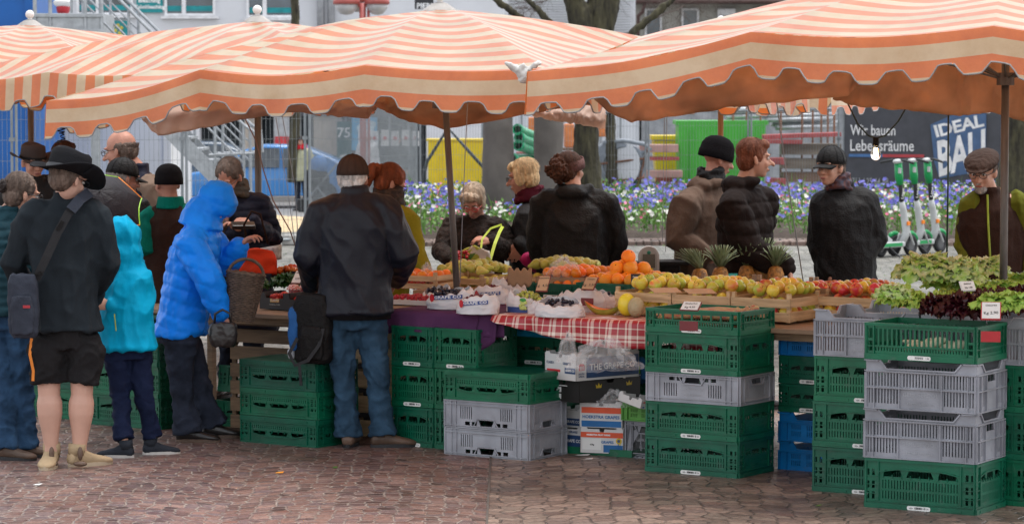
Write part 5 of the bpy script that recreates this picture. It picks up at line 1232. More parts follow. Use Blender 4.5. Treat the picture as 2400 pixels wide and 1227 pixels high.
# ---------------- who is where ----------------
NAVY = cloth('navy_satin', (.009, .010, .017), .45, bump=.12, spec=.25, var=.05)
BLK = cloth('black_cloth', (.0065, .0055, .0055), .65, spec=.22, bump=.6); DBR = cloth('dark_brown_cloth', (.012, .0075, .0065), .8)
GRYJ = cloth('charcoal_softshell', (.016, .021, .026), .8, bump=.2); TUR = cloth('turquoise_softshell', (.0, .36, .60), .6, bump=.15)
BLU = cloth('bright_blue_nylon', (.01, .24, .95), .38, bump=.2, bs=40); TEAL = cloth('petrol_down', (.012, .045, .06), .5, bump=.2)
JEAN = cloth('blue_denim', (.025, .06, .12), .9, var=.4, scale=9); JEAN2 = cloth('mid_blue_denim', (.028, .062, .105), .9, var=.4, scale=8); JEANB = cloth('dark_denim', (.022, .027, .042), .9, var=.4, scale=10)
NVT = cloth('navy_jersey', (.010, .016, .045), .8); SHORTS = cloth('black_cargo_cotton', (.017, .016, .017), .9)
OLV = cloth('olive_yellow_wool', (.22, .20, .015)); BRNJ = cloth('taupe_parka', (.115, .075, .055)); FUR = pm('dark_fur', (.020, .012, .009), .8, var=.6, scale=30, bump=1, bs=120, spec=.3)
VEST = cloth('navy_quilt', (.013, .014, .026), .6); BEIGE = cloth('beige_shirt', (.20, .14, .105)); BRV = cloth('brown_fleece', (.028, .013, .009)); GRN = cloth('teal_green_fleece', (.0, .13, .095)); OLS = cloth('moss_green_sleeve', (.11, .12, .012))
CREAM = cloth('cream_parka', (.42, .42, .28)); WHT = cloth('white_parka', (.55, .56, .58)); FELT = pm('black_felt', (.013, .013, .015), .9, bump=.4, bs=150, var=.1, spec=.1)
CAPB = cloth('brown_cap_cotton', (.055, .035, .028)); KNIT = pm('black_knit', (.007, .006, .007), .95, bump=1, bs=200, spec=.1)
LEATH = pm('black_leather', (.015, .013, .013), .3, bump=.2); BRLE = pm('brown_leather', (.10, .06, .04), .55, bump=.4, var=.3); TANK = cloth('tan_knit', (.42, .31, .19)); WSOLE = pm('white_sole', (.55, .53, .50), .6)
BURG = cloth('burgundy_wool', (.07, .008, .016)); WREM = pm('wire_frame', (.02, .02, .02), .3, metal=.5, bump=0); REDF = pm('red_frame', (.6, .02, .03), .3, bump=0)
HG = hairm('grey', (.35, .32, .30)); HW = hairm('white', (.62, .60, .58)); HB = hairm('brown', (.07, .028, .015)); HR = hairm('auburn', (.20, .055, .02)); HRB = hairm('reddish', (.16, .05, .022)); HBL = hairm('blond', (.62, .42, .22)); HDK = hairm('dark', (.035, .025, .022)); HSB = hairm('silver_blond', (.48, .38, .28)); HGB = hairm('grey_brown', (.13, .09, .07))
# 1 man with the wide hat, back view
p1 = person('man in black wide brimmed hat, charcoal jacket and knee shorts, seen from behind', 150, 17.1, -6, 1.74, dict(pel=(155, 775, 0), neck=(152, 462, 0), head=(160, 420, -.04), sr=(226, 505, 0), sl=(70, 505, 0), er=(258, 615, .02), el=(36, 615, .03), wr=(215, 700, .22), wl=(60, 700, .22),
     ar=(187, 1058, 0), al=(120, 1058, 0), kr=(192, 905, 0), kl=(115, 905, 0)), bulk=1.06, sleeve=(.080, .072, .062, .052), jacket=GRYJ, hem=.0, hood=None, trouser=SHORTS, shorts=True, shoe=TANK, sole=pm('tan_sole', (.45, .36, .25), .7), skin='leg', ha=40, hp=18, face=True, glasses=WREM, toes=(55, 182), vox=.007, legw=.96, jdisp=folds(.016, 5, .4, 3))
HATMAN = p1
for i, px in enumerate((121, 188)):
    m = MB(); m.ell(at(px, 1062, 17.02), (.016, .012, .040)); m.ell(at(px, 1086, 16.99), (.040, .02, .016)); m.build('heel_patch', pm('brown_leather', (.10, .06, .04), .55), p1['P'], world=True, smooth=True)
headgear(p1['P'], p1['HM'], 'brimhat', FELT, p1['k']*1.22, pm('plaited_band', (.05, .05, .055), .6)); hair(p1['P'], p1['HM'], 'ring', HGB, p1['k'])
# 2 woman at the left edge
p2 = person('woman at the left edge with grey hair bun, petrol down jacket and jeans', 22, 17.5, 12, 1.66, dict(pel=(18, 730, 0), neck=(20, 500, 0), head=(52, 456, .0), sr=(62, 548, 0), sl=(-40, 545, 0), ar=(60, 1052, 0), al=(12, 1058, -.1), kr=(52, 890, 0), kl=(20, 890, 0), er=(62, 625, .05), wr=(40, 680, .25)),
     jacket=TEAL, hem=.02, jdisp=puffer(.012, .05, 2), trouser=JEAN, shoe=BRLE, toes=(80, 105), ha=62, hp=12, glasses=WREM, hands=(1, 0), feet=.085)
h = hair(p2['P'], p2['HM'], 'back', HGB, p2['k']); m = MB(); m.ell((0, -.125, .03), (.04, .032, .042), p2['HM'], 10, 8); m.blob('hair_bun', HDK, p2['P'], .005, 1, folds(.006, 40, 1))
# 3 child
p3 = person('child with the hood of a turquoise jacket up, navy trousers and high trainers', 298, 17.6, -28, 1.40, dict(pel=(298, 800, 0), neck=(288, 612, 0), head=(286, 562, .0), sr=(326, 640, 0), sl=(246, 640, .1), er=(330, 705, -.02), wr=(258, 712, -.12), el=(238, 700, .1), wl=(225, 715, .2),
     ar=(358, 1028, .05), al=(290, 1034, -.1), kr=(335, 920, 0), kl=(282, 920, 0)), jacket=TUR, hem=.05, hood='up', trouser=NVT, shoe=cloth('dark_trainer', (.03, .035, .045)), sole=WSOLE, toes=(70, -80), hk=1.12, bulk=1.22, sleeve=(.072, .062, .055, .045), face=False, jdisp=folds(.012, 7, .5, 4), feet=.075)
m = MB(); m.tube([at(268, 735, 17.40), at(272, 775, 17.38)], .0035, 5); m.build('pocket_zip', pm('lime_zip', (.25, .32, .02), .5), p3['P'], world=True)
# 4 woman in blue
p4 = person('woman in a bright blue quilted jacket with the hood up, bending over the stall', 440, 18.35, 82, 1.70, dict(pel=(425, 765, 0), neck=(470, 520, 0), head=(506, 480, .0), sr=(448, 575, -.2), sl=(490, 565, .2), er=(492, 660, -.27), wr=(516, 735, -.25), el=(535, 615, .2), wl=(560, 578, .1),
     ar=(440, 1018, -.08), al=(500, 1000, .12), kr=(425, 890, -.08), kl=(460, 885, .1)), bulk=1.08, jacket=BLU, hem=.06, hood='up', jdisp=puffer(.009, .085, 5, .3), trouser=JEANB, shoe=LEATH, sole=BRLE, toes=(92, 78), ha=95, hp=38, hk=.96, legw=1.12, feet=.10, skin='old', sleeve=(.098, .088, .078, .06),
     hand_dir=(((.1, 0, -1), (-.3, -1, 0)), ((.6, -.1, .5), (-.5, 0, .8))), curl=.7)
# 5 bomber jacket man
p5 = person('man seen from behind in a black bomber jacket, blue jeans and brown cap', 835, 18.0, -4, 1.76, dict(pel=(832, 730, 0), neck=(832, 455, 0), head=(828, 418, .05), sr=(905, 500, 0), sl=(757, 500, 0), er=(945, 590, -.02), el=(722, 598, 0), wr=(925, 655, .28), wl=(735, 672, .25), ar=(898, 1022, 0), al=(818, 1024, .02), kr=(884, 880, 0), kl=(805, 880, 0)),
     bulk=1.14, jacket=NAVY, hem=.015, jdisp=folds(.020, 4.0, .5, 9), trouser=JEAN2, shoe=BRLE, toes=(78, 4), ha=12, skin='old', legw=1.0, feet=.09, sleeve=(.090, .082, .070, .052), glasses=WREM)
c = p5['pel']-Vector((0, 0, .012)); m = MB(); m.loft([[c+Vector((.188*1.14*math.cos(a)*(1+.012*(i % 2)), .145*1.14*math.sin(a)*(1+.012*(i % 2)), z)) for i, a in enumerate([2*math.pi*j/72 for j in range(72)])] for z in (-.028, -.02, .02, .03)], False); m.build('ribbed_waistband', KNIT, p5['P'], world=True, smooth=True)
headgear(p5['P'], p5['HM'], 'cap', CAPB, p5['k']*1.03); hair(p5['P'], p5['HM'], 'ring', HW, p5['k'])
# 6 girl in olive yellow
p6 = person('red haired woman in olive yellow coat and leopard scarf reaching over the fruit', 900, 19.9, 55, 1.66, dict(neck=(908, 474, 0), head=(916, 430, 0), pel=(905, 700, .1), sr=(958, 518, -.15), sl=(890, 505, .2), er=(975, 590, -.2), wr=(1000, 632, -.35), el=(930, 580, .1), wl=(960, 625, 0)), jacket=OLV, trouser=JEANB, shoe=LEATH, ha=75, hp=30, glasses=WREM, hem=.1)
hair(p6['P'], p6['HM'], 'back', HR, p6['k']); m = MB(); m.tube([Vector((0, -.10, .06)), Vector((0, -.15, .03)), Vector((0, -.155, -.06)), Vector((0, -.13, -.13))], [.03, .045, .04, .015], 10, p6['HM']); m.blob('ponytail', HR, p6['P'], .006, 1, folds(.009, 30, .4)); scarf(p6, pm('leopard', (.50, .28, .17), .8, var=.9, scale=40, col2=(.02, .012, .01), bump=.2, thr=(.45, .52)))
# 7 old woman with red glasses
p7 = person('silver haired old woman in dark fur coat and red glasses looking down', 1112, 21.2, 172, 1.60, dict(pel=(1108, 720, 0), neck=(1120, 515, 0), head=(1110, 472, -.08), sr=(1060, 530, 0), sl=(1168, 535, 0), er=(1035, 590, -.15), wr=(1050, 605, -.32), el=(1190, 590, -.1), wl=(1152, 565, -.35)), jacket=FUR, hem=.3, ha=195, hp=34, glasses=REDF, skin='old', bulk=1.15,
     jdisp=lambda c, n: .010*noise.noise(c*14)+.010*noise.noise(c*45), hand_dir=(((.3, -.3, -1), (-1, -.3, .2)), ((-1, -.2, .25), (.1, -.4, 1))))
hair(p7['P'], p7['HM'], 'bob', HSB, p7['k'])
# 8 short blond woman
p8 = person('short blond woman with burgundy scarf and black coat holding a green strap', 1240, 21.3, -85, 1.72, dict(pel=(1240, 720, 0), neck=(1248, 472, .05), head=(1226, 415, 0), sr=(1262, 500, .2), sl=(1230, 510, -.22), el=(1232, 600, -.25), wl=(1218, 570, -.3), er=(1200, 555, .1), wr=(1172, 533, -.05)), jacket=BLK, hem=.35, ha=-78, hp=10, glasses=WREM, skin='old', nose=1.05,
     hand_dir=(((-1, -.2, .0), (0, -.4, 1)), ((-.3, -.1, -1), (0, -1, 0))))
hair(p8['P'], p8['HM'], 'bob', HBL, p8['k']); scarf(p8, BURG, 1.0)
# 9 ponytail woman
p9 = person('woman in dark hooded parka with curly auburn ponytail and knitted headband', 1350, 20.4, 10, 1.72, dict(pel=(1352, 700, 0), neck=(1345, 448, 0), head=(1338, 398, .05), sr=(1425, 482, 0), sl=(1272, 478, 0), er=(1448, 570, .05), wr=(1410, 640, .25), el=(1262, 570, .05), wl=(1270, 640, .3)), bulk=1.22, jacket=BLK, hem=.25, hood='down', ha=38, trouser=JEANB, shoe=LEATH, jdisp=folds(.014, 5, .5, 3), skin='fair', hk=.95)
hair(p9['P'], p9['HM'], 'back', HB, p9['k']*1.0); m = MB()
for i in range(26): a = random.uniform(0, 6.28); b_ = random.uniform(-1, 1); m.ell((-.03+.055*math.cos(a), -.115+.03*b_, .025+.075*math.sin(a)*(.6+.4*b_)-.02), (.036, .036, .036), p9['HM'], 8, 6)
m.blob('curly_ponytail', HB, p9['P'], .006, 1, lambda c, n: .016*noise.noise(c*42)+.008*noise.noise(c*90))
m = MB(); m.lathe([(.088, -.035), (.091, 0), (.086, .035)], 24, p9['HM'] @ Matrix.Translation((0, -.005, .035)) @ Euler((.25, 0, 0)).to_matrix().to_4x4() @ Matrix.Diagonal((1, 1.2, 1, 1)), caps=False); m.build('headband', cloth('mauve_knit', (.14, .075, .07), bump=.8), p9['P'], world=True, smooth=True, solid=.006)
# 10 taupe parka man
p10 = person('man in a taupe brown parka and tall black beanie, face turned away', 1625, 20.9, 58, 1.80, dict(pel=(1628, 700, 0), neck=(1660, 432, 0), head=(1682, 372, .05), sr=(1608, 480, -.2), sl=(1700, 480, .2), er=(1590, 560, -.22), wr=(1655, 598, -.25)), bulk=1.12, jacket=BRNJ, hem=.25, hood='down', ha=75, hp=14, skin='old', sleeve=(.10, .085, .075, .06), hands=(0, 0), trouser=JEANB, shoe=LEATH, hk=.98)
scarf(p10, BLK, .95); headgear(p10['P'], p10['HM'], 'beanie', KNIT, p10['k']*1.12)
# 11 puffer man
p11 = person('ginger haired man in dark brown puffer jacket resting a hand on the crates', 1760, 20.2, 62, 1.80, dict(pel=(1752, 700, 0), neck=(1742, 432, 0), head=(1768, 372, 0), sr=(1718, 485, -.2), sl=(1790, 470, .2), er=(1760, 590, -.25), wr=(1845, 622, -.3)), bulk=1.16, jacket=DBR, hem=.12, hood='down', jdisp=puffer(.014, .10, 1), ha=82, hp=2, nose=1.1, sleeve=(.10, .09, .08, .06), trouser=JEANB, shoe=LEATH,
     hand_dir=(((.25, -.2, -1), (1, -.2, .2)), ((0, 0, -1), (0, 1, 0))), browm=HRB)
hair(p11['P'], p11['HM'], 'short', HRB, p11['k']); 
# 12 cap man
p12 = person('man in dark cap, black jacket and patterned neckerchief, hands in pockets', 1985, 20.6, 205, 1.78, dict(pel=(1985, 700, 0), neck=(1972, 440, 0), head=(1946, 392, -.05), sr=(1925, 480, 0), sl=(2032, 475, 0), er=(1915, 570, .02), wr=(1945, 640, -.1), el=(2055, 560, 0), wl=(2015, 625, -.1)), bulk=1.12, jacket=BLK, hem=.12, ha=216, hp=0, hands=(0, 0), skin='fair', trouser=JEANB, shoe=LEATH)
headgear(p12['P'], p12['HM'], 'cap', BLK, p12['k']*1.04); hair(p12['P'], p12['HM'], 'ring', HGB, p12['k']); scarf(p12, pm('plaid_neckerchief', (.50, .10, .04), .8, var=.8, scale=30, col2=(.04, .05, .08), bump=.2), .85)
# 13 flat cap seller
p13 = person('bearded man in a brown flat cap, brown fleece vest and moss green sleeves', 2335, 19.4, 195, 1.78, dict(pel=(2335, 720, 0), neck=(2318, 455, 0), head=(2303, 402, -.03), sr=(2278, 480, 0), sl=(2388, 478, 0), er=(2263, 575, .03), wr=(2285, 640, -.1), el=(2420, 570, 0)), bulk=1.08, jacket=BRV, sleeve_mat=OLS, hem=.05, ha=205, hp=14, glasses=WREM, beard=HG, skin='fair', trouser=JEANB, shoe=LEATH)
headgear(p13['P'], p13['HM'], 'flatcap', CAPB, p13['k']*1.0); hair(p13['P'], p13['HM'], 'ring', HGB, p13['k'])
m = MB(); c0, c1 = p13['neck']-p13['f']*-.10, p13['pel']+p13['f']*.17
m.tube([lerp(c0, c1, t)+p13['f']*.05*math.sin(math.pi*min(1, t*1.4)) for t in (0, .25, .5, .75, 1)], .007, 6); m.build('zip', pm('lime_zip', (.25, .32, .02), .5), p13['P'], world=True)
# 14 bald seller
p14 = person('bald man in glasses, navy quilted vest and beige sleeves behind the stall', 325, 21.0, -70, 1.88, dict(neck=(322, 400, 0), head=(283, 352, 0), pel=(325, 640, 0), sr=(338, 432, .2), sl=(352, 440, -.15), el=(380, 520, -.15), wl=(350, 575, -.25)), jacket=VEST, sleeve_mat=BEIGE, jdisp=puffer(.010, .09, 4), ha=-72, hp=12, glasses=WREM, skin='old', trouser=JEANB, shoe=LEATH, nose=1.1)
hair(p14['P'], p14['HM'], 'ring', HGB, p14['k'])
# 15 black cap man
p15 = person('man in black cap and dark jacket in front of the bald seller', 285, 19.9, 38, 1.70, dict(neck=(282, 462, 0), head=(290, 418, 0), pel=(280, 720, 0)), jacket=BLK, trouser=NVT, shoe=LEATH, sole=BRLE, ha=60, hp=10, skin='old', toes=(60, 100), hem=.1)
headgear(p15['P'], p15['HM'], 'cap', BLK, p15['k']*1.02); hair(p15['P'], p15['HM'], 'ring', HG, p15['k'])
# 16 beanie and teal sleeves
p16 = person('person in black knit beanie and brown vest with teal green sleeves', 402, 19.7, -18, 1.66, dict(neck=(400, 478, 0), head=(393, 430, 0), pel=(395, 720, 0), sl=(350, 515, 0), sr=(440, 508, 0), el=(342, 580, -.1), wl=(318, 600, .2)), bulk=1.12, jacket=BRV, sleeve_mat=GRN, trouser=NVT, shoe=LEATH, ha=-35, skin='old', hem=.1)
headgear(p16['P'], p16['HM'], 'beanie', KNIT, p16['k']); m = MB(); m.tube([p16['neck']-Vector((0, 0, .03)), p16['neck']+Vector((0, 0, .05))], [.10, .085], 16); m.blob('collar', GRN, p16['P'], .008, 2)
# 17, 18 heads at the far left
p17 = person('old man with glasses and dark brown felt hat behind the leftmost pole', 80, 22.2, 165, 1.72, dict(neck=(80, 425, 0), head=(78, 380, 0), pel=(80, 640, 0)), jacket=BLK, trouser=JEANB, shoe=LEATH, ha=150, glasses=WREM, skin='old', hp=8)
headgear(p17['P'], p17['HM'], 'brimhat', pm('brown_felt', (.035, .02, .016), .9), p17['k']*1.02, BLK)
p18 = person('person with short dark brown hair, mostly hidden behind the wide brimmed hat', 152, 22.6, 20, 1.74, dict(neck=(152, 415, 0), head=(152, 372, 0), pel=(152, 640, 0)), jacket=BLK, trouser=JEANB, shoe=LEATH, ha=20)
hair(p18['P'], p18['HM'], 'short', HB, p18['k'])
# 19 woman with wallet
p19 = person('woman in glasses and camouflage scarf looking into her wallet', 560, 20.9, 198, 1.68, dict(neck=(552, 455, 0), head=(538, 415, -.08), pel=(575, 700, 0), sr=(512, 490, 0), sl=(612, 480, 0), er=(530, 560, -.1), wr=(560, 540, -.3), el=(640, 560, 0), wl=(592, 520, -.3)), bulk=1.1, jacket=VEST, jdisp=puffer(.010, .06, 8), hem=.25, ha=205, hp=36, glasses=WREM, skin='old', trouser=JEANB, shoe=LEATH,
     hand_dir=(((-.3, -.3, .3), (0, -.6, 1)), ((-1, -.3, .1), (.1, -.6, 1))))
hair(p19['P'], p19['HM'], 'back', HGB, p19['k']); camo = pm('camouflage_wool', (.30, .20, .12), .9, var=.75, scale=12, col2=(.05, .04, .03), thr=(.46, .52)); scarf(p19, camo, 1.0)
m = MB(); m.tube([p19['neck']+Vector((-.06, -.09, 0)), p19['neck']+Vector((-.09, -.19, -.2)), p19['neck']+Vector((-.10, -.2, -.55))], [.05, .065, .05], 12); m.blob('scarf_end', camo, p19['P'], .01, 2, folds(.012, 9, .4))
# far pedestrians
def walker(label, px, pyt, Y, ang, col, hairk, hm_, ht=1.66, gl=None, **k):
    q = person(label, px, Y, ang, ht, {}, jacket=col, hem=.22, trouser=JEANB, shoe=LEATH, vox=.012, skin='old', loc=(at(px, 480, Y).x, Y, gz(Y)), **k)
    if hairk: hair(q['P'], q['HM'], hairk, hm_, q['k'])
    return q
p20 = walker('distant woman in a pale cream jacket and red scarf walking beside the blue car', 708, 330, 66, 200, CREAM, 'bob', HDK, 1.62); scarf(p20, cloth('red_wool', (.5, .02, .03)), 1.1)
p21 = walker('distant person in a white hooded parka behind the wire fence', 862, 312, 70, 150, WHT, None, None, 1.80, hood='down'); headgear(p21['P'], p21['HM'], 'beanie', WHT, p21['k']*1.1)
p22 = walker('distant person in a long black coat by the dark shop door', 932, 340, 72, 170, BLK, 'short', HDK, 1.68)
flush()
# ======================= SITE FENCE =======================
GALV = pm('fence_steel', (.24, .26, .275), .5, metal=.4, var=.15)
CONC = pm('concrete', (.35, .34, .32), .8, var=.2, bump=.4)
def fence_panel(a, b, h, label, z=None, ncol=.062):
    a = Vector(a); b = Vector(b); a.z, b.z = gz(a.y)+.08, gz(b.y)+.08; T = thing('wire_fence_panel', label, 'fence', a, 0, 'wire fence panels round the building site')
    L = (b-a).length; up = Vector((0, 0, 1)); m = MB(); m.tube([a, b], .021, 6); m.tube([a+up*h, b+up*h], .021, 6); m.tube([a, a+up*h], .021, 6); m.tube([b, b+up*h], .021, 6); m.build('tube_frame', GALV, T, world=True)
    w_ = MB(); n = int(L/ncol)
    for i in range(1, n): p = lerp(a, b, i/n); w_.tube([p, p+up*h], .003, 3, caps=False)
    for i in range(1, int(h/.25)): p = up*h*i/int(h/.25); w_.tube([a+p, b+p], .003, 3, caps=False)
    w_.build('wire_mesh', GALV, T, world=True, fix=False)
    f = MB(); d = (b-a).normalized(); q = Vector((-d.y, d.x, 0))
    f.box((0, 0, 0), (.24, .75, .14), Matrix.Translation(a+Vector((0, 0, -.005))) @ Matrix.Rotation(math.atan2(d.y, d.x), 4, 'Z')); f.build('foot_block', CONC, T, world=True, bevel=.02)
    c = MB(); c.box((0, 0, 0), (.07, .05, .05), Matrix.Translation(b+up*h*.72)); c.build('clamp', GALV, T, world=True)
F_ = lambda px, Y: (at(px, 500, Y).x, Y, 0)
fl = [F_(-330, 39.5), F_(40, 39.8), F_(438, 40.3), F_(726, 41.0), F_(985, 56.0), F_(1180, 57), F_(1375, 57.5), F_(1520, 57), F_(1760, 56), F_(1972, 54.6)]
for i in range(len(fl)-1):
    a, b = fl[i], fl[i+1]; g = .06
    fence_panel(a, (b[0]-g, b[1], 0), 1.93, ['wire fence panel cut by the left edge', 'wire fence panel before the blue and white containers', 'wire fence panel before the steel stairs and blue car', 'wire fence panel running back towards the yellow cabinet', 'wire fence panel crossing the yellow cabinet', 'wire fence panel behind the wrapped columns', 'wire fence panel behind the mossy tree trunk', 'wire fence panel before the green container', 'wire fence panel before the timber formwork'][i])
# banner on the fence at the right
a, b = Vector(F_(1978, 53.8)), Vector(F_(2420, 52.6)); a.z = b.z = -.1; M = plane_M(a, b); BW = (b-a).length; BH = 2.12
T = thing('banner_fence', 'dark grey builder banner with white lettering tied to the fence at the right', 'banner', a); m = MB()
m.grid(lambda u, v: M @ Vector((u*BW, .012*math.sin(u*17)*math.sin(v*3), v*BH)), 40, 8); m.build('banner_sheet', pm('banner_grey', (.055, .058, .070), .5, var=.15, bump=.1), T, world=True, smooth=True, solid=.004)
m = MB()
for x in (-.02, BW*.52, BW): m.tube([M @ Vector((x, .07, -.1)), M @ Vector((x, .07, BH+.15))], .025, 8)
m.build('fence_posts', GALV, T, world=True)
m = MB(); sc = BW/442.0   # metres per photo pixel along the banner
bx = lambda px: (px-1978)*sc
bz = lambda py: M.translation.z and (at(0, py, 53.3).z-a.z)
def btxt(s, x0, x1, y0, y1, mb, off=.004):
    vs, fs = text_geo(s, 1, off); xs = [v[0] for v in vs]; ys = [v[1] for v in vs]; A, B, C_, D_ = min(xs), max(xs), min(ys), max(ys)
    mb.add([(bx(x0+(v[0]-A)/(B-A)*(x1-x0)), -.03, bz(y1)+(v[1]-C_)/(D_-C_)*(bz(y0)-bz(y1))) for v in vs], fs, M)
btxt('Wir bauen', 1993, 2100, 293, 318, m, .008); btxt('Lebensräume', 1993, 2144, 328, 355, m, .008); m.build('white_lettering', WHI, T, world=True, fix=False)
m = MB(); btxt('0711 / 25 64 88', 1990, 2084, 418, 434, m, .006); m.build('phone_number', pm('print_grey', (.35, .36, .38), .5, bump=0), T, world=True, fix=False)
for (x0, x1, c, nm) in ((1990, 2070, (.06, .16, .36), 'blue_bar'), (2070, 2168, (.45, .05, .06), 'red_bar')):
    m = MB(); m.add([(bx(x0), -.028, bz(369)), (bx(x1), -.028, bz(369)), (bx(x1), -.028, bz(362)), (bx(x0), -.028, bz(362))], [(0, 1, 2, 3)], M); m.build(nm, pm(nm, c, .5, bump=0), T, world=True)
m = MB(); m.add([(bx(x), -.026, bz(y)) for x, y in ((2182, 292), (2250, 262), (2312, 266), (2312, 398), (2205, 418), (2192, 380))], [tuple(range(6))], M); m.build('logo_block', pm('logo_blue', (.06, .12, .24), .5, bump=0), T, world=True)
m = MB()
def logo(s, q, off=.03):   # letters stretched into a slanted quad q = bottom left, bottom right, top right, top left
    vs, fs = text_geo(s, 1, off, .95); xs = [v[0] for v in vs]; ys = [v[1] for v in vs]; A, B, C_, D_ = min(xs), max(xs), min(ys), max(ys); out = []
    for v in vs:
        u, t = (v[0]-A)/(B-A), (v[1]-C_)/(D_-C_); x = (q[0][0]*(1-u)+q[1][0]*u)*(1-t)+(q[3][0]*(1-u)+q[2][0]*u)*t; y = (q[0][1]*(1-u)+q[1][1]*u)*(1-t)+(q[3][1]*(1-u)+q[2][1]*u)*t
        out.append((bx(x), -.032, bz(y)))
    m.add(out, fs, M)
logo('IDEAL', [(2197, 322), (2308, 295), (2304, 266), (2189, 294)]); logo('BAU', [(2204, 415), (2311, 385), (2310, 300), (2198, 330)]); m.build('logo_letters', WHI, T, world=True, fix=False)
# ======================= BIG THINGS BEHIND =======================
BLUC = pm('blue_container_paint', (.0, .10, .38), .5, var=.12, scale=2, bump=.05); WCON = pm('white_container_paint', (.62, .64, .68), .5, var=.06, scale=2, bump=.05)
def container(label, x0, x1, Y, h, mat, dep=3, ribs=0, z=0):
    T = thing('site_container', label, 'container', (x0, Y, z)); m = MB(); m.box(((x1-x0)/2, dep/2, h/2), (x1-x0, dep, h)); m.build('container_body', mat, T, bevel=.02)
    f = MB()
    for x in (0.06, x1-x0-.06): f.box((x, -.012, h/2), (.12, .03, h-.01))
    f.box(((x1-x0)/2, -.012, .08), (x1-x0-.25, .028, .15)); f.box(((x1-x0)/2, -.012, h-.08), (x1-x0-.25, .028, .15)); f.build('frame_rails', mat, T)
    if ribs:
        r = MB()
        for i in range(int((x1-x0-.4)/ribs)): r.box((.25+i*ribs, -.008, h/2), (ribs*.5, .02, h-.34))
        r.build('ribbed_panels', mat, T)
x = lambda px, Y: at(px, 500, Y).x
container('tall blue site container at the left edge', x(-420, 43.5), x(82, 43.5), 43.5, 4.6, BLUC, ribs=.32)
container('white site container behind the bald seller', x(92, 46.5), x(402, 46.5), 46.5, 2.55, WCON, ribs=0)
# steel stairs
T = thing('steel_stairs', 'galvanised outside stairs with handrails coming down from the containers', 'stairs', at(240, 480, 42.5)*1.0)
SB, STp = at(572, 482, 42.6), at(168, 76, 42.6)
for k, dy in enumerate((0, 1.1)):
    m = MB(); o_ = Vector((0, dy, 0)); d = (SB-STp).normalized(); q = Vector((-d.z, 0, d.x)).normalized()*.11
    m.add([tuple(p+o_+Vector((0, t, 0))) for t in (0, .03) for p in (STp+q, STp-q, SB-q, SB+q)], [(0, 1, 2, 3), (7, 6, 5, 4), (0, 4, 5, 1), (1, 5, 6, 2), (2, 6, 7, 3), (3, 7, 4, 0)]); m.build('stringer', STEEL, T, world=True)
    m = MB(); up = Vector((0, 0, 1))
    m.tube([STp+o_+up*1.15, SB+o_+up*1.15, SB+o_+up*1.15+Vector((.15, 0, -.1)), SB+o_+up*.75+Vector((.18, 0, 0)), SB+o_+up*.72+Vector((-.5, 0, 0))], .024, 7); m.tube([STp+o_+up*.6, SB+o_+up*.6], .018, 6)
    m.tube([STp+o_+up*.87, SB+o_+up*.87], .014, 6)
    for i in range(7): p = lerp(STp, SB, i/6)+o_; m.tube([p, p+up*1.15], .022, 6)
    m.build('handrail', STEEL, T, world=True)
for i in range(15): p = lerp(STp, SB, (i+.5)/15); m = MB(); m.box(tuple(p+Vector((0, .55, .06))), (.27, 1.05, .035)); m.build('tread', STEEL, T, world=True)
m = MB(); p = at(158, 55, 42.5); m.box((p.x, p.y+.6, p.z), (1.0, 1.3, .28)); m.box((p.x, p.y-.07, p.z-.11), (1.04, .03, .05)); m.box((p.x, p.y-.07, p.z+.11), (1.04, .03, .05)); m.build('landing', STEEL, T, world=True, bevel=.005)
m = MB()
for px in (82, 118, 200, 238): p = at(px, 55, 42.45); m.tube([p-Vector((0, 0, .1)), p+Vector((0, 0, 1.4))], .028, 7)
for z in (.6, 1.15): m.tube([at(82, 55, 42.45)+Vector((0, 0, z)), at(238, 55, 42.45)+Vector((0, 0, z))], .022, 6)
p = at(222, 80, 43.2); m.box((p.x, p.y, p.z-1.4), (.12, .12, 2.8)); m.build('posts', STEEL, T, world=True)
p = at(148, 20, 43.0); T = thing('hanging_lamp_drum', 'red and white round pump unit standing on the stair landing', 'pump', p); m = MB(); m.ell((0, 0, 0), (.10, .12, .12)); m.build('red_drum', pm('red_paint', (.45, .02, .03), .4), T, smooth=True); m = MB(); m.ell((0, -.04, .08), (.14, .10, .07)); m.build('white_cover', WHITEP, T, smooth=True)
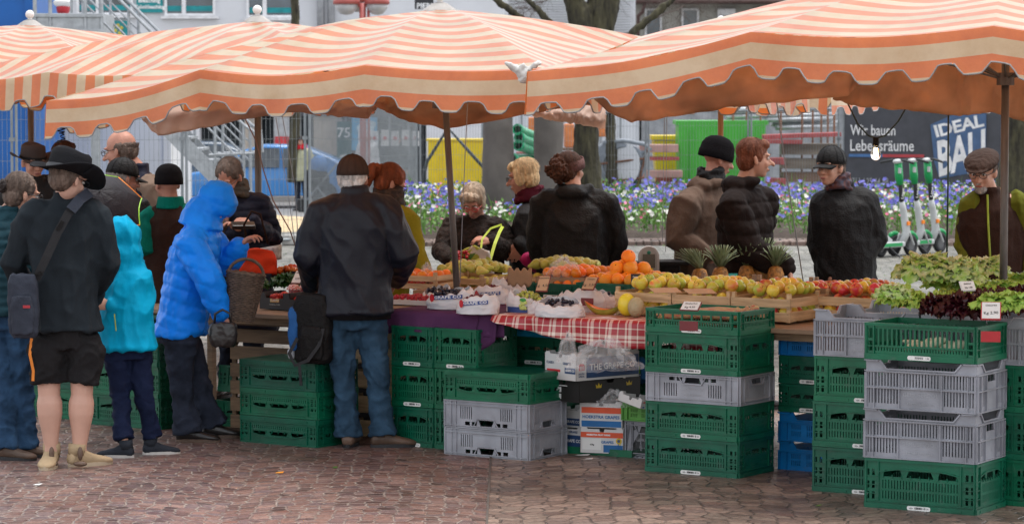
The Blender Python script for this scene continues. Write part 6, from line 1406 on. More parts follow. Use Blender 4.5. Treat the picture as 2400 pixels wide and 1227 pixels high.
# white building with shops
WALL = pm('white_render', (.60, .61, .64), .85, var=.06, scale=1, bump=.2, bs=30); GLASS = pm('window_glass', (.05, .07, .09), .08, var=.6, scale=1.2, bump=0, spec=.8); FRAMEW = pm('white_window_frame', (.68, .68, .70), .5, bump=0); TEALS = pm('turquoise_strip', (.0, .22, .24), .5, bump=0); DARKG = pm('dark_shop_glass', (.014, .019, .024), .45, var=.8, scale=.8, bump=0, spec=.2)
PILL = pm('beige_stone_pillar', (.42, .37, .32), .8, var=.15)
def facade(T, name, px0, px1, py0, py1, Y, th, mat, dy=0, wd=True):
    a, b = at(px0, py1, Y), at(px1, py0, Y); m = MB(); m.box(((a.x+b.x)/2, Y+dy+th/2, (a.z+b.z)/2), (abs(b.x-a.x), th, abs(b.z-a.z))); return m.build(name, mat, T, world=True)
def window(T, px0, px1, py0, py1, Y, strip=False, mull=True, sill=True):
    a, b = at(px0, py1, Y), at(px1, py0, Y); cx, cz, w_, h = (a.x+b.x)/2, (a.z+b.z)/2, b.x-a.x, b.z-a.z; m = MB(); f = .07
    for (X, Z, A, B) in ((cx, a.z+f/2, w_, f), (cx, b.z-f/2, w_, f), (a.x+f/2, cz, f, h-2*f), (b.x-f/2, cz, f, h-2*f)): m.box((X, Y-.03, Z), (A, .10, B))
    if mull: m.box((cx-w_*.12, Y-.03, cz), (.11, .09, h-2*f))
    if sill: m.box((cx, Y-.10, a.z-.04), (w_+.16, .2, .06))
    fr = m.build('window', FRAMEW, T, world=True); g = MB(); g.box((cx, Y-.005, cz), (w_-2*f, .02, h-2*f)); g.build('pane', GLASS, fr, world=True)
    if strip: g = MB(); g.box((cx, Y-.018, a.z+f+.13), (w_-2*f-.02, .006, .14)); g.build('turquoise_strip', TEALS, fr, world=True)
YB = 80.0; T = thing('white_shop_building', 'white rendered building with turquoise striped upper windows above dark shop fronts', 'building', at(700, 480, YB))
facade(T, 'wall', -300, 1180, -160, 268, YB, 10, WALL)
window(T, 180, 312, -60, 36, YB, True); window(T, 386, 505, -60, 38, YB, True); window(T, 578, 690, -60, 42, YB, True)
for px in (1455,): pass
facade(T, 'shop_glass', 470, 1000, 262, 486, YB, .3, DARKG, .3)
for (p0, p1) in ((-300, 470), (575, 612), (736, 800), (1000, 1180)): facade(T, 'pillar' if p1-p0 < 100 else 'ground_floor_wall', p0, p1, 262, 500, YB, .6, PILL if p1-p0 < 100 else WALL, -.1)
facade(T, 'shop_fascia', 470, 1000, 250, 272, YB, .25, pm('dark_fascia', (.06, .06, .07), .5), -.2)
for p0 in (520, 560, 660, 700, 806, 862, 910, 955): facade(T, 'glazing_bar', p0, p0+5, 270, 486, YB, .1, GALV, .2)
for px in (752, 776): m = MB(); p = at(px, 10, YB-.2); m.tube([(p.x, p.y, p.z+2), (p.x, p.y, p.z-1.6)], .10, 8); m.build('downpipe', pm('grey_zinc', (.30, .31, .33), .5, metal=.3), T, world=True, smooth=True)
def sign(name, label, px0, px1, py0, py1, Y, mat, texts=(), cat='sign', th=.04, thick_text=WHI, extra=None):
    a, b = at(px0, py1, Y), at(px1, py0, Y); T = thing(name, label, cat, a); m = MB(); m.box(((a.x+b.x)/2, Y, (a.z+b.z)/2), (b.x-a.x, th, b.z-a.z)); m.build('board', mat, T, world=True)
    if texts:
        m = MB()
        for (s, x0, y0, hgt) in texts:
            p = at(x0, y0, Y); vs, fs = text_geo(s, hgt*Y/F*1.35, .004); m.add([(p.x+v[0], Y-th/2-.012, p.z+v[1]) for v in vs], fs)
        m.build('lettering', thick_text, T, world=True, fix=False)
    if extra: extra(T)
    return T
sign('wall_sign', 'turquoise sign reading Zahnbleaching between the upper windows', 320, 381, -10, 30, YB-.1, TEALS, (('Bleaching', 350, 2, 10), ('Zahnbleaching', 351, 17, 9)))
sign('wall_sign', 'turquoise square sign with yellow dots below the windows', 243, 300, 49, 92, YB-.1, TEALS, extra=lambda T: [(lambda m, p: (m.ell((p.x, YB-.13, p.z), (.05, .01, .05)), m.build('yellow_dot', pm('yellow_dot', (.5, .4, .05), .5, bump=0), T, world=True)))(MB(), at(px, py, YB)) for px, py in ((268, 62), (278, 60), (286, 66), (272, 72), (282, 78), (288, 84))])
sign('black_sign', 'black sign with white letters PIERI high above the middle umbrella', 972, 1016, -12, 22, 76, pm('sign_black', (.02, .02, .025), .4), (('PIERI', 995, 15, 13),))
facT = thing('corner_shop_front', 'dark framed glass shop front with white wall above the middle umbrella', 'building', at(1050, 480, 84)); facade(facT, 'wall', 860, 1190, -160, 300, 84, 8, WALL)
for (p0, p1) in ((865, 925), (930, 965), (1020, 1060), (1068, 1120)): window(facT, p0, p1, -80, 40, 84-.06, False, False)
facade(facT, 'dark_frame', 866, 1140, 40, 60, 83.9, .2, pm('dark_frame', (.05, .055, .06), .5))
SHUT = thing('louvred_wall', 'white horizontally ribbed wall behind the mossy tree', 'building', at(1300, 480, 100)); facade(SHUT, 'wall', 1130, 1490, -160, 430, 100, 6, WALL)
m = MB()
for i in range(26): p, q = at(1172, -10+i*6, 99.95), at(1480, -10+i*6, 99.95); m.box(((p.x+q.x)/2, 99.93, p.z), (q.x-p.x, .06, .045), rx=.5)
m.build('ribs', WALL, SHUT, world=True)
HW_ = thing('grey_plastered_house', 'old grey plastered house with small windows and brown eaves at the right', 'house', at(1800, 480, 112)); PLAS = pm('grey_plaster', (.36, .35, .32), .9, var=.2, scale=1, bump=.3); facade(HW_, 'wall', 1485, 2150, 5, 470, 112, 9, PLAS)
EAV = pm('brown_eaves', (.09, .05, .045), .7); facade(HW_, 'eaves', 1475, 2160, -3, 9, 111.2, 1.2, EAV)
m = MB(); p, q = at(1475, -4, 110.8), at(2160, -4, 110.8); m.add([(p.x, p.y, p.z), (q.x, q.y, q.z), (q.x, q.y+5, q.z+3.2), (p.x, p.y+5, p.z+3.2)], [(0, 1, 2, 3)]); m.build('roof', pm('roof_tile', (.10, .055, .045), .8, var=.3, scale=8), HW_, world=True, solid=.1)
m = MB(); p = at(1512, 6, 110.9); m.tube([p, p+Vector((-.1, 0, -.35)), p+Vector((-.25, .2, -.5)), p+Vector((-.25, .2, -6.5))], .07, 8); m.tube([at(1475, 3, 110.6), at(2160, 3, 110.6)], .09, 8); m.build('gutter', EAV, HW_, world=True, smooth=True)
for (a_, b_) in ((1511, 1551), (1597, 1638), (1682, 1722), (1757, 1796)): window(HW_, a_, b_, 20, 86, 111.95, False, False, False)
for a_, b_ in ((1682, 1724), (1757, 1798)): facade(HW_, 'shutter_box', a_, b_, 22, 36, 111.8, .12, FRAMEW)
for (a_, b_) in ((1130, 1500), (1500, 1980)):
    T = thing('site_hoarding', ('white' if a_ < 1500 else 'dull grey')+' hoarding closing the building site '+('behind the tree trunk' if a_ < 1500 else 'behind the scaffold tubes'), 'hoarding', at(a_, 480, 74)); facade(T, 'boards', a_, b_, 215, 480, 74, .1, WCON if a_ < 1500 else pm('grey_hoarding', (.30, .31, .33), .7, var=.2), 0)
    m = MB()
    for i in range(9): p = at(a_+(b_-a_)*i/8, 480, 73.9); m.box((p.x, p.y, p.z+1.3), (.05, .06, 2.6))
    m.build('battens', GALV, T, world=True)
# posters in the shop zone
sign('red_poster', 'poster with red base panel in the shop window above the blue car', 642, 678, 270, 342, 79.0, pm('poster_grey', (.35, .36, .38), .6), extra=lambda T: facade(T, 'red_field', 643, 677, 320, 342, 78.96, .02, pm('poster_red', (.45, .03, .04), .5)))
sign('sale_poster', 'dark green shop poster with the white number 75', 790, 824, 285, 415, 79.0, pm('poster_green', (.02, .10, .09), .5), (('75', 806, 312, 24), ('sale', 806, 365, 9)))
sign('blue_poster', 'light blue poster with pale circles behind the white parka', 825, 884, 275, 352, 78.5, pm('poster_blue', (.03, .32, .58), .5), extra=lambda T: [(lambda m, p: (m.ell((p.x, 78.46, p.z), (.10, .01, .10), n=10), m.build('pale_circle', pm('pale_dot', (.45, .6, .7), .5, bump=0), T, world=True)))(MB(), at(px, py, 78.5)) for px, py in ((855, 292), (868, 305), (845, 300), (872, 292))])
for i, px in enumerate((848, 878, 902, 926, 951, 975)):
    T = sign('paper_notice', ['leftmost', 'second', 'third', 'fourth', 'fifth', 'rightmost'][i]+' white paper with a red heart in the row on the dark window', px-9, px+9, 304+(i % 2)*3, 342, 68.9+.5 if i > 1 else 71.5, pm('notice_paper', (.62, .62, .62), .7, bump=0), cat='notice'); T['group'] = 'white notices hung in a row'
    Yp = 68.9+.5 if i > 1 else 71.5; m = MB(); p = at(px, 324, Yp-.03); m.ell(tuple(p), (.045, .004, .05), n=8); m.build('red_heart', REDI, T, world=True)
# blue car and dark car
CARB = pm('blue_car_paint', (.02, .16, .42), .25, var=.08, bump=0, coat=.5); CARD = pm('dark_car_paint', (.02, .05, .09), .3, var=.1, bump=0, coat=.4); CGL = pm('car_glass', (.06, .07, .08), .1, var=.3, bump=0)
def car(label, px, Y, paint, L=4.1, flip=1):
    z = gz(Y); T = thing('parked_car', label, 'car', (x(px, Y), Y, z), 0 if flip > 0 else math.pi); prof = [(-2.02, .28), (-2.05, .60), (-1.95, .82), (-1.2, .95), (-.62, 1.38), (-.2, 1.50), (.75, 1.48), (1.45, 1.20), (1.85, .98), (2.03, .80), (2.04, .30)]
    m = MB(); rings = []
    for (yy, sx, sz) in ((-.84, .965, .93), (-.80, .985, .98), (-.72, 1, 1), (.72, 1, 1), (.80, .985, .98), (.84, .965, .93)): rings.append([Vector((a*sx, yy*(1 if b < 1.0 else 1-.22*(b-1.0)/.5), .28+(b-.28)*sz)) for a, b in prof])
    m.loft(rings); m.build('car_body', paint, T, smooth=True, bevel=.03, angle=35)
    for s in (-1, 1):
        g = MB(); w0 = [(-1.02, .98), (-.60, 1.33), (-.18, 1.42), (.22, 1.42), (.22, .96)]; w1 = [(.30, .96), (.30, 1.41), (.78, 1.39), (1.35, 1.13), (1.30, .98)]
        for w_ in (w0, w1): g = MB(); g.add([(a, s*(.852 if b < 1.05 else .69+.02), b) for a, b in w_], [tuple(range(5))]); g.build('side_window', CGL, T)
    for wx in (-1.28, 1.28):
        for s in (-1, 1):
            w_ = MB(); w_.lathe([(.18, -.10), (.30, -.10), (.315, -.07), (.315, .07), (.30, .10), (.18, .10)], 24, Matrix.Translation((wx, s*.78, .315)) @ Matrix.Rotation(R(90), 4, 'X')); wo = w_.build('wheel', BLACKRUB, T, smooth=True, angle=40)
            r = MB(); r.lathe([(.02, .095), (.18, .09), (.19, .075)], 12, Matrix.Translation((wx, s*.80, .315)) @ Matrix.Rotation(R(90*s), 4, 'X')); r.build('rim', GALV, wo)
    for s in (-1, 1): h = MB(); h.ell((-1.93, s*.62, .74), (.10, .16, .07)); h.build('headlight', GLASS, T, smooth=True); h = MB(); h.ell((1.93, s*.66, .92), (.09, .12, .10)); h.build('tail_light', pm('tail_red', (.4, .01, .01), .3, bump=0), T, smooth=True)
    h = MB(); h.ell((-.72, -.92, 1.0), (.07, .10, .06)); h.build('wing_mirror', paint, T, smooth=True)
car('bright blue hatchback parked behind the wire fence', 640, 71.0, CARB); car('dark car parked behind the blue hatchback, mostly hidden by the stairs', 455, 75.0, CARD)
# person's trolley / suitcase
p = at(938, 462, 71.5); T = thing('suitcase', 'small magenta suitcase beside the distant black coat', 'suitcase', (p.x, p.y, gz(71.5))); m = MB(); m.box((.1, 0, .36), (.34, .22, .55)); m.build('case', pm('magenta_case', (.22, .01, .06), .5), T, bevel=.05); m = MB(); m.tube([(.0, 0, .62), (.0, 0, .98), (.2, 0, .98), (.2, 0, .62)], .012, 6); m.build('handle', GALV, T)
p = at(742, 480, 64); T = thing('pushchair', 'dark pushchair with a blue and red hood behind the fence', 'pushchair', (p.x, p.y, gz(64))); m = MB(); m.ell((0, 0, .70), (.28, .25, .30)); m.build('seat_shell', BLK, T, smooth=True); m = MB(); m.ell((.05, 0, 1.0), (.20, .22, .22)); m.build('hood', pm('pushchair_blue', (.03, .15, .4), .7), T, smooth=True)
for i, (xx, yy) in enumerate(((-.3, .2), (-.3, -.2), (.3, .2), (.3, -.2))): m = MB(); m.lathe([(.06, -.02), (.14, -.02), (.15, 0), (.14, .02), (.06, .02)], 16, Matrix.Translation((xx, yy, .15)) @ Matrix.Rotation(R(90), 4, 'X')); m.build('wheel', BLACKRUB, T)
m = MB(); m.tube([(-.3, -.2, .15), (.25, -.2, .8), (.45, -.2, 1.05), (.45, .2, 1.05), (.25, .2, .8), (-.3, .2, .15)], .015, 6); m.tube([(.3, -.2, .15), (0, -.2, .6)], .015, 6); m.tube([(.3, .2, .15), (0, .2, .6)], .015, 6); m.build('push_frame', GALV, T)
# yellow cabinet
YEL = pm('yellow_paint', (.72, .52, .0), .45, var=.08, bump=.03)
a, b = at(1003, 478, 60), at(1131, 330, 60); T = thing('yellow_cabinet', 'bright yellow site power cabinet behind the fence', 'cabinet', (a.x, 60, a.z)); w_, h = b.x-a.x, b.z-a.z
m = MB(); m.box((w_/2, .4, h/2-.2), (w_, .8, h+.4)); m.build('cabinet_body', YEL, T, bevel=.015); m = MB(); m.box((w_*.62, -.008, h/2), (w_*.68, .02, h-.1)); m.build('door', YEL, T, bevel=.006); m = MB(); m.box((w_*.30, -.03, h*.45), (.06, .03, .10)); m.build('handle', YEL, T); m = MB(); m.box((w_/2, .4, h+.015), (w_+.06, .86, .04)); m.build('lid', YEL, T)
m = MB(); m.tube([at(985, 455, 58.5), at(1000, 380, 58.5), at(1050, 300, 59), at(1095, 350, 58.5), at(1140, 400, 58.5), at(1200, 440, 58.5)], .035, 8); tag(m.build('cable', pm('black_cable', (.02, .03, .035), .6), smooth=True), 'thick black cable drooping in front of the yellow cabinet', 'cable')
# wrapped closed parasols
WRAP = pm('grey_brown_cover', (.115, .10, .090), .75, var=.25, scale=3, bump=.6, bs=12)
for (px, w0, w1, bt, tp, t) in ((1168, 64, 84, 560, 205, 'left'), (1285, 68, 72, 560, 205, 'right')):
    Y = 44.2; m = MB(); rings = []; c0 = at(px, 560, Y); zt = at(px, tp, Y).z
    for i in range(24):
        v = i/23; z = .15+(zt-.15)*v; r = (w1+(w0-w1)*v)/2*Y/F
        rings.append([Vector((c0.x+math.cos(a)*r*(1+.12*noise.noise(Vector((math.cos(a)*2, v*5, px)))), Y+math.sin(a)*r*(1+.12*noise.noise(Vector((math.sin(a)*2, v*5, px)))), z)) for a in [2*math.pi*j/28 for j in range(28)]])
    m.loft(rings); o = m.build('closed_parasol', WRAP, smooth=True); tag(o, t+' tall closed parasol wrapped in a grey brown cover', 'parasol', 'wrapped parasols in front of the site')
# tree trunks
BARK = pm('mossy_bark', (.028, .023, .018), .9, var=.5, scale=5, stretch=(3, 3, .7), bump=1, bs=18, col2=(.080, .072, .038)); TWIG = pm('twig', (.10, .075, .065), .9, bump=0)
def bare_tree(label, px, Y, d, ptop, seed, limbs, top=6.5, fork=None, zf=None, twigs=True):
    b0 = at(px, 560, Y); T = thing('bare_tree', label, 'tree', (b0.x, Y, .1)); m = MB(); rr = random.Random(seed); zt = zf or 4.2
    pts = []; rad = []
    for i in range(12): v = i/11; pts.append(Vector((b0.x+.06*math.sin(v*4+seed), Y, .05+zt*v))); rad.append(d/2*(1.25-.35*min(1, v*3) if v < .33 else .9-.12*v)*(1+.05*rr.uniform(-1, 1)))
    m.tube(pts, rad, 16); tp = pts[-1]; ends = []
    for (dx, dy, dz, r) in limbs:
        e = tp+Vector((dx, dy, dz)); m.tube([tp-Vector((0, 0, .3)), lerp(tp, e, .5)+Vector((dx*.12, 0, -.05)), e], [r, r*.8, r*.6], 10); ends.append((e, Vector((dx, dy, dz)).normalized(), r*.55))
    m.blob('trunk', BARK, T, .03, 1, lambda c, n: .03*noise.noise(Vector((c.x*14, c.y*14, c.z*3)))+.012*noise.noise(c*30))
    if twigs:
        t = MB()
        def grow(p, d_, r, n):
            if n == 0: return
            L = rr.uniform(.45, .95)*(.5+n*.18); q = p; dd = d_.copy(); P_ = [p]; Rr = [r]
            for i in range(4): dd = (dd+Vector((rr.uniform(-.3, .3), rr.uniform(-.2, .2), rr.uniform(-.28, .16)))).normalized(); q = q+dd*L/4; P_.append(q); Rr.append(r*(1-.12*(i+1)))
            t.tube(P_, Rr, 5, caps=False)
            for i in range(3 if n > 1 else 2): k = rr.choice((2, 3, 4)); grow(P_[k], (dd+Vector((rr.uniform(-1, 1), rr.uniform(-.6, .6), rr.uniform(-.7, .5)))).normalized(), max(.004, Rr[k]*.62), n-1)
        for e, d_, r in ends:
            for i in range(3): grow(e, (d_+Vector((rr.uniform(-.5, .5), rr.uniform(-.3, .3), rr.uniform(-.3, .3)))).normalized(), r*.6, 5)
        t.build('branches', TWIG, T, fix=False)
bare_tree('large mossy tree trunk with bare crown behind the curly haired woman', 1382, 45.6, .47, 0, 3, [(-.5, 0, 1.6, .2), (.45, .1, 1.7, .21), (.1, .3, 1.8, .16), (-2.2, -.3, 1.3, .07), (-1.6, .5, 1.5, .06), (1.8, .2, 1.3, .07)], zf=2.75)
bare_tree('thick dark tree trunk at the right edge behind the bearded man', 2382, 44.5, .50, 0, 5, [(-.5, 0, 1.4, .15), (.5, 0, 1.5, .16)], zf=3.3)
bare_tree('slim tree trunk beside the large one, seen above the umbrellas', 1428, 58, .20, 0, 8, [(-.5, 0, 1.2, .04), (.5, 0, 1.2, .05), (-1.2, 0, .6, .03)], zf=4.6)
bare_tree('slim bare tree whose twigs hang over the white building', 690, 66, .22, 0, 12, [(-1.5, 0, .3, .04), (-2.6, 0, .7, .04), (.8, 0, .8, .04), (-.6, 0, .9, .05)], zf=4.9)
# street lamp with red caps
p = at(850, 20, 62); T = thing('street_lamp', 'street lamp with red mushroom caps and white bowls behind the umbrellas', 'street lamp', (p.x, 62, gz(62))); REDL = pm('lamp_red', (.42, .10, .09), .45, var=.1)
m = MB(); m.tube([(0, 0, 0), (0, 0, 4.35)], .07, 10); m.tube([(.12, 0, 0), (.12, 0, 4.35)], .03, 8); m.box((-.05, 0, 4.3), (.55, .05, .05)); m.build('post', REDL, T, smooth=True)
for i, (px, py, r) in enumerate(((812, 8, .28), (884, 8, .26), (838, 2, .26))):
    q = at(px, py, 62+(i == 2)*.5); o_ = q-T.location; m = MB(); m.lathe([(r, -.02), (r*.98, .06), (r*.8, .19), (r*.45, .27), (.03, .3)], 20, Matrix.Translation(o_)); m.build('lamp_cap', REDL, T, smooth=True); m = MB(); m.lathe([(.03, -.24), (r*.45, -.22), (r*.78, -.12), (r*.9, -.02)], 20, Matrix.Translation(o_)); m.build('lamp_bowl', pm('lamp_bowl', (.45, .44, .45), .3, bump=0), T, smooth=True)
# green container, skips, formwork, pipes
GRC = pm('bright_green_paint', (.05, .38, .03), .45, var=.06, bump=.03); YB2 = 58.5
a, b = at(1590, 420, YB2), at(1795, 283, YB2); T = thing('green_container', 'bright green waste container behind the black beanie', 'container', (a.x, YB2, gz(YB2))); w_, h = b.x-a.x, b.z-gz(YB2)
m = MB(); m.loft([[Vector((x_+(s if x_ < .1 else -s)*1, y_, z_)) for x_, y_ in ((0, 0), (w_, 0), (w_, 1.2), (0, 1.2))] for z_, s in ((.1, .05), (h-.08, 0), (h-.08, -.05), (h, -.05))]); m.build('container_body', GRC, T); m = MB()
for xx in (.25, w_*.5, w_*.80): m.box((xx, -.02, h*.5), (.04, .05, h*.8))
m.build('ribs', GRC, T)
a, b = at(1532, 400, 60), at(1592, 318, 60); T = thing('yellow_skip', 'yellow steel skip partly hidden behind the green container', 'skip', (a.x, 60, gz(60))); w_, h = b.x-a.x+.2, b.z-gz(60)
m = MB(); m.loft([[Vector((x_, y_, z_)) for x_, y_ in ((s, 0), (w_-s, 0), (w_-s, 1), (s, 1))] for z_, s in ((.1, .12), (h-.1, 0))]); m.build('skip_body', YEL, T); m = MB(); m.box((w_/2, .5, h-.04), (w_+.1, 1.1, .08)); m.build('rim', YEL, T); m = MB(); m.box((w_/2, -.04, h*.45), (w_*.9, .06, .22)); m.build('red_white_strip', pm('red_plank', (.34, .07, .07), .7, var=.3), T)
PLK = [pm('red_plank', (.34, .07, .07), .7, var=.3), pm('grey_board', (.20, .17, .135), .8, var=.3, scale=3, stretch=(.4, 3, 3), bump=.3), pm('pinkish_board', (.42, .25, .22), .8, var=.25, scale=3), pm('brown_board', (.16, .10, .07), .8, var=.3, scale=3, stretch=(.4, 3, 3))]
def board(label, px0, px1, py, hpx, Y, mi, tilt=0, name='formwork_board', dep=.5):
    a, b = at(px0, py, Y), at(px1, py, Y); o_ = MB(); o_.box((0, 0, 0), ((b-a).length, dep, hpx*Y/F)); o = o_.build(name, PLK[mi], bevel=.008); o.location = ((a.x+b.x)/2, Y+dep/2, a.z); o.rotation_euler = (0, R(tilt), 0); tag(o, label, 'board', 'boards and beams piled on the building site')
for i, (p0, p1, py, hp_, Y, mi, tl, t) in enumerate(((1790, 1972, 318, 10, 57.5, 0, -2, 'long red beam on top of the formwork pile'), (1795, 1880, 332, 10, 57.4, 0, 1, 'short red beam below the long one'), (1832, 1972, 350, 26, 57.8, 1, 0, 'upper grey formwork board'), (1832, 1965, 384, 24, 57.8, 1, 1, 'middle grey formwork board with dark gap above'), (1836, 1960, 415, 22, 57.8, 3, 0, 'lower brown formwork board'),
    (1795, 1840, 378, 16, 57.2, 0, 0, 'red block in the gap left of the grey boards'), (1800, 1842, 425, 14, 57.2, 0, 3, 'lowest red block left of the grey boards'), (1500, 1590, 348, 18, 58.2, 2, 0, 'pinkish plank behind the fence at mid height'), (1520, 1592, 372, 8, 58.2, 0, 0, 'thin red plank left of the green container'), (1500, 1600, 408, 16, 58.0, 2, 0, 'wide pinkish plank low behind the fence'), (1505, 1605, 432, 10, 58.0, 3, -3, 'brown plank lying on the ground behind the fence'), (1210, 1260, 368, 22, 58.6, 0, 0, 'red beam below the green pipes'))):
    board(t, p0, p1, py, hp_, Y, mi, tl)
PIPEG = pm('green_pipe_plastic', (.0, .30, .13), .35, var=.12, bump=0)
def pipe(label, p0, p1, r, mat=PIPEG, name='plastic_pipe', group='green drain pipes', cat='pipe'):
    m = MB(); a, b = p0, p1; d = (b-a).normalized(); m.tube([a, a+d*.02, b], [r, r, r], 14, caps=False); m.tube([a-d*.0, a+d*.16], r*1.18, 14, caps=False); tag(m.build(name, mat, smooth=True, solid=.01), label, cat, group)
for (a, b, t) in (((1212, 303), (1268, 326), 'upper green pipe end pointing left'), ((1216, 322), (1272, 345), 'middle green pipe end below the upper one'), ((1214, 340), (1270, 362), 'lower green pipe end of the three'), ((1200, 372), (1262, 371), 'horizontal green pipe below the pipe ends')): pipe(t, at(*a, 57.8), at(*b, 57.8+1.2), .088)
for (a, b, t) in (((1480, 455), (1440, 430), 'green pipe lying low left of the fence post'), ((1490, 446), (1440, 418), 'green pipe second from the ground by the drum'), ((1486, 432), (1450, 410), 'green pipe topmost under the drum')): pipe(t, at(*a, 58), at(*b, 59.2), .07)
# orange formwork box
ORP = pm('orange_paint', (.62, .20, .06), .6, var=.2)
for (p0, p1, y0, y1, t) in ((1238, 1256, 275, 330, 'narrow orange steel block between the wrapped parasols'), (1322, 1345, 290, 345, 'orange steel block left of the tree trunk'), (1402, 1432, 270, 320, 'orange steel block right of the tree trunk')):
    a, b = at(p0, y1, 61), at(p1, y0, 61); m = MB(); m.box((0, 0, (b.z-a.z)/2), (b.x-a.x, .5, b.z-a.z)); o = m.build('steel_block', ORP, bevel=.02); o.location = ((a.x+b.x)/2, 61, a.z); tag(o, t, 'steel block')
# stand for them
board('long brown shelf carrying the orange blocks', 1225, 1440, 350, 6, 60.6, 3, name='site_shelf'); board('dark plank stack under the orange blocks', 1225, 1440, 400, 60, 61.2, 3, name='plank_stack')
# cable drum
p = at(1448, 385, 58.3); T = thing('cable_drum', 'big drum wound with grey hose in a rusty frame beside the tree', 'cable drum', (p.x, p.y, gz(58.3)))
m = MB(); c = p; m.lathe([(.10, -.28), (.50, -.28), (.50, -.24), (.34, -.22), (.34, .22), (.50, .24), (.50, .28), (.10, .28)], 32, Matrix.Translation(c) @ Matrix.Rotation(R(75), 4, 'Z') @ Matrix.Rotation(R(90), 4, 'Y')); m.build('drum', WCON, T, world=True, smooth=True, angle=40)
m = MB()
for k in range(5): m.tube([c+Vector((-.1+.05*k+.02*math.sin(a), -.30-.0*k, 0))+Vector((math.cos(a)*.42, 0, math.sin(a)*(.44-.02*k))) for a in [2*math.pi*i/24 for i in range(25)]], .035, 6)
m.tube([c+Vector((-.3, -.3, .42)), c+Vector((.1, -.32, .47)), c+Vector((.5, -.3, .40)), c+Vector((.62, -.3, .30)), c+Vector((.45, -.3, .22))], .045, 8); m.build('hose', pm('grey_hose', (.22, .25, .29), .5), T, world=True, smooth=True)
m = MB(); g0 = gz(58.3)+.02
for s in (-.55, .55): m.tube([Vector((c.x+s*.6-.1, c.y-.35, g0)), Vector((c.x+s, c.y-.35, c.z+.3))], .022, 6); m.tube([Vector((c.x+s*.6, c.y+.35, g0)), Vector((c.x+s, c.y+.35, c.z+.3))], .022, 6)
m.tube([Vector((c.x-.5, c.y-.35, c.z-.35)), Vector((c.x+.55, c.y-.35, c.z-.25))], .022, 6); m.tube([Vector((c.x-.5, c.y-.35, c.z)), Vector((c.x+.5, c.y-.35, c.z+.12))], .022, 6); m.build('rusty_frame', pm('rust', (.14, .06, .03), .9), T, world=True)
# scaffold tubes in racks
for i, (p0, p1, py, Y) in enumerate(((1705, 1800, 258, 59), (1700, 1805, 266, 59.1), (1705, 1800, 275, 59), (1795, 1950, 262, 59.4), (1800, 1960, 272, 59.3), (1795, 1955, 282, 59.2), (1810, 1965, 292, 59.5), (1820, 1960, 300, 59.2))):
    m = MB(); a, b = at(p0, py, Y), at(p1, py-2, Y+.3)
    for k in range(3): m.tube([a+Vector((0, .12*k, .0)), b+Vector((0, .12*k, .02))], .045, 8)
    tag(m.build('scaffold_tubes', STEEL, smooth=True), ['first', 'second', 'third', 'fourth', 'fifth', 'sixth', 'seventh', 'lowest'][i]+' bundle of scaffold tubes from the top in the site rack', 'scaffold tubes', 'scaffold tubes in the rack')
m = MB()
for px in (1718, 1750, 1782, 1830, 1880, 1905, 1925, 1940, 1955): p = at(px, 300, 58.9); m.tube([(p.x, p.y, gz(59)), (p.x, p.y, p.z+.6)], .022, 6)
tag(m.build('rusty_bars', pm('rust', (.14, .06, .03), .9), smooth=True), 'row of upright rusty steel bars holding the scaffold tubes', 'steel rack')
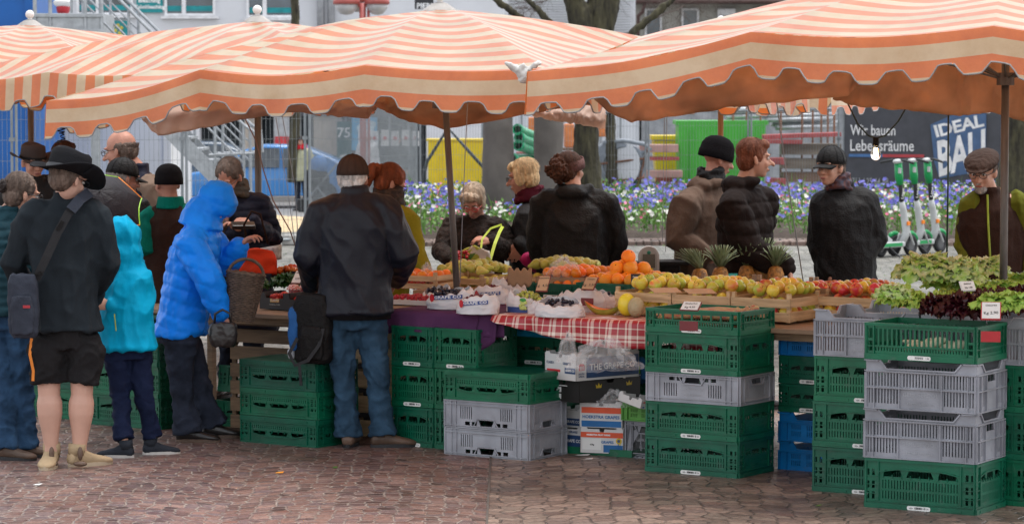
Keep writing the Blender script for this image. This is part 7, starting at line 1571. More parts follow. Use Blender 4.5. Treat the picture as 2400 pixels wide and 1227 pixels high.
# ======================= SCOOTERS =======================
SW = pm('scooter_white', (.42, .43, .43), .35, var=.06, bump=.02); SG = pm('scooter_green', (.0, .27, .07), .4, var=.1, bump=.02); SBK = pm('scooter_black', (.02, .02, .022), .5); AMB = pm('amber_reflector', (.8, .20, .0), .3, bump=0)
def scooter(label, px, py, rz):
    T = thing('e_scooter', label, 'scooter', gnd(px, py), rz, 'rental scooters parked by the flower bed')
    m = MB(); m.box((.0, 0, .155), (.62, .17, .07)); m.box((-.36, 0, .20), (.18, .10, .12), ry=.5); m.build('deck', SW, T, bevel=.02); m = MB(); m.box((.0, -.087, .158), (.46, .004, .045)); m.build('green_decal', SG, T)
    m = MB(); m.tube([(.34, 0, .17), (.44, 0, .30), (.36, 0, .60), (.33, 0, .70)], [.05, .055, .045, .035], 10); m.build('stem_base', SW, T, smooth=True)
    m = MB(); m.tube([(.335, 0, .66), (.27, 0, 1.10)], .030, 10); m.build('stem', SBK, T, smooth=True)
    m = MB(); m.tube([(.285, 0, .92), (.265, 0, 1.02), (.24, 0, 1.20)], [.042, .055, .05], 10); m.build('green_sleeve', SG, T, smooth=True); m = MB(); m.box((.22, -.04, 1.10), (.03, .03, .07)); m.build('sticker', SW, T)
    m = MB(); m.ell((.235, 0, 1.215), (.09, .055, .035)); m.build('display_pod', SW, T, smooth=True)
    m = MB(); m.tube([(.21, -.25, 1.20), (.25, -.10, 1.23), (.25, .10, 1.23), (.21, .25, 1.20)], .015, 8); m.tube([(.30, -.12, 1.23), (.36, -.17, 1.18)], .008, 5); m.build('handlebar', SBK, T, smooth=True)
    for wx in (-.47, .53):
        w_ = MB(); Mw = Matrix.Translation((wx, 0, .135)) @ Matrix.Rotation(R(90), 4, 'X'); w_.lathe([(.075, -.03), (.115, -.035), (.135, -.018), (.135, .018), (.115, .035), (.075, .03), (.075, -.03)], 24, Mw, caps=False); wo = w_.build('wheel', BLACKRUB, T, smooth=True); r = MB(); r.lathe([(.005, -.022), (.076, -.02), (.076, .02), (.005, .022)], 16, Mw); r.build('rim', pm('dark_rim', (.10, .10, .105), .5), wo)
        f = MB(); f.tube([Vector((wx+.155*math.cos(a), 0, .135+.155*math.sin(a))) for a in [R(20+14*i) for i in range(9)]], [.018]+[.03]*7+[.018], 6); f.build('mudguard', SG, T, smooth=True)
    m = MB(); m.tube([(.44, -.05, .30), (.53, -.055, .14)], .016, 6); m.tube([(.44, .05, .30), (.53, .055, .14)], .016, 6); m.build('fork', SW, T)
    m = MB(); m.box((.40, -.06, .42), (.05, .02, .05)); m.build('reflector', AMB, T)
    m = MB(); m.tube([(-.05, -.08, .13), (-.02, -.22, .004)], .010, 6); m.build('kickstand', SBK, T)
    m = MB(); add_text(m, 'Lime', .07, Matrix.Translation((.30, -.034, .80)) @ Matrix.Rotation(R(-81), 4, 'Y')); m.build('stem_word', WHI, T, fix=False)
scooter('left of the three white and green scooters', 2078, 602, R(48)); scooter('middle of the three white and green scooters', 2113, 598, R(48)); scooter('right of the three white and green scooters', 2146, 595, R(46))
# ======================= HANGING TARPS, CORDS, LAMP =======================
def tarp(name, label, pts, Y, mat, seed=0, cat='tarpaulin', bulge=.12):
    """side wall sheet gathered under the eave; pts: (px, top py, bottom py)"""
    m = MB(); nu = 60; nv = 12
    def fn(u, v):
        t = u*(len(pts)-1); i = min(len(pts)-2, int(t)); f = t-i; f = f*f*(3-2*f)*.5+f*.5
        px = pts[i][0]*(1-f)+pts[i+1][0]*f; a = pts[i][1]*(1-f)+pts[i+1][1]*f; b = pts[i][2]*(1-f)+pts[i+1][2]*f
        p = at(px, a+(b-a)*v, Y(u) if callable(Y) else Y); p.y += -bulge*math.sin(math.pi*v*.9)+.05*noise.noise(Vector((u*9, v*2.2, seed)))+.025*noise.noise(Vector((u*26, v*5+u*12, seed)))
        p.z += .012*noise.noise(Vector((u*20, v*3, seed+4))); return p
    m.grid(fn, nu*2, nv); o = m.build(name, mat, smooth=True, solid=.003); return tag(o, label, cat, 'rolled side walls hanging under the umbrellas')
tarp('tarpaulin', 'pale pinkish side wall sagging under the left umbrellas above the stairs', [(338, 262, 285), (372, 236, 318), (480, 232, 300), (600, 228, 274), (700, 226, 262), (790, 226, 272), (862, 232, 278), (885, 240, 252)], 19.6, TARPW, 1)
tarp('tarpaulin', 'brown side wall sagging behind the pole of the middle umbrella', [(866, 214, 240), (905, 206, 262), (960, 206, 285), (1042, 206, 302), (1130, 206, 288), (1260, 200, 262), (1395, 195, 243), (1450, 190, 225)], 19.35, TARP, 2)
tarp('tarpaulin', 'broad brown side wall under the front edge of the right umbrella', [(1372, 176, 214), (1425, 168, 262), (1482, 160, 287), (1560, 150, 276), (1690, 140, 254), (1800, 134, 242), (1900, 128, 232), (1985, 128, 225), (2010, 128, 200)], lambda u: 16.9-.9*u, TARP, 3)
tarp('tarpaulin', 'brown side wall under the right umbrella, bunched above the lettered banner', [(1950, 196, 232), (2010, 136, 250), (2130, 130, 258), (2250, 128, 272), (2320, 128, 262), (2420, 128, 292)], 17.3, TARP, 4)
tarp('tarpaulin', 'small folded pale side wall behind, left of the mossy tree', [(1215, 240, 262), (1290, 246, 282), (1350, 246, 290), (1418, 246, 302)], 21.2, TARPW, 6)
def cord(label, pts, r, mat=CORD, name='cord', cat='cord', group='cords hanging from the umbrellas'):
    m = MB(); m.tube(pts, r, 6); tag(m.build(name, mat, smooth=True), label, cat, group)
cord('pale blue cord hanging to the grapes beside the middle pole', [at(1098, 200, 18.6), at(1086, 450, 18.6), at(1078, 662, 18.55)], .0028)
cord('pale cord hanging straight down to the apple crates', [at(1808, 150, 17.1), at(1845, 420, 17.3), at(1884, 668, 17.6)], .0035)
cord('thin double cord hanging above the scale', [at(1558, 250, 19.5), at(1552, 570, 19.5)], .002); cord('second thin cord hanging above the scale', [at(1563, 250, 19.5), at(1560, 590, 19.5)], .002)
cord('thin cord left of the bomber jacket man', [at(640, 235, 18.7), at(672, 430, 18.7), at(700, 630, 18.7)], .0022); cord('second thin cord left of the bomber jacket man', [at(655, 235, 18.6), at(690, 430, 18.6), at(706, 660, 18.6)], .0022)
cord('dark green cable hanging at the right before the flower bed', [at(2223, 215, 17.5), at(2222, 420, 17.5), at(2219, 612, 17.5)], .0055, pm('green_cable', (.01, .035, .025), .5), 'cable', 'cable')
cord('brown cable curving down behind the pole at the left', [at(558, 245, 19.9), at(600, 330, 19.9), at(618, 400, 19.9), at(640, 470, 19.9), at(680, 540, 19.9), at(700, 600, 19.9)], .0045, pm('brown_cable', (.22, .12, .09), .6), 'cable', 'cable')
m = MB(); rr = random.Random(4); c = at(143, 318, 18.25); P_ = [c+Vector((rr.uniform(-.03, .03), rr.uniform(-.02, .02), .055-.004*i)) for i in range(26)]; m.tube(P_, .0035, 5); tag(m.build('knotted_cord', BLK, smooth=True), 'knotted dark cord dangling from the left corner of the middle umbrella', 'cord')
LC = pm('lamp_cable', (.012, .03, .022), .5); cord('cable of the glowing bulb, slung in a curve', [at(1985, 238, 17.6), at(2010, 290, 17.6), at(2035, 318, 17.6), at(2053, 324, 17.6), at(2075, 318, 17.6), at(2105, 285, 17.6), at(2140, 225, 17.6)], .005, LC, 'lamp_cable', 'cable', None)
q = at(2053, 322, 17.6); T = thing('light_bulb', 'bare glowing light bulb hanging over the apples', 'light bulb', q); m = MB(); m.lathe([(.013, 0), (.018, -.005), (.018, -.045), (.015, -.05)], 12); m.build('socket', BLK, T, smooth=True)
gm, nt_, b_ = newmat('bulb_glass'); b_.inputs['Base Color'].default_value = (1, .93, .85, 1); b_.inputs['Transmission Weight'].default_value = 1; b_.inputs['Roughness'].default_value = .02; b_.inputs['IOR'].default_value = 1.1
m = MB(); m.lathe([(.012, -.048), (.018, -.062), (.029, -.085), (.031, -.10), (.026, -.122), (.012, -.134), (.001, -.137)], 18); m.build('bulb_glass', gm, T, smooth=True)
em, nt_, b_ = newmat('filament'); b_.inputs['Emission Color'].default_value = (1, .55, .2, 1); b_.inputs['Emission Strength'].default_value = 45; m = MB()
for i in range(4): a = i*1.57; m.tube([(.006*math.cos(a), .006*math.sin(a), -.065), (.010*math.cos(a), .010*math.sin(a), -.115)], .0022, 5)
m.build('filament', em, T)
m = MB(); q = at(1226, 172, 16.35); m.ell((0, 0, 0), (.035, .03, .055)); m.ell((-.05, 0, .03), (.06, .02, .02), rot=Euler((0, .5, 0)).to_matrix()); m.ell((.05, 0, .035), (.06, .02, .018), rot=Euler((0, -.5, 0)).to_matrix()); o = m.blob('corner_tie', pm('white_tie', (.62, .61, .58), .7), None, .008, 1, folds(.008, 22, 1)); o.location = q; tag(o, 'white cloth tie joining the corners of the middle and right umbrellas', 'cloth tie')
# ======================= BAGS AND HELD THINGS =======================
SLATE = cloth('slate_canvas', (.035, .04, .055), .75); WEB = pm('black_webbing', (.012, .012, .014), .8, bump=.3, bs=200)
def strap(mb, pts, w_, t=.003, side=Vector((1, 0, 0))):
    vs = []
    for i, p in enumerate(pts):
        d = (pts[min(i+1, len(pts)-1)]-pts[max(i-1, 0)]).normalized(); s = d.cross(Vector((0, -1, 0))).normalized()*w_/2; vs += [p+s, p-s, p-s+Vector((0, t, 0)), p+s+Vector((0, t, 0))]
    n = len(pts); mb.add([tuple(v) for v in vs], [(4*i+a, 4*i+(a+1) % 4, 4*i+4+(a+1) % 4, 4*i+4+a) for i in range(n-1) for a in range(4)]+[(0, 1, 2, 3), (4*n-4, 4*n-3, 4*n-2, 4*n-1)])
q = at(56, 790, 16.86); T = thing('shoulder_bag', 'dark slate shoulder bag hanging on the back of the man in the wide hat', 'bag', q)
def boxy(w_, d, h, mat, name, T, off=(0, 0, 0), vox=.008, dsp=None):
    m = MB(); rings = []
    for z, s in ((0, .8), (.03, .96), (h*.5, 1.03), (h*.85, .98), (h, .82)): rings.append([Vector((math.copysign(abs(math.cos(a))**.45, math.cos(a))*w_/2*s+off[0], math.copysign(abs(math.sin(a))**.55, math.sin(a))*d/2*s+off[1], z+off[2])) for a in [2*math.pi*i/24 for i in range(24)]])
    m.loft(rings); return m.blob(name, mat, T, vox, 2, dsp or folds(.006, 12, .5, w_*9), world=False)
boxy(.17, .11, .36, SLATE, 'bag_body', T); boxy(.13, .05, .22, SLATE, 'front_pocket', T, (.0, -.055, .02)); m = MB(); m.box((.03, -.083, .18), (.04, .004, .016)); m.build('red_patch', pm('patch_red', (.35, .02, .03), .6), T)
m = MB(); strap(m, [at(*p) for p in ((205, 452, 17.08), (188, 468, 16.94), (160, 500, 16.885), (135, 545, 16.865), (110, 600, 16.86), (84, 655, 16.87))], .048); m.build('strap', WEB, T, world=True); m = MB(); strap(m, [at(*p) for p in ((212, 450, 17.07), (188, 466, 16.93), (166, 492, 16.875))], .062); m.build('shoulder_pad', SLATE, T, world=True); m = MB(); p = at(141, 528, 16.862); m.box(tuple(p), (.06, .008, .02), ry=-1.0); m.box(tuple(at(88, 642, 16.862)), (.05, .01, .02), ry=-.4); m.build('buckle', BLK, T, world=True)
m = MB(); strap(m, [at(74, 792, 17.02), at(70, 830, 17.0), at(78, 868, 17.0), at(77, 892, 17.0)], .016); m.build('orange_trim', pm('orange_trim', (.75, .22, .02), .6), HATMAN['P'], world=True)
# backpack on the crates
q = gnd(738, 850, .517); T = thing('backpack', 'black and blue backpack standing on the green crates', 'backpack', (q.x, q.y-.02, .517), R(-20)); q0 = T.location
boxy(.24, .17, .42, BLK, 'pack_body', T); boxy(.07, .14, .26, cloth('blue_pack_panel', (.02, .09, .26), .6), 'blue_side_panel', T, (-.11, -.02, .08)); boxy(.05, .12, .06, cloth('grey_pack_panel', (.40, .42, .45), .6), 'grey_panel', T, (-.13, -.02, .03)); boxy(.15, .05, .20, BLK, 'front_pocket', T, (.02, -.09, .03))
m = MB(); strap(m, [Vector(p) for p in ((-.06, -.12, .16), (-.10, -.15, .07), (-.06, -.16, -.0), (.02, -.15, .03), (.08, -.12, .12), (.10, -.10, .22))], .022); strap(m, [Vector(p) for p in ((-.03, -.16, .0), (-.02, -.17, -.06), (-.015, -.17, -.12))], .018); m.build('dangling_strap', WEB, T)
# handbag and wicker basket
q = at(522, 812, 18.0); T = thing('handbag', 'black leather handbag held by the woman in blue', 'bag', q, R(10)); boxy(.17, .09, .15, LEATH, 'bag_body', T); m = MB(); m.tube([(-.05, 0, .14), (-.045, 0, .20), (0, 0, .225), (.045, 0, .20), (.05, 0, .14)], .008, 8); m.build('handle', LEATH, T, smooth=True)
WICK = pm('dark_wicker', (.10, .065, .045), .65, var=.5, scale=40, bump=.5, bs=120); q = at(562, 752, 18.15); T = thing('wicker_basket', 'round dark wicker shopping basket hanging from the arm in blue', 'basket', q, 0); T.rotation_euler = (0, R(8), .3)
m = MB()
for k in range(26):
    z = .01+k*.0108; rr_ = .078+.035*(k/25)**.8
    m.tube([((rr_+.0035*(1 if (i+k) % 2 else -1))*math.cos(a), (rr_+.0035*(1 if (i+k) % 2 else -1))*math.sin(a), z) for i, a in enumerate([2*math.pi*i/32 for i in range(33)])], .0058, 5, caps=False)
for i in range(16): a = 2*math.pi*i/16; m.tube([(.076*math.cos(a), .076*math.sin(a), 0), (.111*math.cos(a), .111*math.sin(a), .288)], .004, 5)
m.tube([(.115*math.cos(a), .115*math.sin(a), .292+.003*math.sin(a*14)) for a in [2*math.pi*i/48 for i in range(49)]], .010, 6, caps=False); m.lathe([(.001, .005), (.076, .006)], 20, caps=False); m.build('woven_body', WICK, T)
m = MB(); m.tube([Vector((.11*math.cos(a), 0, .28+.10*math.sin(a))) for a in [math.pi*i/14 for i in range(15)]], .010, 8); m.build('handle', WICK, T, smooth=True)
# black umbrella with neon edges
q = at(232, 462, 19.35); T = thing('rain_umbrella', 'open black rain umbrella with neon orange and green edges behind the wide hat', 'umbrella', q); ax = Vector((.15, -.62, .60)).normalized(); T.rotation_euler = ax.to_track_quat('Z', 'Y').to_euler(); m = MB(); ri = MB(); UR = .30
tips = [Vector((UR*math.cos(2*math.pi*i/8+.25), UR*math.sin(2*math.pi*i/8+.25), -.10)) for i in range(8)]
for i in range(8):
    a, b = tips[i], tips[(i+1) % 8]
    m.grid(lambda u, v, a=a, b=b: Vector((lerp(a, b, u).x*v, lerp(a, b, u).y*v, .06-.16*v**2+.02*math.sin(math.pi*u)*v))*1.0*(1-.05*math.sin(math.pi*u)*v), 6, 6)
m.build('canopy', cloth('umbrella_nylon', (.020, .018, .022), .5), T, smooth=False)
for i in range(8):
    e = MB(); a, b = tips[i], tips[(i+1) % 8]; e.tube([lerp(a, b, u)*(1-.05*math.sin(math.pi*u))+Vector((0, 0, .02*math.sin(math.pi*u))) for u in (0, .25, .5, .75, 1)], .005, 5); e.build('edge_binding', [pm('neon_orange', (.9, .25, .02), .5, bump=0), pm('neon_green', (.35, .75, .05), .5, bump=0), pm('neon_pink', (.85, .08, .25), .5, bump=0)][i % 3], T)
m = MB(); m.tube([(0, 0, .10), (0, 0, -.5)], .006, 6); m.build('shaft', STEEL, T)
# wallet, red bag, newspaper of woman with glasses
q = at(570, 528, 20.45); m = MB(); m.box((0, 0, 0), (.16, .09, .03), rz=.2, rx=.3); o = m.build('wallet', LEATH, bevel=.006); o.location = q; tag(o, 'open black wallet in the hands of the woman with the camouflage scarf', 'wallet')
q = at(602, 640, 20.1); T = thing('shopping_bag', 'bright orange red shopping bag in front of the woman with the wallet', 'bag', q); m = MB(); m.grid(lambda u, v: Vector(((u-.5)*.26*(1-.25*v)+.02*math.sin(v*3), -.04*math.sin(math.pi*u)+.02*noise.noise(Vector((u*3, v*3, 0))), v*.17*(1-.12*(2*u-1)**2))), 12, 10); m.build('bag_front', cloth('orange_red_nylon', (.65, .05, .015), .6), T, smooth=True, solid=.02); m = MB(); m.tube([(-.06, -.05, .20), (-.08, -.05, .33), (-.03, -.05, .42), (.03, -.05, .40), (.08, -.05, .2)], .008, 6); m.build('handle', BRV, T, smooth=True)
q = at(632, 600, 20.15); m = MB(); m.grid(lambda u, v: Vector(((u-.5)*.16, .02*math.sin(u*6), (v-.5)*.10+.03*u)), 8, 4); o = m.build('folded_newspaper', pm('newsprint', (.45, .44, .42), .8, var=.4, scale=40), smooth=True, solid=.008); o.location = q; tag(o, 'folded newspaper sticking out beside the orange red bag', 'newspaper')
# tote, flowers, paper bag, magenta umbrella round the old women
q = at(1112, 648, 20.55); T = thing('tote_bag', 'lime and white patterned tote bag with long green strap between the old women', 'bag', q); m = MB(); m.grid(lambda u, v: Vector(((u-.5)*.28*(1-.3*v), -.03*math.sin(math.pi*u)+.02*noise.noise(Vector((u*4, v*3, 3))), v*.22*(1-.2*abs(2*u-1)))), 12, 10); m.build('bag_front', pm('lime_pattern', (.38, .40, .03), .6, var=.1, scale=14, col2=(.55, .50, .45), thr=(.5, .54)), T, smooth=True, solid=.02)
m = MB(); strap(m, [at(*p) for p in ((1148, 610, 20.6), (1160, 570, 20.7), (1170, 545, 20.8), (1178, 530, 20.9))], .022); strap(m, [at(*p) for p in ((1125, 600, 20.6), (1130, 560, 20.7), (1150, 535, 20.8), (1176, 526, 20.9))], .014); m.build('strap', pm('lime_webbing', (.40, .50, .02), .6, bump=0), T, world=True)
q = at(1085, 612, 20.5); T = thing('berry_bouquet', 'small bouquet of red berries with leaves held beside the middle pole', 'flowers', q); m = MB(); rr = random.Random(1)
for i in range(22): m.ell((rr.uniform(-.05, .05), rr.uniform(-.03, .03), rr.uniform(0, .07)), (.013, .013, .013), n=8, m=6)
m.build('berries', PEP if False else pm('berry_red', (.50, .01, .02), .35, bump=0), T, smooth=True); m = MB()
for i in range(10): a = rr.uniform(0, 6.28); m.add([(0, 0, -.02), (.05*math.cos(a), .03*math.sin(a), .05), (.09*math.cos(a), .04*math.sin(a), .10*rr.random()), (.05*math.cos(a+.5), .03*math.sin(a+.5), .0)], [(0, 1, 2, 3)])
m.build('leaves', FOL, T)
q = gnd(1218, 668, TZ+.12); m = MB(); m.grid(lambda u, v: Vector(((u-.5)*.14, -.02*math.sin(math.pi*u), v*.10+.012*math.sin(u*20))), 14, 5); o = m.build('paper_bag', CARDB, smooth=True, solid=.03); o.location = (q.x, q.y, TZ+.12); tag(o, 'brown paper bag standing behind the pears', 'bag')
q = at(1256, 640, 20.6); m = MB(); m.lathe([(.005, 0), (.05, .10), (.055, .14), (.02, .16)], 12); o = m.build('folded_umbrella', cloth('magenta_nylon', (.30, .01, .08), .5), smooth=True); o.location = q; o.rotation_euler = (.2, -.5, 0); tag(o, 'magenta folded umbrella beside the dark hooded parka', 'umbrella')
q = at(1215, 605, 20.7)
# plastic bag with buns in a box
FILM, nt_, b_ = newmat('clear_film'); b_.inputs['Base Color'].default_value = (.75, .75, .76, 1); b_.inputs['Roughness'].default_value = .18; b_.inputs['Alpha'].default_value = .16; b_.inputs['Specular IOR Level'].default_value = .8
def film(name, label, c, w_, d, h, seed=0, cat='plastic bag', mat=None, rz=0):
    m = MB()
    def fn(u, v):
        a = 2*math.pi*u; s = math.sin(math.pi*(.5*v+.0)) if False else (1-v**1.6); n_ = noise.noise(Vector((math.cos(a)*2.5, math.sin(a)*2.5, v*3+seed)))
        n2 = noise.noise(Vector((math.cos(a)*8, math.sin(a)*8, v*7+seed)))
        return Vector((math.cos(a)*w_/2*(s+.28*n_+.12*n2), math.sin(a)*d/2*(s+.28*n_+.12*n2), h*(v+.25*n_*v+.10*n2)))
    m.grid(fn, 60, 16); o = m.build(name, mat or FILM, smooth=False, fix=False); o.location = c; o.rotation_euler = (0, 0, rz); return tag(o, label, cat)
q = gnd(1335, 668, TZ+.10); Tb = thing('cardboard_box', 'low brown cardboard box behind the mandarins', 'box', (q.x, q.y+.12, TZ+.02), TT); m = MB()
for sd in range(4): M = wallM(sd, .36, .24, 0); w_ = (.36 if sd % 2 == 0 else .24)/2; m.panel([(-w_, 0), (w_, 0), (w_, .13), (-w_, .13)], [[(-.05, .075), (.05, .075), (.05, .10), (-.05, .10)]], .004, M)
m.box((0, 0, .003), (.35, .23, .004)); m.build('box_walls', CARDB, Tb)
film('plastic_bag', 'crumpled clear plastic bag of buns on the cardboard box', (q.x-.03, q.y+.1, TZ+.14), .26, .2, .13, 2)
film('plastic_sheet', 'clear plastic sheet bulging from the grape carton', gnd(1385, 868, .60)+nT*.15, .42, .36, .16, 5, rz=.5)
film('plastic_bag', 'twisted end of clear plastic standing up left on the grape carton', gnd(1318, 850, .60)+nT*.06, .12, .10, .17, 9)
film('plastic_bag', 'white plastic in the opened grape box lower down', gnd(1418, 955, .31)+nT*.12, .20, .2, .09, 12)
film('plastic_bag', 'clear produce bag at the hand of the woman in olive yellow', gnd(1000, 660, TZ+.1), .16, .14, .12, 15)
# ======================= CARTONS =======================
WCARD = pm('white_carton', (.62, .61, .60), .7, var=.06, bump=.05); NAVYP = pm('navy_print', (.02, .06, .16), .6, bump=0); REDP = pm('red_orange_print', (.68, .09, .03), .6, bump=0); BLUP = pm('blue_print_carton', (.01, .13, .36), .6, bump=0); GOLD = pm('gold_print', (.62, .42, .01), .5, bump=0); BLKP = BLKC
def carton(label, corner, z, L, D, H, th, mat, prints, name='grape_carton'):
    """corner: pixel of the near bottom corner; e to the left face, n to the right face"""
    e, n = E_(th); p = gnd(corner[0], corner[1], z); c = p-e*L/2+n*D/2; T = thing(name, label, 'carton', (c.x, c.y, z), th, 'fruit cartons under the checked cloth'); m = MB()
    for sd in range(4):
        M = wallM(sd, L, D, 0); w_ = (L if sd % 2 == 0 else D)/2; o = [(-w_, 0), (w_, 0), (w_, H), (w_*.9, H+.012), (w_*.7, H+.012), (w_*.66, H), (w_*.12, H), (w_*.09, H-.018), (-w_*.09, H-.018), (-w_*.12, H), (-w_*.66, H), (-w_*.7, H+.012), (-w_*.9, H+.012), (-w_, H)]
        m.panel(o, [], .004, M)
    m.box((0, 0, .004), (L-.01, D-.01, .006)); m.build('carton_walls', mat, T)
    for i, (sd, kind, x0, x1, z0, z1, mt, txt, sz, zc, xc) in enumerate(prints):
        M = wallM(sd, L, D, 0)
        if kind == 'rect': b = MB(); b.add([(x0, -.0015, z0), (x1, -.0015, z0), (x1, -.0015, z1), (x0, -.0015, z1)], [(0, 1, 2, 3)], M); b.build('printed_panel', mt, T)
        if kind == 'text': b = MB(); add_text(b, txt, sz, M @ Matrix.Translation((xc, -.003, zc)), off=.0006); b.build('lettering', mt, T, fix=False)
        if kind == 'disc': b = MB(); b.add([(xc+sz*math.cos(a), -.0028, zc+sz*math.sin(a)) for a in [2*math.pi*k/20 for k in range(20)]], [tuple(range(20))], M); b.build('emblem', mt, T, fix=False)
        if kind == 'arch':
            b = MB(); b.add([(xc+x_, -.0028, zc+z_) for x_, z_ in [(-sz, -sz), (sz, -sz)]+[(sz*math.cos(a), sz*.5*math.sin(a)+sz*.4) for a in [math.pi*k/12 for k in range(13)]]], [tuple(range(15))], M); b.build('red_arch', mt, T, fix=False); b = MB()
            for k in (-.5, 0, .5): b.add([(xc+sz*k-sz*.16, -.0036, zc-sz*.85), (xc+sz*k+sz*.16, -.0036, zc-sz*.85), (xc+sz*k+sz*.16, -.0036, zc+sz*.1), (xc+sz*k, -.0036, zc+sz*.3), (xc+sz*k-sz*.16, -.0036, zc+sz*.1)], [(0, 1, 2, 3, 4)], M)
            b.build('arch_openings', WCARD, T, fix=False)
        if kind == 'crown': b = MB(); b.add([(xc+sz*a, -.0028, zc+sz*c_) for a, c_ in ((-1, -.5), (1, -.5), (1.15, .6), (.5, .0), (0, .9), (-.5, 0), (-1.15, .6))], [tuple(range(7))], M); b.build('crown_mark', mt, T, fix=False)
        if kind == 'stripes':
            b = MB()
            for k in range(9): b.add([(x0+(x1-x0)*k/9, -.0016, z0), (x0+(x1-x0)*(k+.5)/9, -.0016, z0), (x0+(x1-x0)*(k+.6)/9, -.0016, z1), (x0+(x1-x0)*(k+.1)/9, -.0016, z1)], [(0, 1, 2, 3)], M)
            b.build('printed_dashes', mt, T, fix=False)
    return T
R_ = lambda sd, x0, x1, z0, z1, mt: (sd, 'rect', x0, x1, z0, z1, mt, '', 0, 0, 0); Tx = lambda sd, s, xc, zc, sz, mt: (sd, 'text', 0, 0, 0, 0, mt, s, sz, zc, xc)
carton('white carton with navy panel lettered THE GRAPE CO, topmost under the checked cloth', (1350, 893), .457, .28, .50, .150, R(-50), WCARD, [R_(1, -.17, .245, .014, .135, NAVYP), Tx(1, 'THE GRAPE CO', .035, .076, .052, WHI), (1, 'arch', 0, 0, 0, 0, REDI, '', .022, .082, -.208), Tx(1, 'SOUTH', -.21, .040, .013, NAVYP), Tx(1, 'AFRICA', -.21, .025, .013, NAVYP),
    Tx(0, 'CLASS I', -.09, .098, .020, NAVYP), Tx(0, 'GRAPES', .06, .098, .020, NAVYP), R_(0, .04, .135, .04, .075, NAVYP), Tx(0, 'GRAPE CO', .088, .057, .017, WHI), R_(0, -.12, .0, .045, .06, REDI)])
carton('black carton printed with yellow crowns below the white one', (1358, 944), .325, .26, .52, .122, R(-46), BLKC, [(1, 'crown', 0, 0, 0, 0, GOLD, '', .022, .09, -.10), (1, 'crown', 0, 0, 0, 0, GOLD, '', .022, .09, .16), R_(0, -.06, -.02, .055, .085, WHI), R_(0, -.06, -.02, .015, .045, WHI), R_(0, -.055, .03, .092, .097, WHI)])
for k, (z, t) in enumerate(((.105, 'lower'), (.232-.0, 'upper'))):
    pass
carton('white and navy GRAPE CO carton low at the left, half hidden', (1366, 1056), .02, .26, .45, .125, R(-40), WCARD, [R_(0, -.0, .12, .02, .09, NAVYP), Tx(0, 'GRAPE CO', .055, .055, .026, WHI), Tx(0, 'GRAPES', .06, .108, .018, NAVYP)])
carton('second white and navy GRAPE CO carton, above the low one', (1366, 1003), .150, .26, .45, .10, R(-40), WCARD, [R_(0, -.0, .12, .012, .055, NAVYP), Tx(0, 'GRAPE CO', .055, .034, .022, WHI)])
carton('white red and blue box lettered HOEKSTRA FRUIT FARMS at the bottom', (1461, 1063), .02, .265, .36, .142, R(-18), WCARD, [R_(0, -.13, .13, .092, .124, REDP), R_(0, .01, .13, .006, .050, BLUP), Tx(0, 'HOEKSTRA FRUIT FARMS', -.02, .108, .013, WHI), Tx(0, 'GRAPES', .035, .066, .022, BLUP), R_(0, -.12, -.005, .02, .085, LABEL), Tx(0, '4.5kg', -.06, .05, .012, INK), (0, 'disc', 0, 0, 0, 0, GOLD, '', .018, .075, .105), (0, 'disc', 0, 0, 0, 0, BLUP, '', .010, .075, .105), R_(0, .098, .104, .02, .06, BLUP), R_(0, .108, .114, .02, .06, GOLD)], 'fruit_box')
carton('white box lettered HOEKSTRA GRAPES with red and blue bands, second in its column', (1459, 1003), .170, .265, .36, .145, R(-18), WCARD, [R_(0, -.12, .125, .085, .120, REDP), R_(0, -.12, .125, .004, .040, BLUP), Tx(0, 'HOEKSTRA GRAPES', .0, .062, .026, BLUP), (1, 'disc', 0, 0, 0, 0, GOLD, '', .026, .085, -.12), (1, 'disc', 0, 0, 0, 0, BLUP, '', .014, .085, -.12)], 'fruit_box')
T = carton('airmail striped fruit box lid propped open on the upper Hoekstra box', (1500, 958), .315, .20, .30, .045, R(-50), WCARD, [(1, 'stripes', -.14, .14, .004, .012, BLUP, '', 0, 0, 0), (1, 'stripes', -.14, .14, .033, .041, REDP, '', 0, 0, 0), Tx(1, 'HOEKSTRA', -.02, .022, .018, BLUP)], 'box_lid'); T.rotation_euler = (R(-8), R(10), R(-50))
T = carton('bright blue tilted carton lettered SAP beside the tall middle stack', (1506, 902), .34, .12, .3, .13, R(-34), BLUP, [R_(0, -.05, .055, .025, .03, WHI), Tx(0, 'SAP', 0, .06, .045, WHI), R_(0, .02, .055, .035, .085, pm('green_print', (.15, .45, .04), .5, bump=0))], 'blue_carton'); T.rotation_euler = (R(-10), R(-12), R(-34))
tray('shallow green tray under the grape boxes', gnd(1400, 1066)+nT*.15, .50, .36, .045, PG, lug=False, name='green_tray', z=-.005)
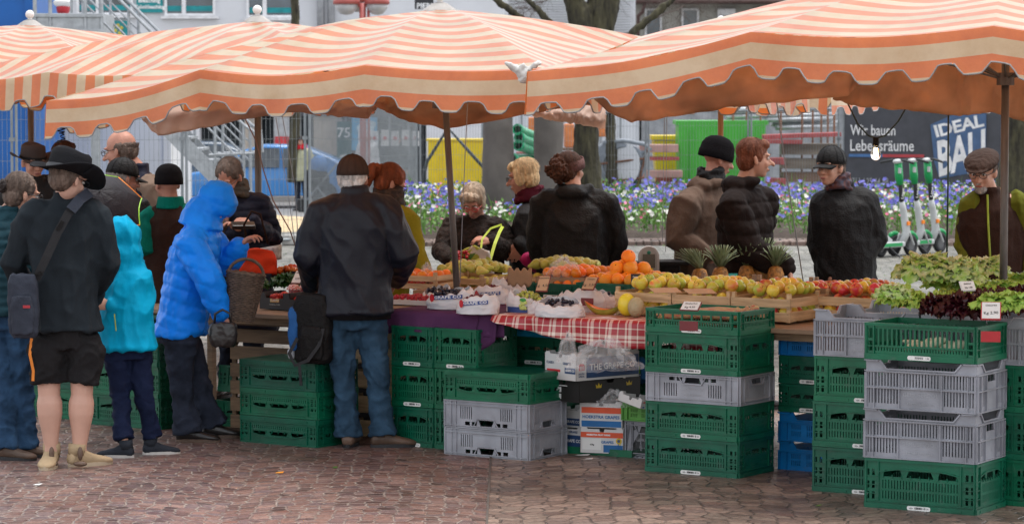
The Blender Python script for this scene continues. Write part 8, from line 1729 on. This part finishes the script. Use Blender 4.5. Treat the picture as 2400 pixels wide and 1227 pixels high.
# ======================= PRICE CARDS, SCALE =======================
CARD = pm('cream_card', (.62, .55, .42), .7, var=.08, bump=0); CARDBR = pm('kraft_card', (.46, .30, .18), .7, var=.1, bump=0); CARDW = pm('white_card', (.66, .65, .62), .7, var=.05, bump=0); HOLD = pm('burgundy_holder', (.16, .018, .022), .45, bump=.03); CHB = pm('chalk_board', (.02, .02, .022), .6, bump=0)
def price(label, px, py, z, w_, h, rz, tilt, card, lines, seed=0, hold=HOLD, foot=.05):
    q = gnd(px, py, z); T = thing('price_card', label, 'price card', (q.x, q.y, z), rz, 'price cards stuck among the produce'); Mx = Matrix.Rotation(R(-tilt), 4, 'X'); Mt = Matrix.Translation((0, 0, foot)) @ Mx
    m = MB(); m.box((0, .004, h/2), (w_, .006, h), Mt); m.box((0, .002, -foot*.45), (w_*.98, .006, foot*.9)); m.build('holder', hold, T, bevel=.001); m = MB(); m.box((0, -.001, h/2), (w_*.9, .003, h*.9), Mt); m.build('card', card, T)
    m = MB(); rr = random.Random(seed)
    for (s, zc, sz) in lines: add_text(m, s, sz, Mt @ Matrix.Translation((0, -.0035, h*zc)) @ Matrix.Shear('XZ', 4, (.25, 0)) if False else Mt @ Matrix.Translation((0, -.0035, h*zc)) @ Matrix.Rotation(R(-3), 4, 'Y'), off=.0003)
    m.build('handwriting', INK if card is not CHB else WHI, T, fix=False); return T
def inplace(T, p): T.location = p
S0 = .022
price('cream price card in burgundy holder among the mandarins, left one', 1268, 702, TZ+.09, .075, .115, R(-22), 38, CARDBR, (('Clementinen', .82, .013), ('Kg  4,50', .35, .026)), 1)
price('kraft price card between mandarins and oranges', 1376, 698, TZ+.10, .085, .10, R(-30), 42, CARDBR, (('Orangen', .78, .014), ('Kg  3,50', .35, .026)), 2)
price('small black price sign with white writing beside the oranges', 1490, 690, TZ+.08, .06, .08, R(0), 12, CHB, (('Orange', .75, .012), ('Navel', .5, .012), ('Kg', .28, .012)), 3, hold=CHB)
price('white price card in burgundy holder clipped on the rhubarb crate', 1614, 752, .905, .11, .075, R(-25), 55, CARDW, (('Rhabarber', .72, .017), ('Kg 4,50', .3, .020)), 4, foot=.06)
price('white price card in red holder clipped on the nearest stack', 2322, 776, .955, .10, .11, R(-10), 40, CARDW, (('Chicoree', .78, .015), ('Kg 2,90', .35, .024)), 5, hold=pm('red_holder', (.40, .015, .02), .45, bump=.02), foot=.06)
price('red framed kraft card between endive and red lettuce', 2172, 724, 1.02, .075, .05, R(-30), 50, CARDBR, (('Salat', .6, .014),), 6, hold=pm('red_holder', (.40, .015, .02), .45, bump=.02), foot=.02)
price('white card leaning among the salads in front of the small endive', 2272, 690, 1.10, .085, .06, R(20), 35, CARDW, (('Endivien', .7, .013), ('Stk 1,80', .3, .014)), 7, hold=CARDW, foot=.02)
price('kraft price card at the left beside the asparagus', 348, 668, TZ+.03, .08, .06, R(-25), 40, CARDBR, (('Spargel', .6, .015),), 8)
price('white price card in burgundy holder between the tomato trays', 693, 682, TZ+.05, .075, .11, R(-25), 45, CARDW, (('Erdbeeren', .8, .012), ('3,90', .35, .02)), 9)
price('white price card leaning on the right berry tray', 735, 712, TZ+.02, .07, .09, R(-40), 40, CARDW, (('Tomaten', .7, .012),), 10, hold=CARDW)
for (px, py, t, z) in ((1560, 680, 'flat kraft card lying on the left apple crate', TZ+.20), (1640, 682, 'long kraft card lying across the middle apple crate', TZ+.20)):
    q = gnd(px, py, z); m = MB(); m.box((0, 0, 0), (.17, .09, .003), rx=.25); o = m.build('price_card', CARDBR); o.location = q; o.rotation_euler = (0, 0, R(20)); tag(o, t, 'price card', 'price cards stuck among the produce')
q = gnd(1524, 668, TZ+.02)+Vector((0, .25, 0)); T = thing('shop_scale', 'silver shop scale with arched display head behind the apples', 'scale', (q.x, q.y, TZ+.02)); SILV = pm('silver_plastic', (.34, .31, .29), .35, metal=.4, bump=0)
H0 = at(1524, 576, q.y).z-TZ-.02
arch = [(-.072, 0), (.072, 0)]+[(.072*math.cos(a), H0-.072+.072*math.sin(a)) for a in [math.pi*k/14 for k in range(15)]]
m = MB(); m.panel(arch, [], .07, Matrix.Translation((0, -.035, 0))); m.build('display_column', SILV, T, bevel=.012); m = MB(); m.panel([(x_*.78, .02+z_*.9) for x_, z_ in arch], [], .004, Matrix.Translation((0, -.040, 0))); m.build('front_plate', pm('warm_grey_plastic', (.26, .24, .22), .4, bump=0), T)
m = MB(); m.box((0, -.042, H0*.60), (.085, .005, .095)); m.build('lcd_screen', pm('lcd', (.085, .075, .06), .2, bump=0), T); m = MB(); m.ell((0, -.042, H0*.83), (.013, .004, .013)); m.build('green_button', pm('button_green', (.0, .16, .10), .4, bump=0), T); m = MB(); m.box((0, -.043, H0*.34), (.055, .004, .035)); m.build('yellow_sticker', YEL, T); m = MB(); m.ell((.068, -.03, H0*.30), (.010, .01, .010)); m.build('knob', GOLD, T)
m = MB(); m.box((.13, .17, .13), (.30, .26, .03)); m.box((-.12, .05, .13), (.12, .2, .03)); m.box((.1, .17, .06), (.24, .2, .12)); m.build('weighing_plate', BLK, T, bevel=.006)
# rhubarb, leeks, sprinkled bits
RHU = pm('rhubarb', (.50, .06, .07), .4, var=.2, scale=6, stretch=(1, 9, 9), col2=(.45, .42, .16), bump=.1); eC, nC = E_(TC)
for i in range(12):
    c = cC4+nC*(-.13+.024*i)+Vector((0, 0, zC-.060+.012*(i % 3))); m = MB(); a = c-eC*(.25-.02*(i % 3)); b = c+eC*(.24-.02*(i % 4))+Vector((0, 0, .015)); m.tube([a, lerp(a, b, .5)+Vector((0, 0, .01)), b, b+eC*.03+Vector((0, 0, .02))], [.012, .014, .012, .018], 8, round=True)
    tag(m.build('rhubarb_stalk', RHU, smooth=True), 'pink red rhubarb stalk lying in the shallow crate of the middle stack', 'rhubarb', 'rhubarb stalks in the shallow crate')
LEK = pm('chicory_white', (.62, .60, .42), .45, var=.12, scale=12, bump=.1)
for i in range(5):
    c = cD5+e5*(-.10+.06*i)+n5*(-.12+.03*(i % 2))+Vector((0, 0, zD-.135+.01*(i % 3))); m = MB(); m.tube([c, c+n5*.05+e5*.03+Vector((0, 0, .02)), c+n5*.08+e5*.06*(i % 3-1)+Vector((0, 0, .03))], [.022, .028, .008], 10, round=True); tag(m.build('chicory', LEK, smooth=True), 'white chicory head in the top crate of the nearest stack', 'chicory', 'chicory heads in the nearest crate')
m = MB(); rr = random.Random(9)
for (px, py, w_, c) in ((655, 1107, .05, 0), (1365, 1066, .09, 1), (88, 1135, .05, 1), (785, 1095, .03, 2), (1919, 1184, .03, 2), (1380, 1075, .05, 1)):
    q = gnd(px, py, .008); m = MB(); m.add([(-w_/2, -.012, .004), (w_*.4, -.016, .006), (w_/2, .012, .012), (-w_*.3, .014, .007)], [(0, 1, 2, 3)]); o = m.build('litter', [ORN, LABEL, FOL][c]); o.location = (q.x, q.y, .004); o.rotation_euler = (0, 0, rr.uniform(-.5, .5)); tag(o, ['orange peel scrap on the wet paving in front of the stall', {1365: 'white paper scrap before the fruit boxes', 88: 'white paper scrap at the lower left', 1380: 'small pale scrap beside the paper at the fruit boxes'}.get(px, ''), {785: 'green leaf scrap on the red setts', 1919: 'green leaf scrap before the right stacks'}.get(px, '')][c], 'litter')
tag(m.build('x', FOL), 'x', 'x') if False else None
flush()
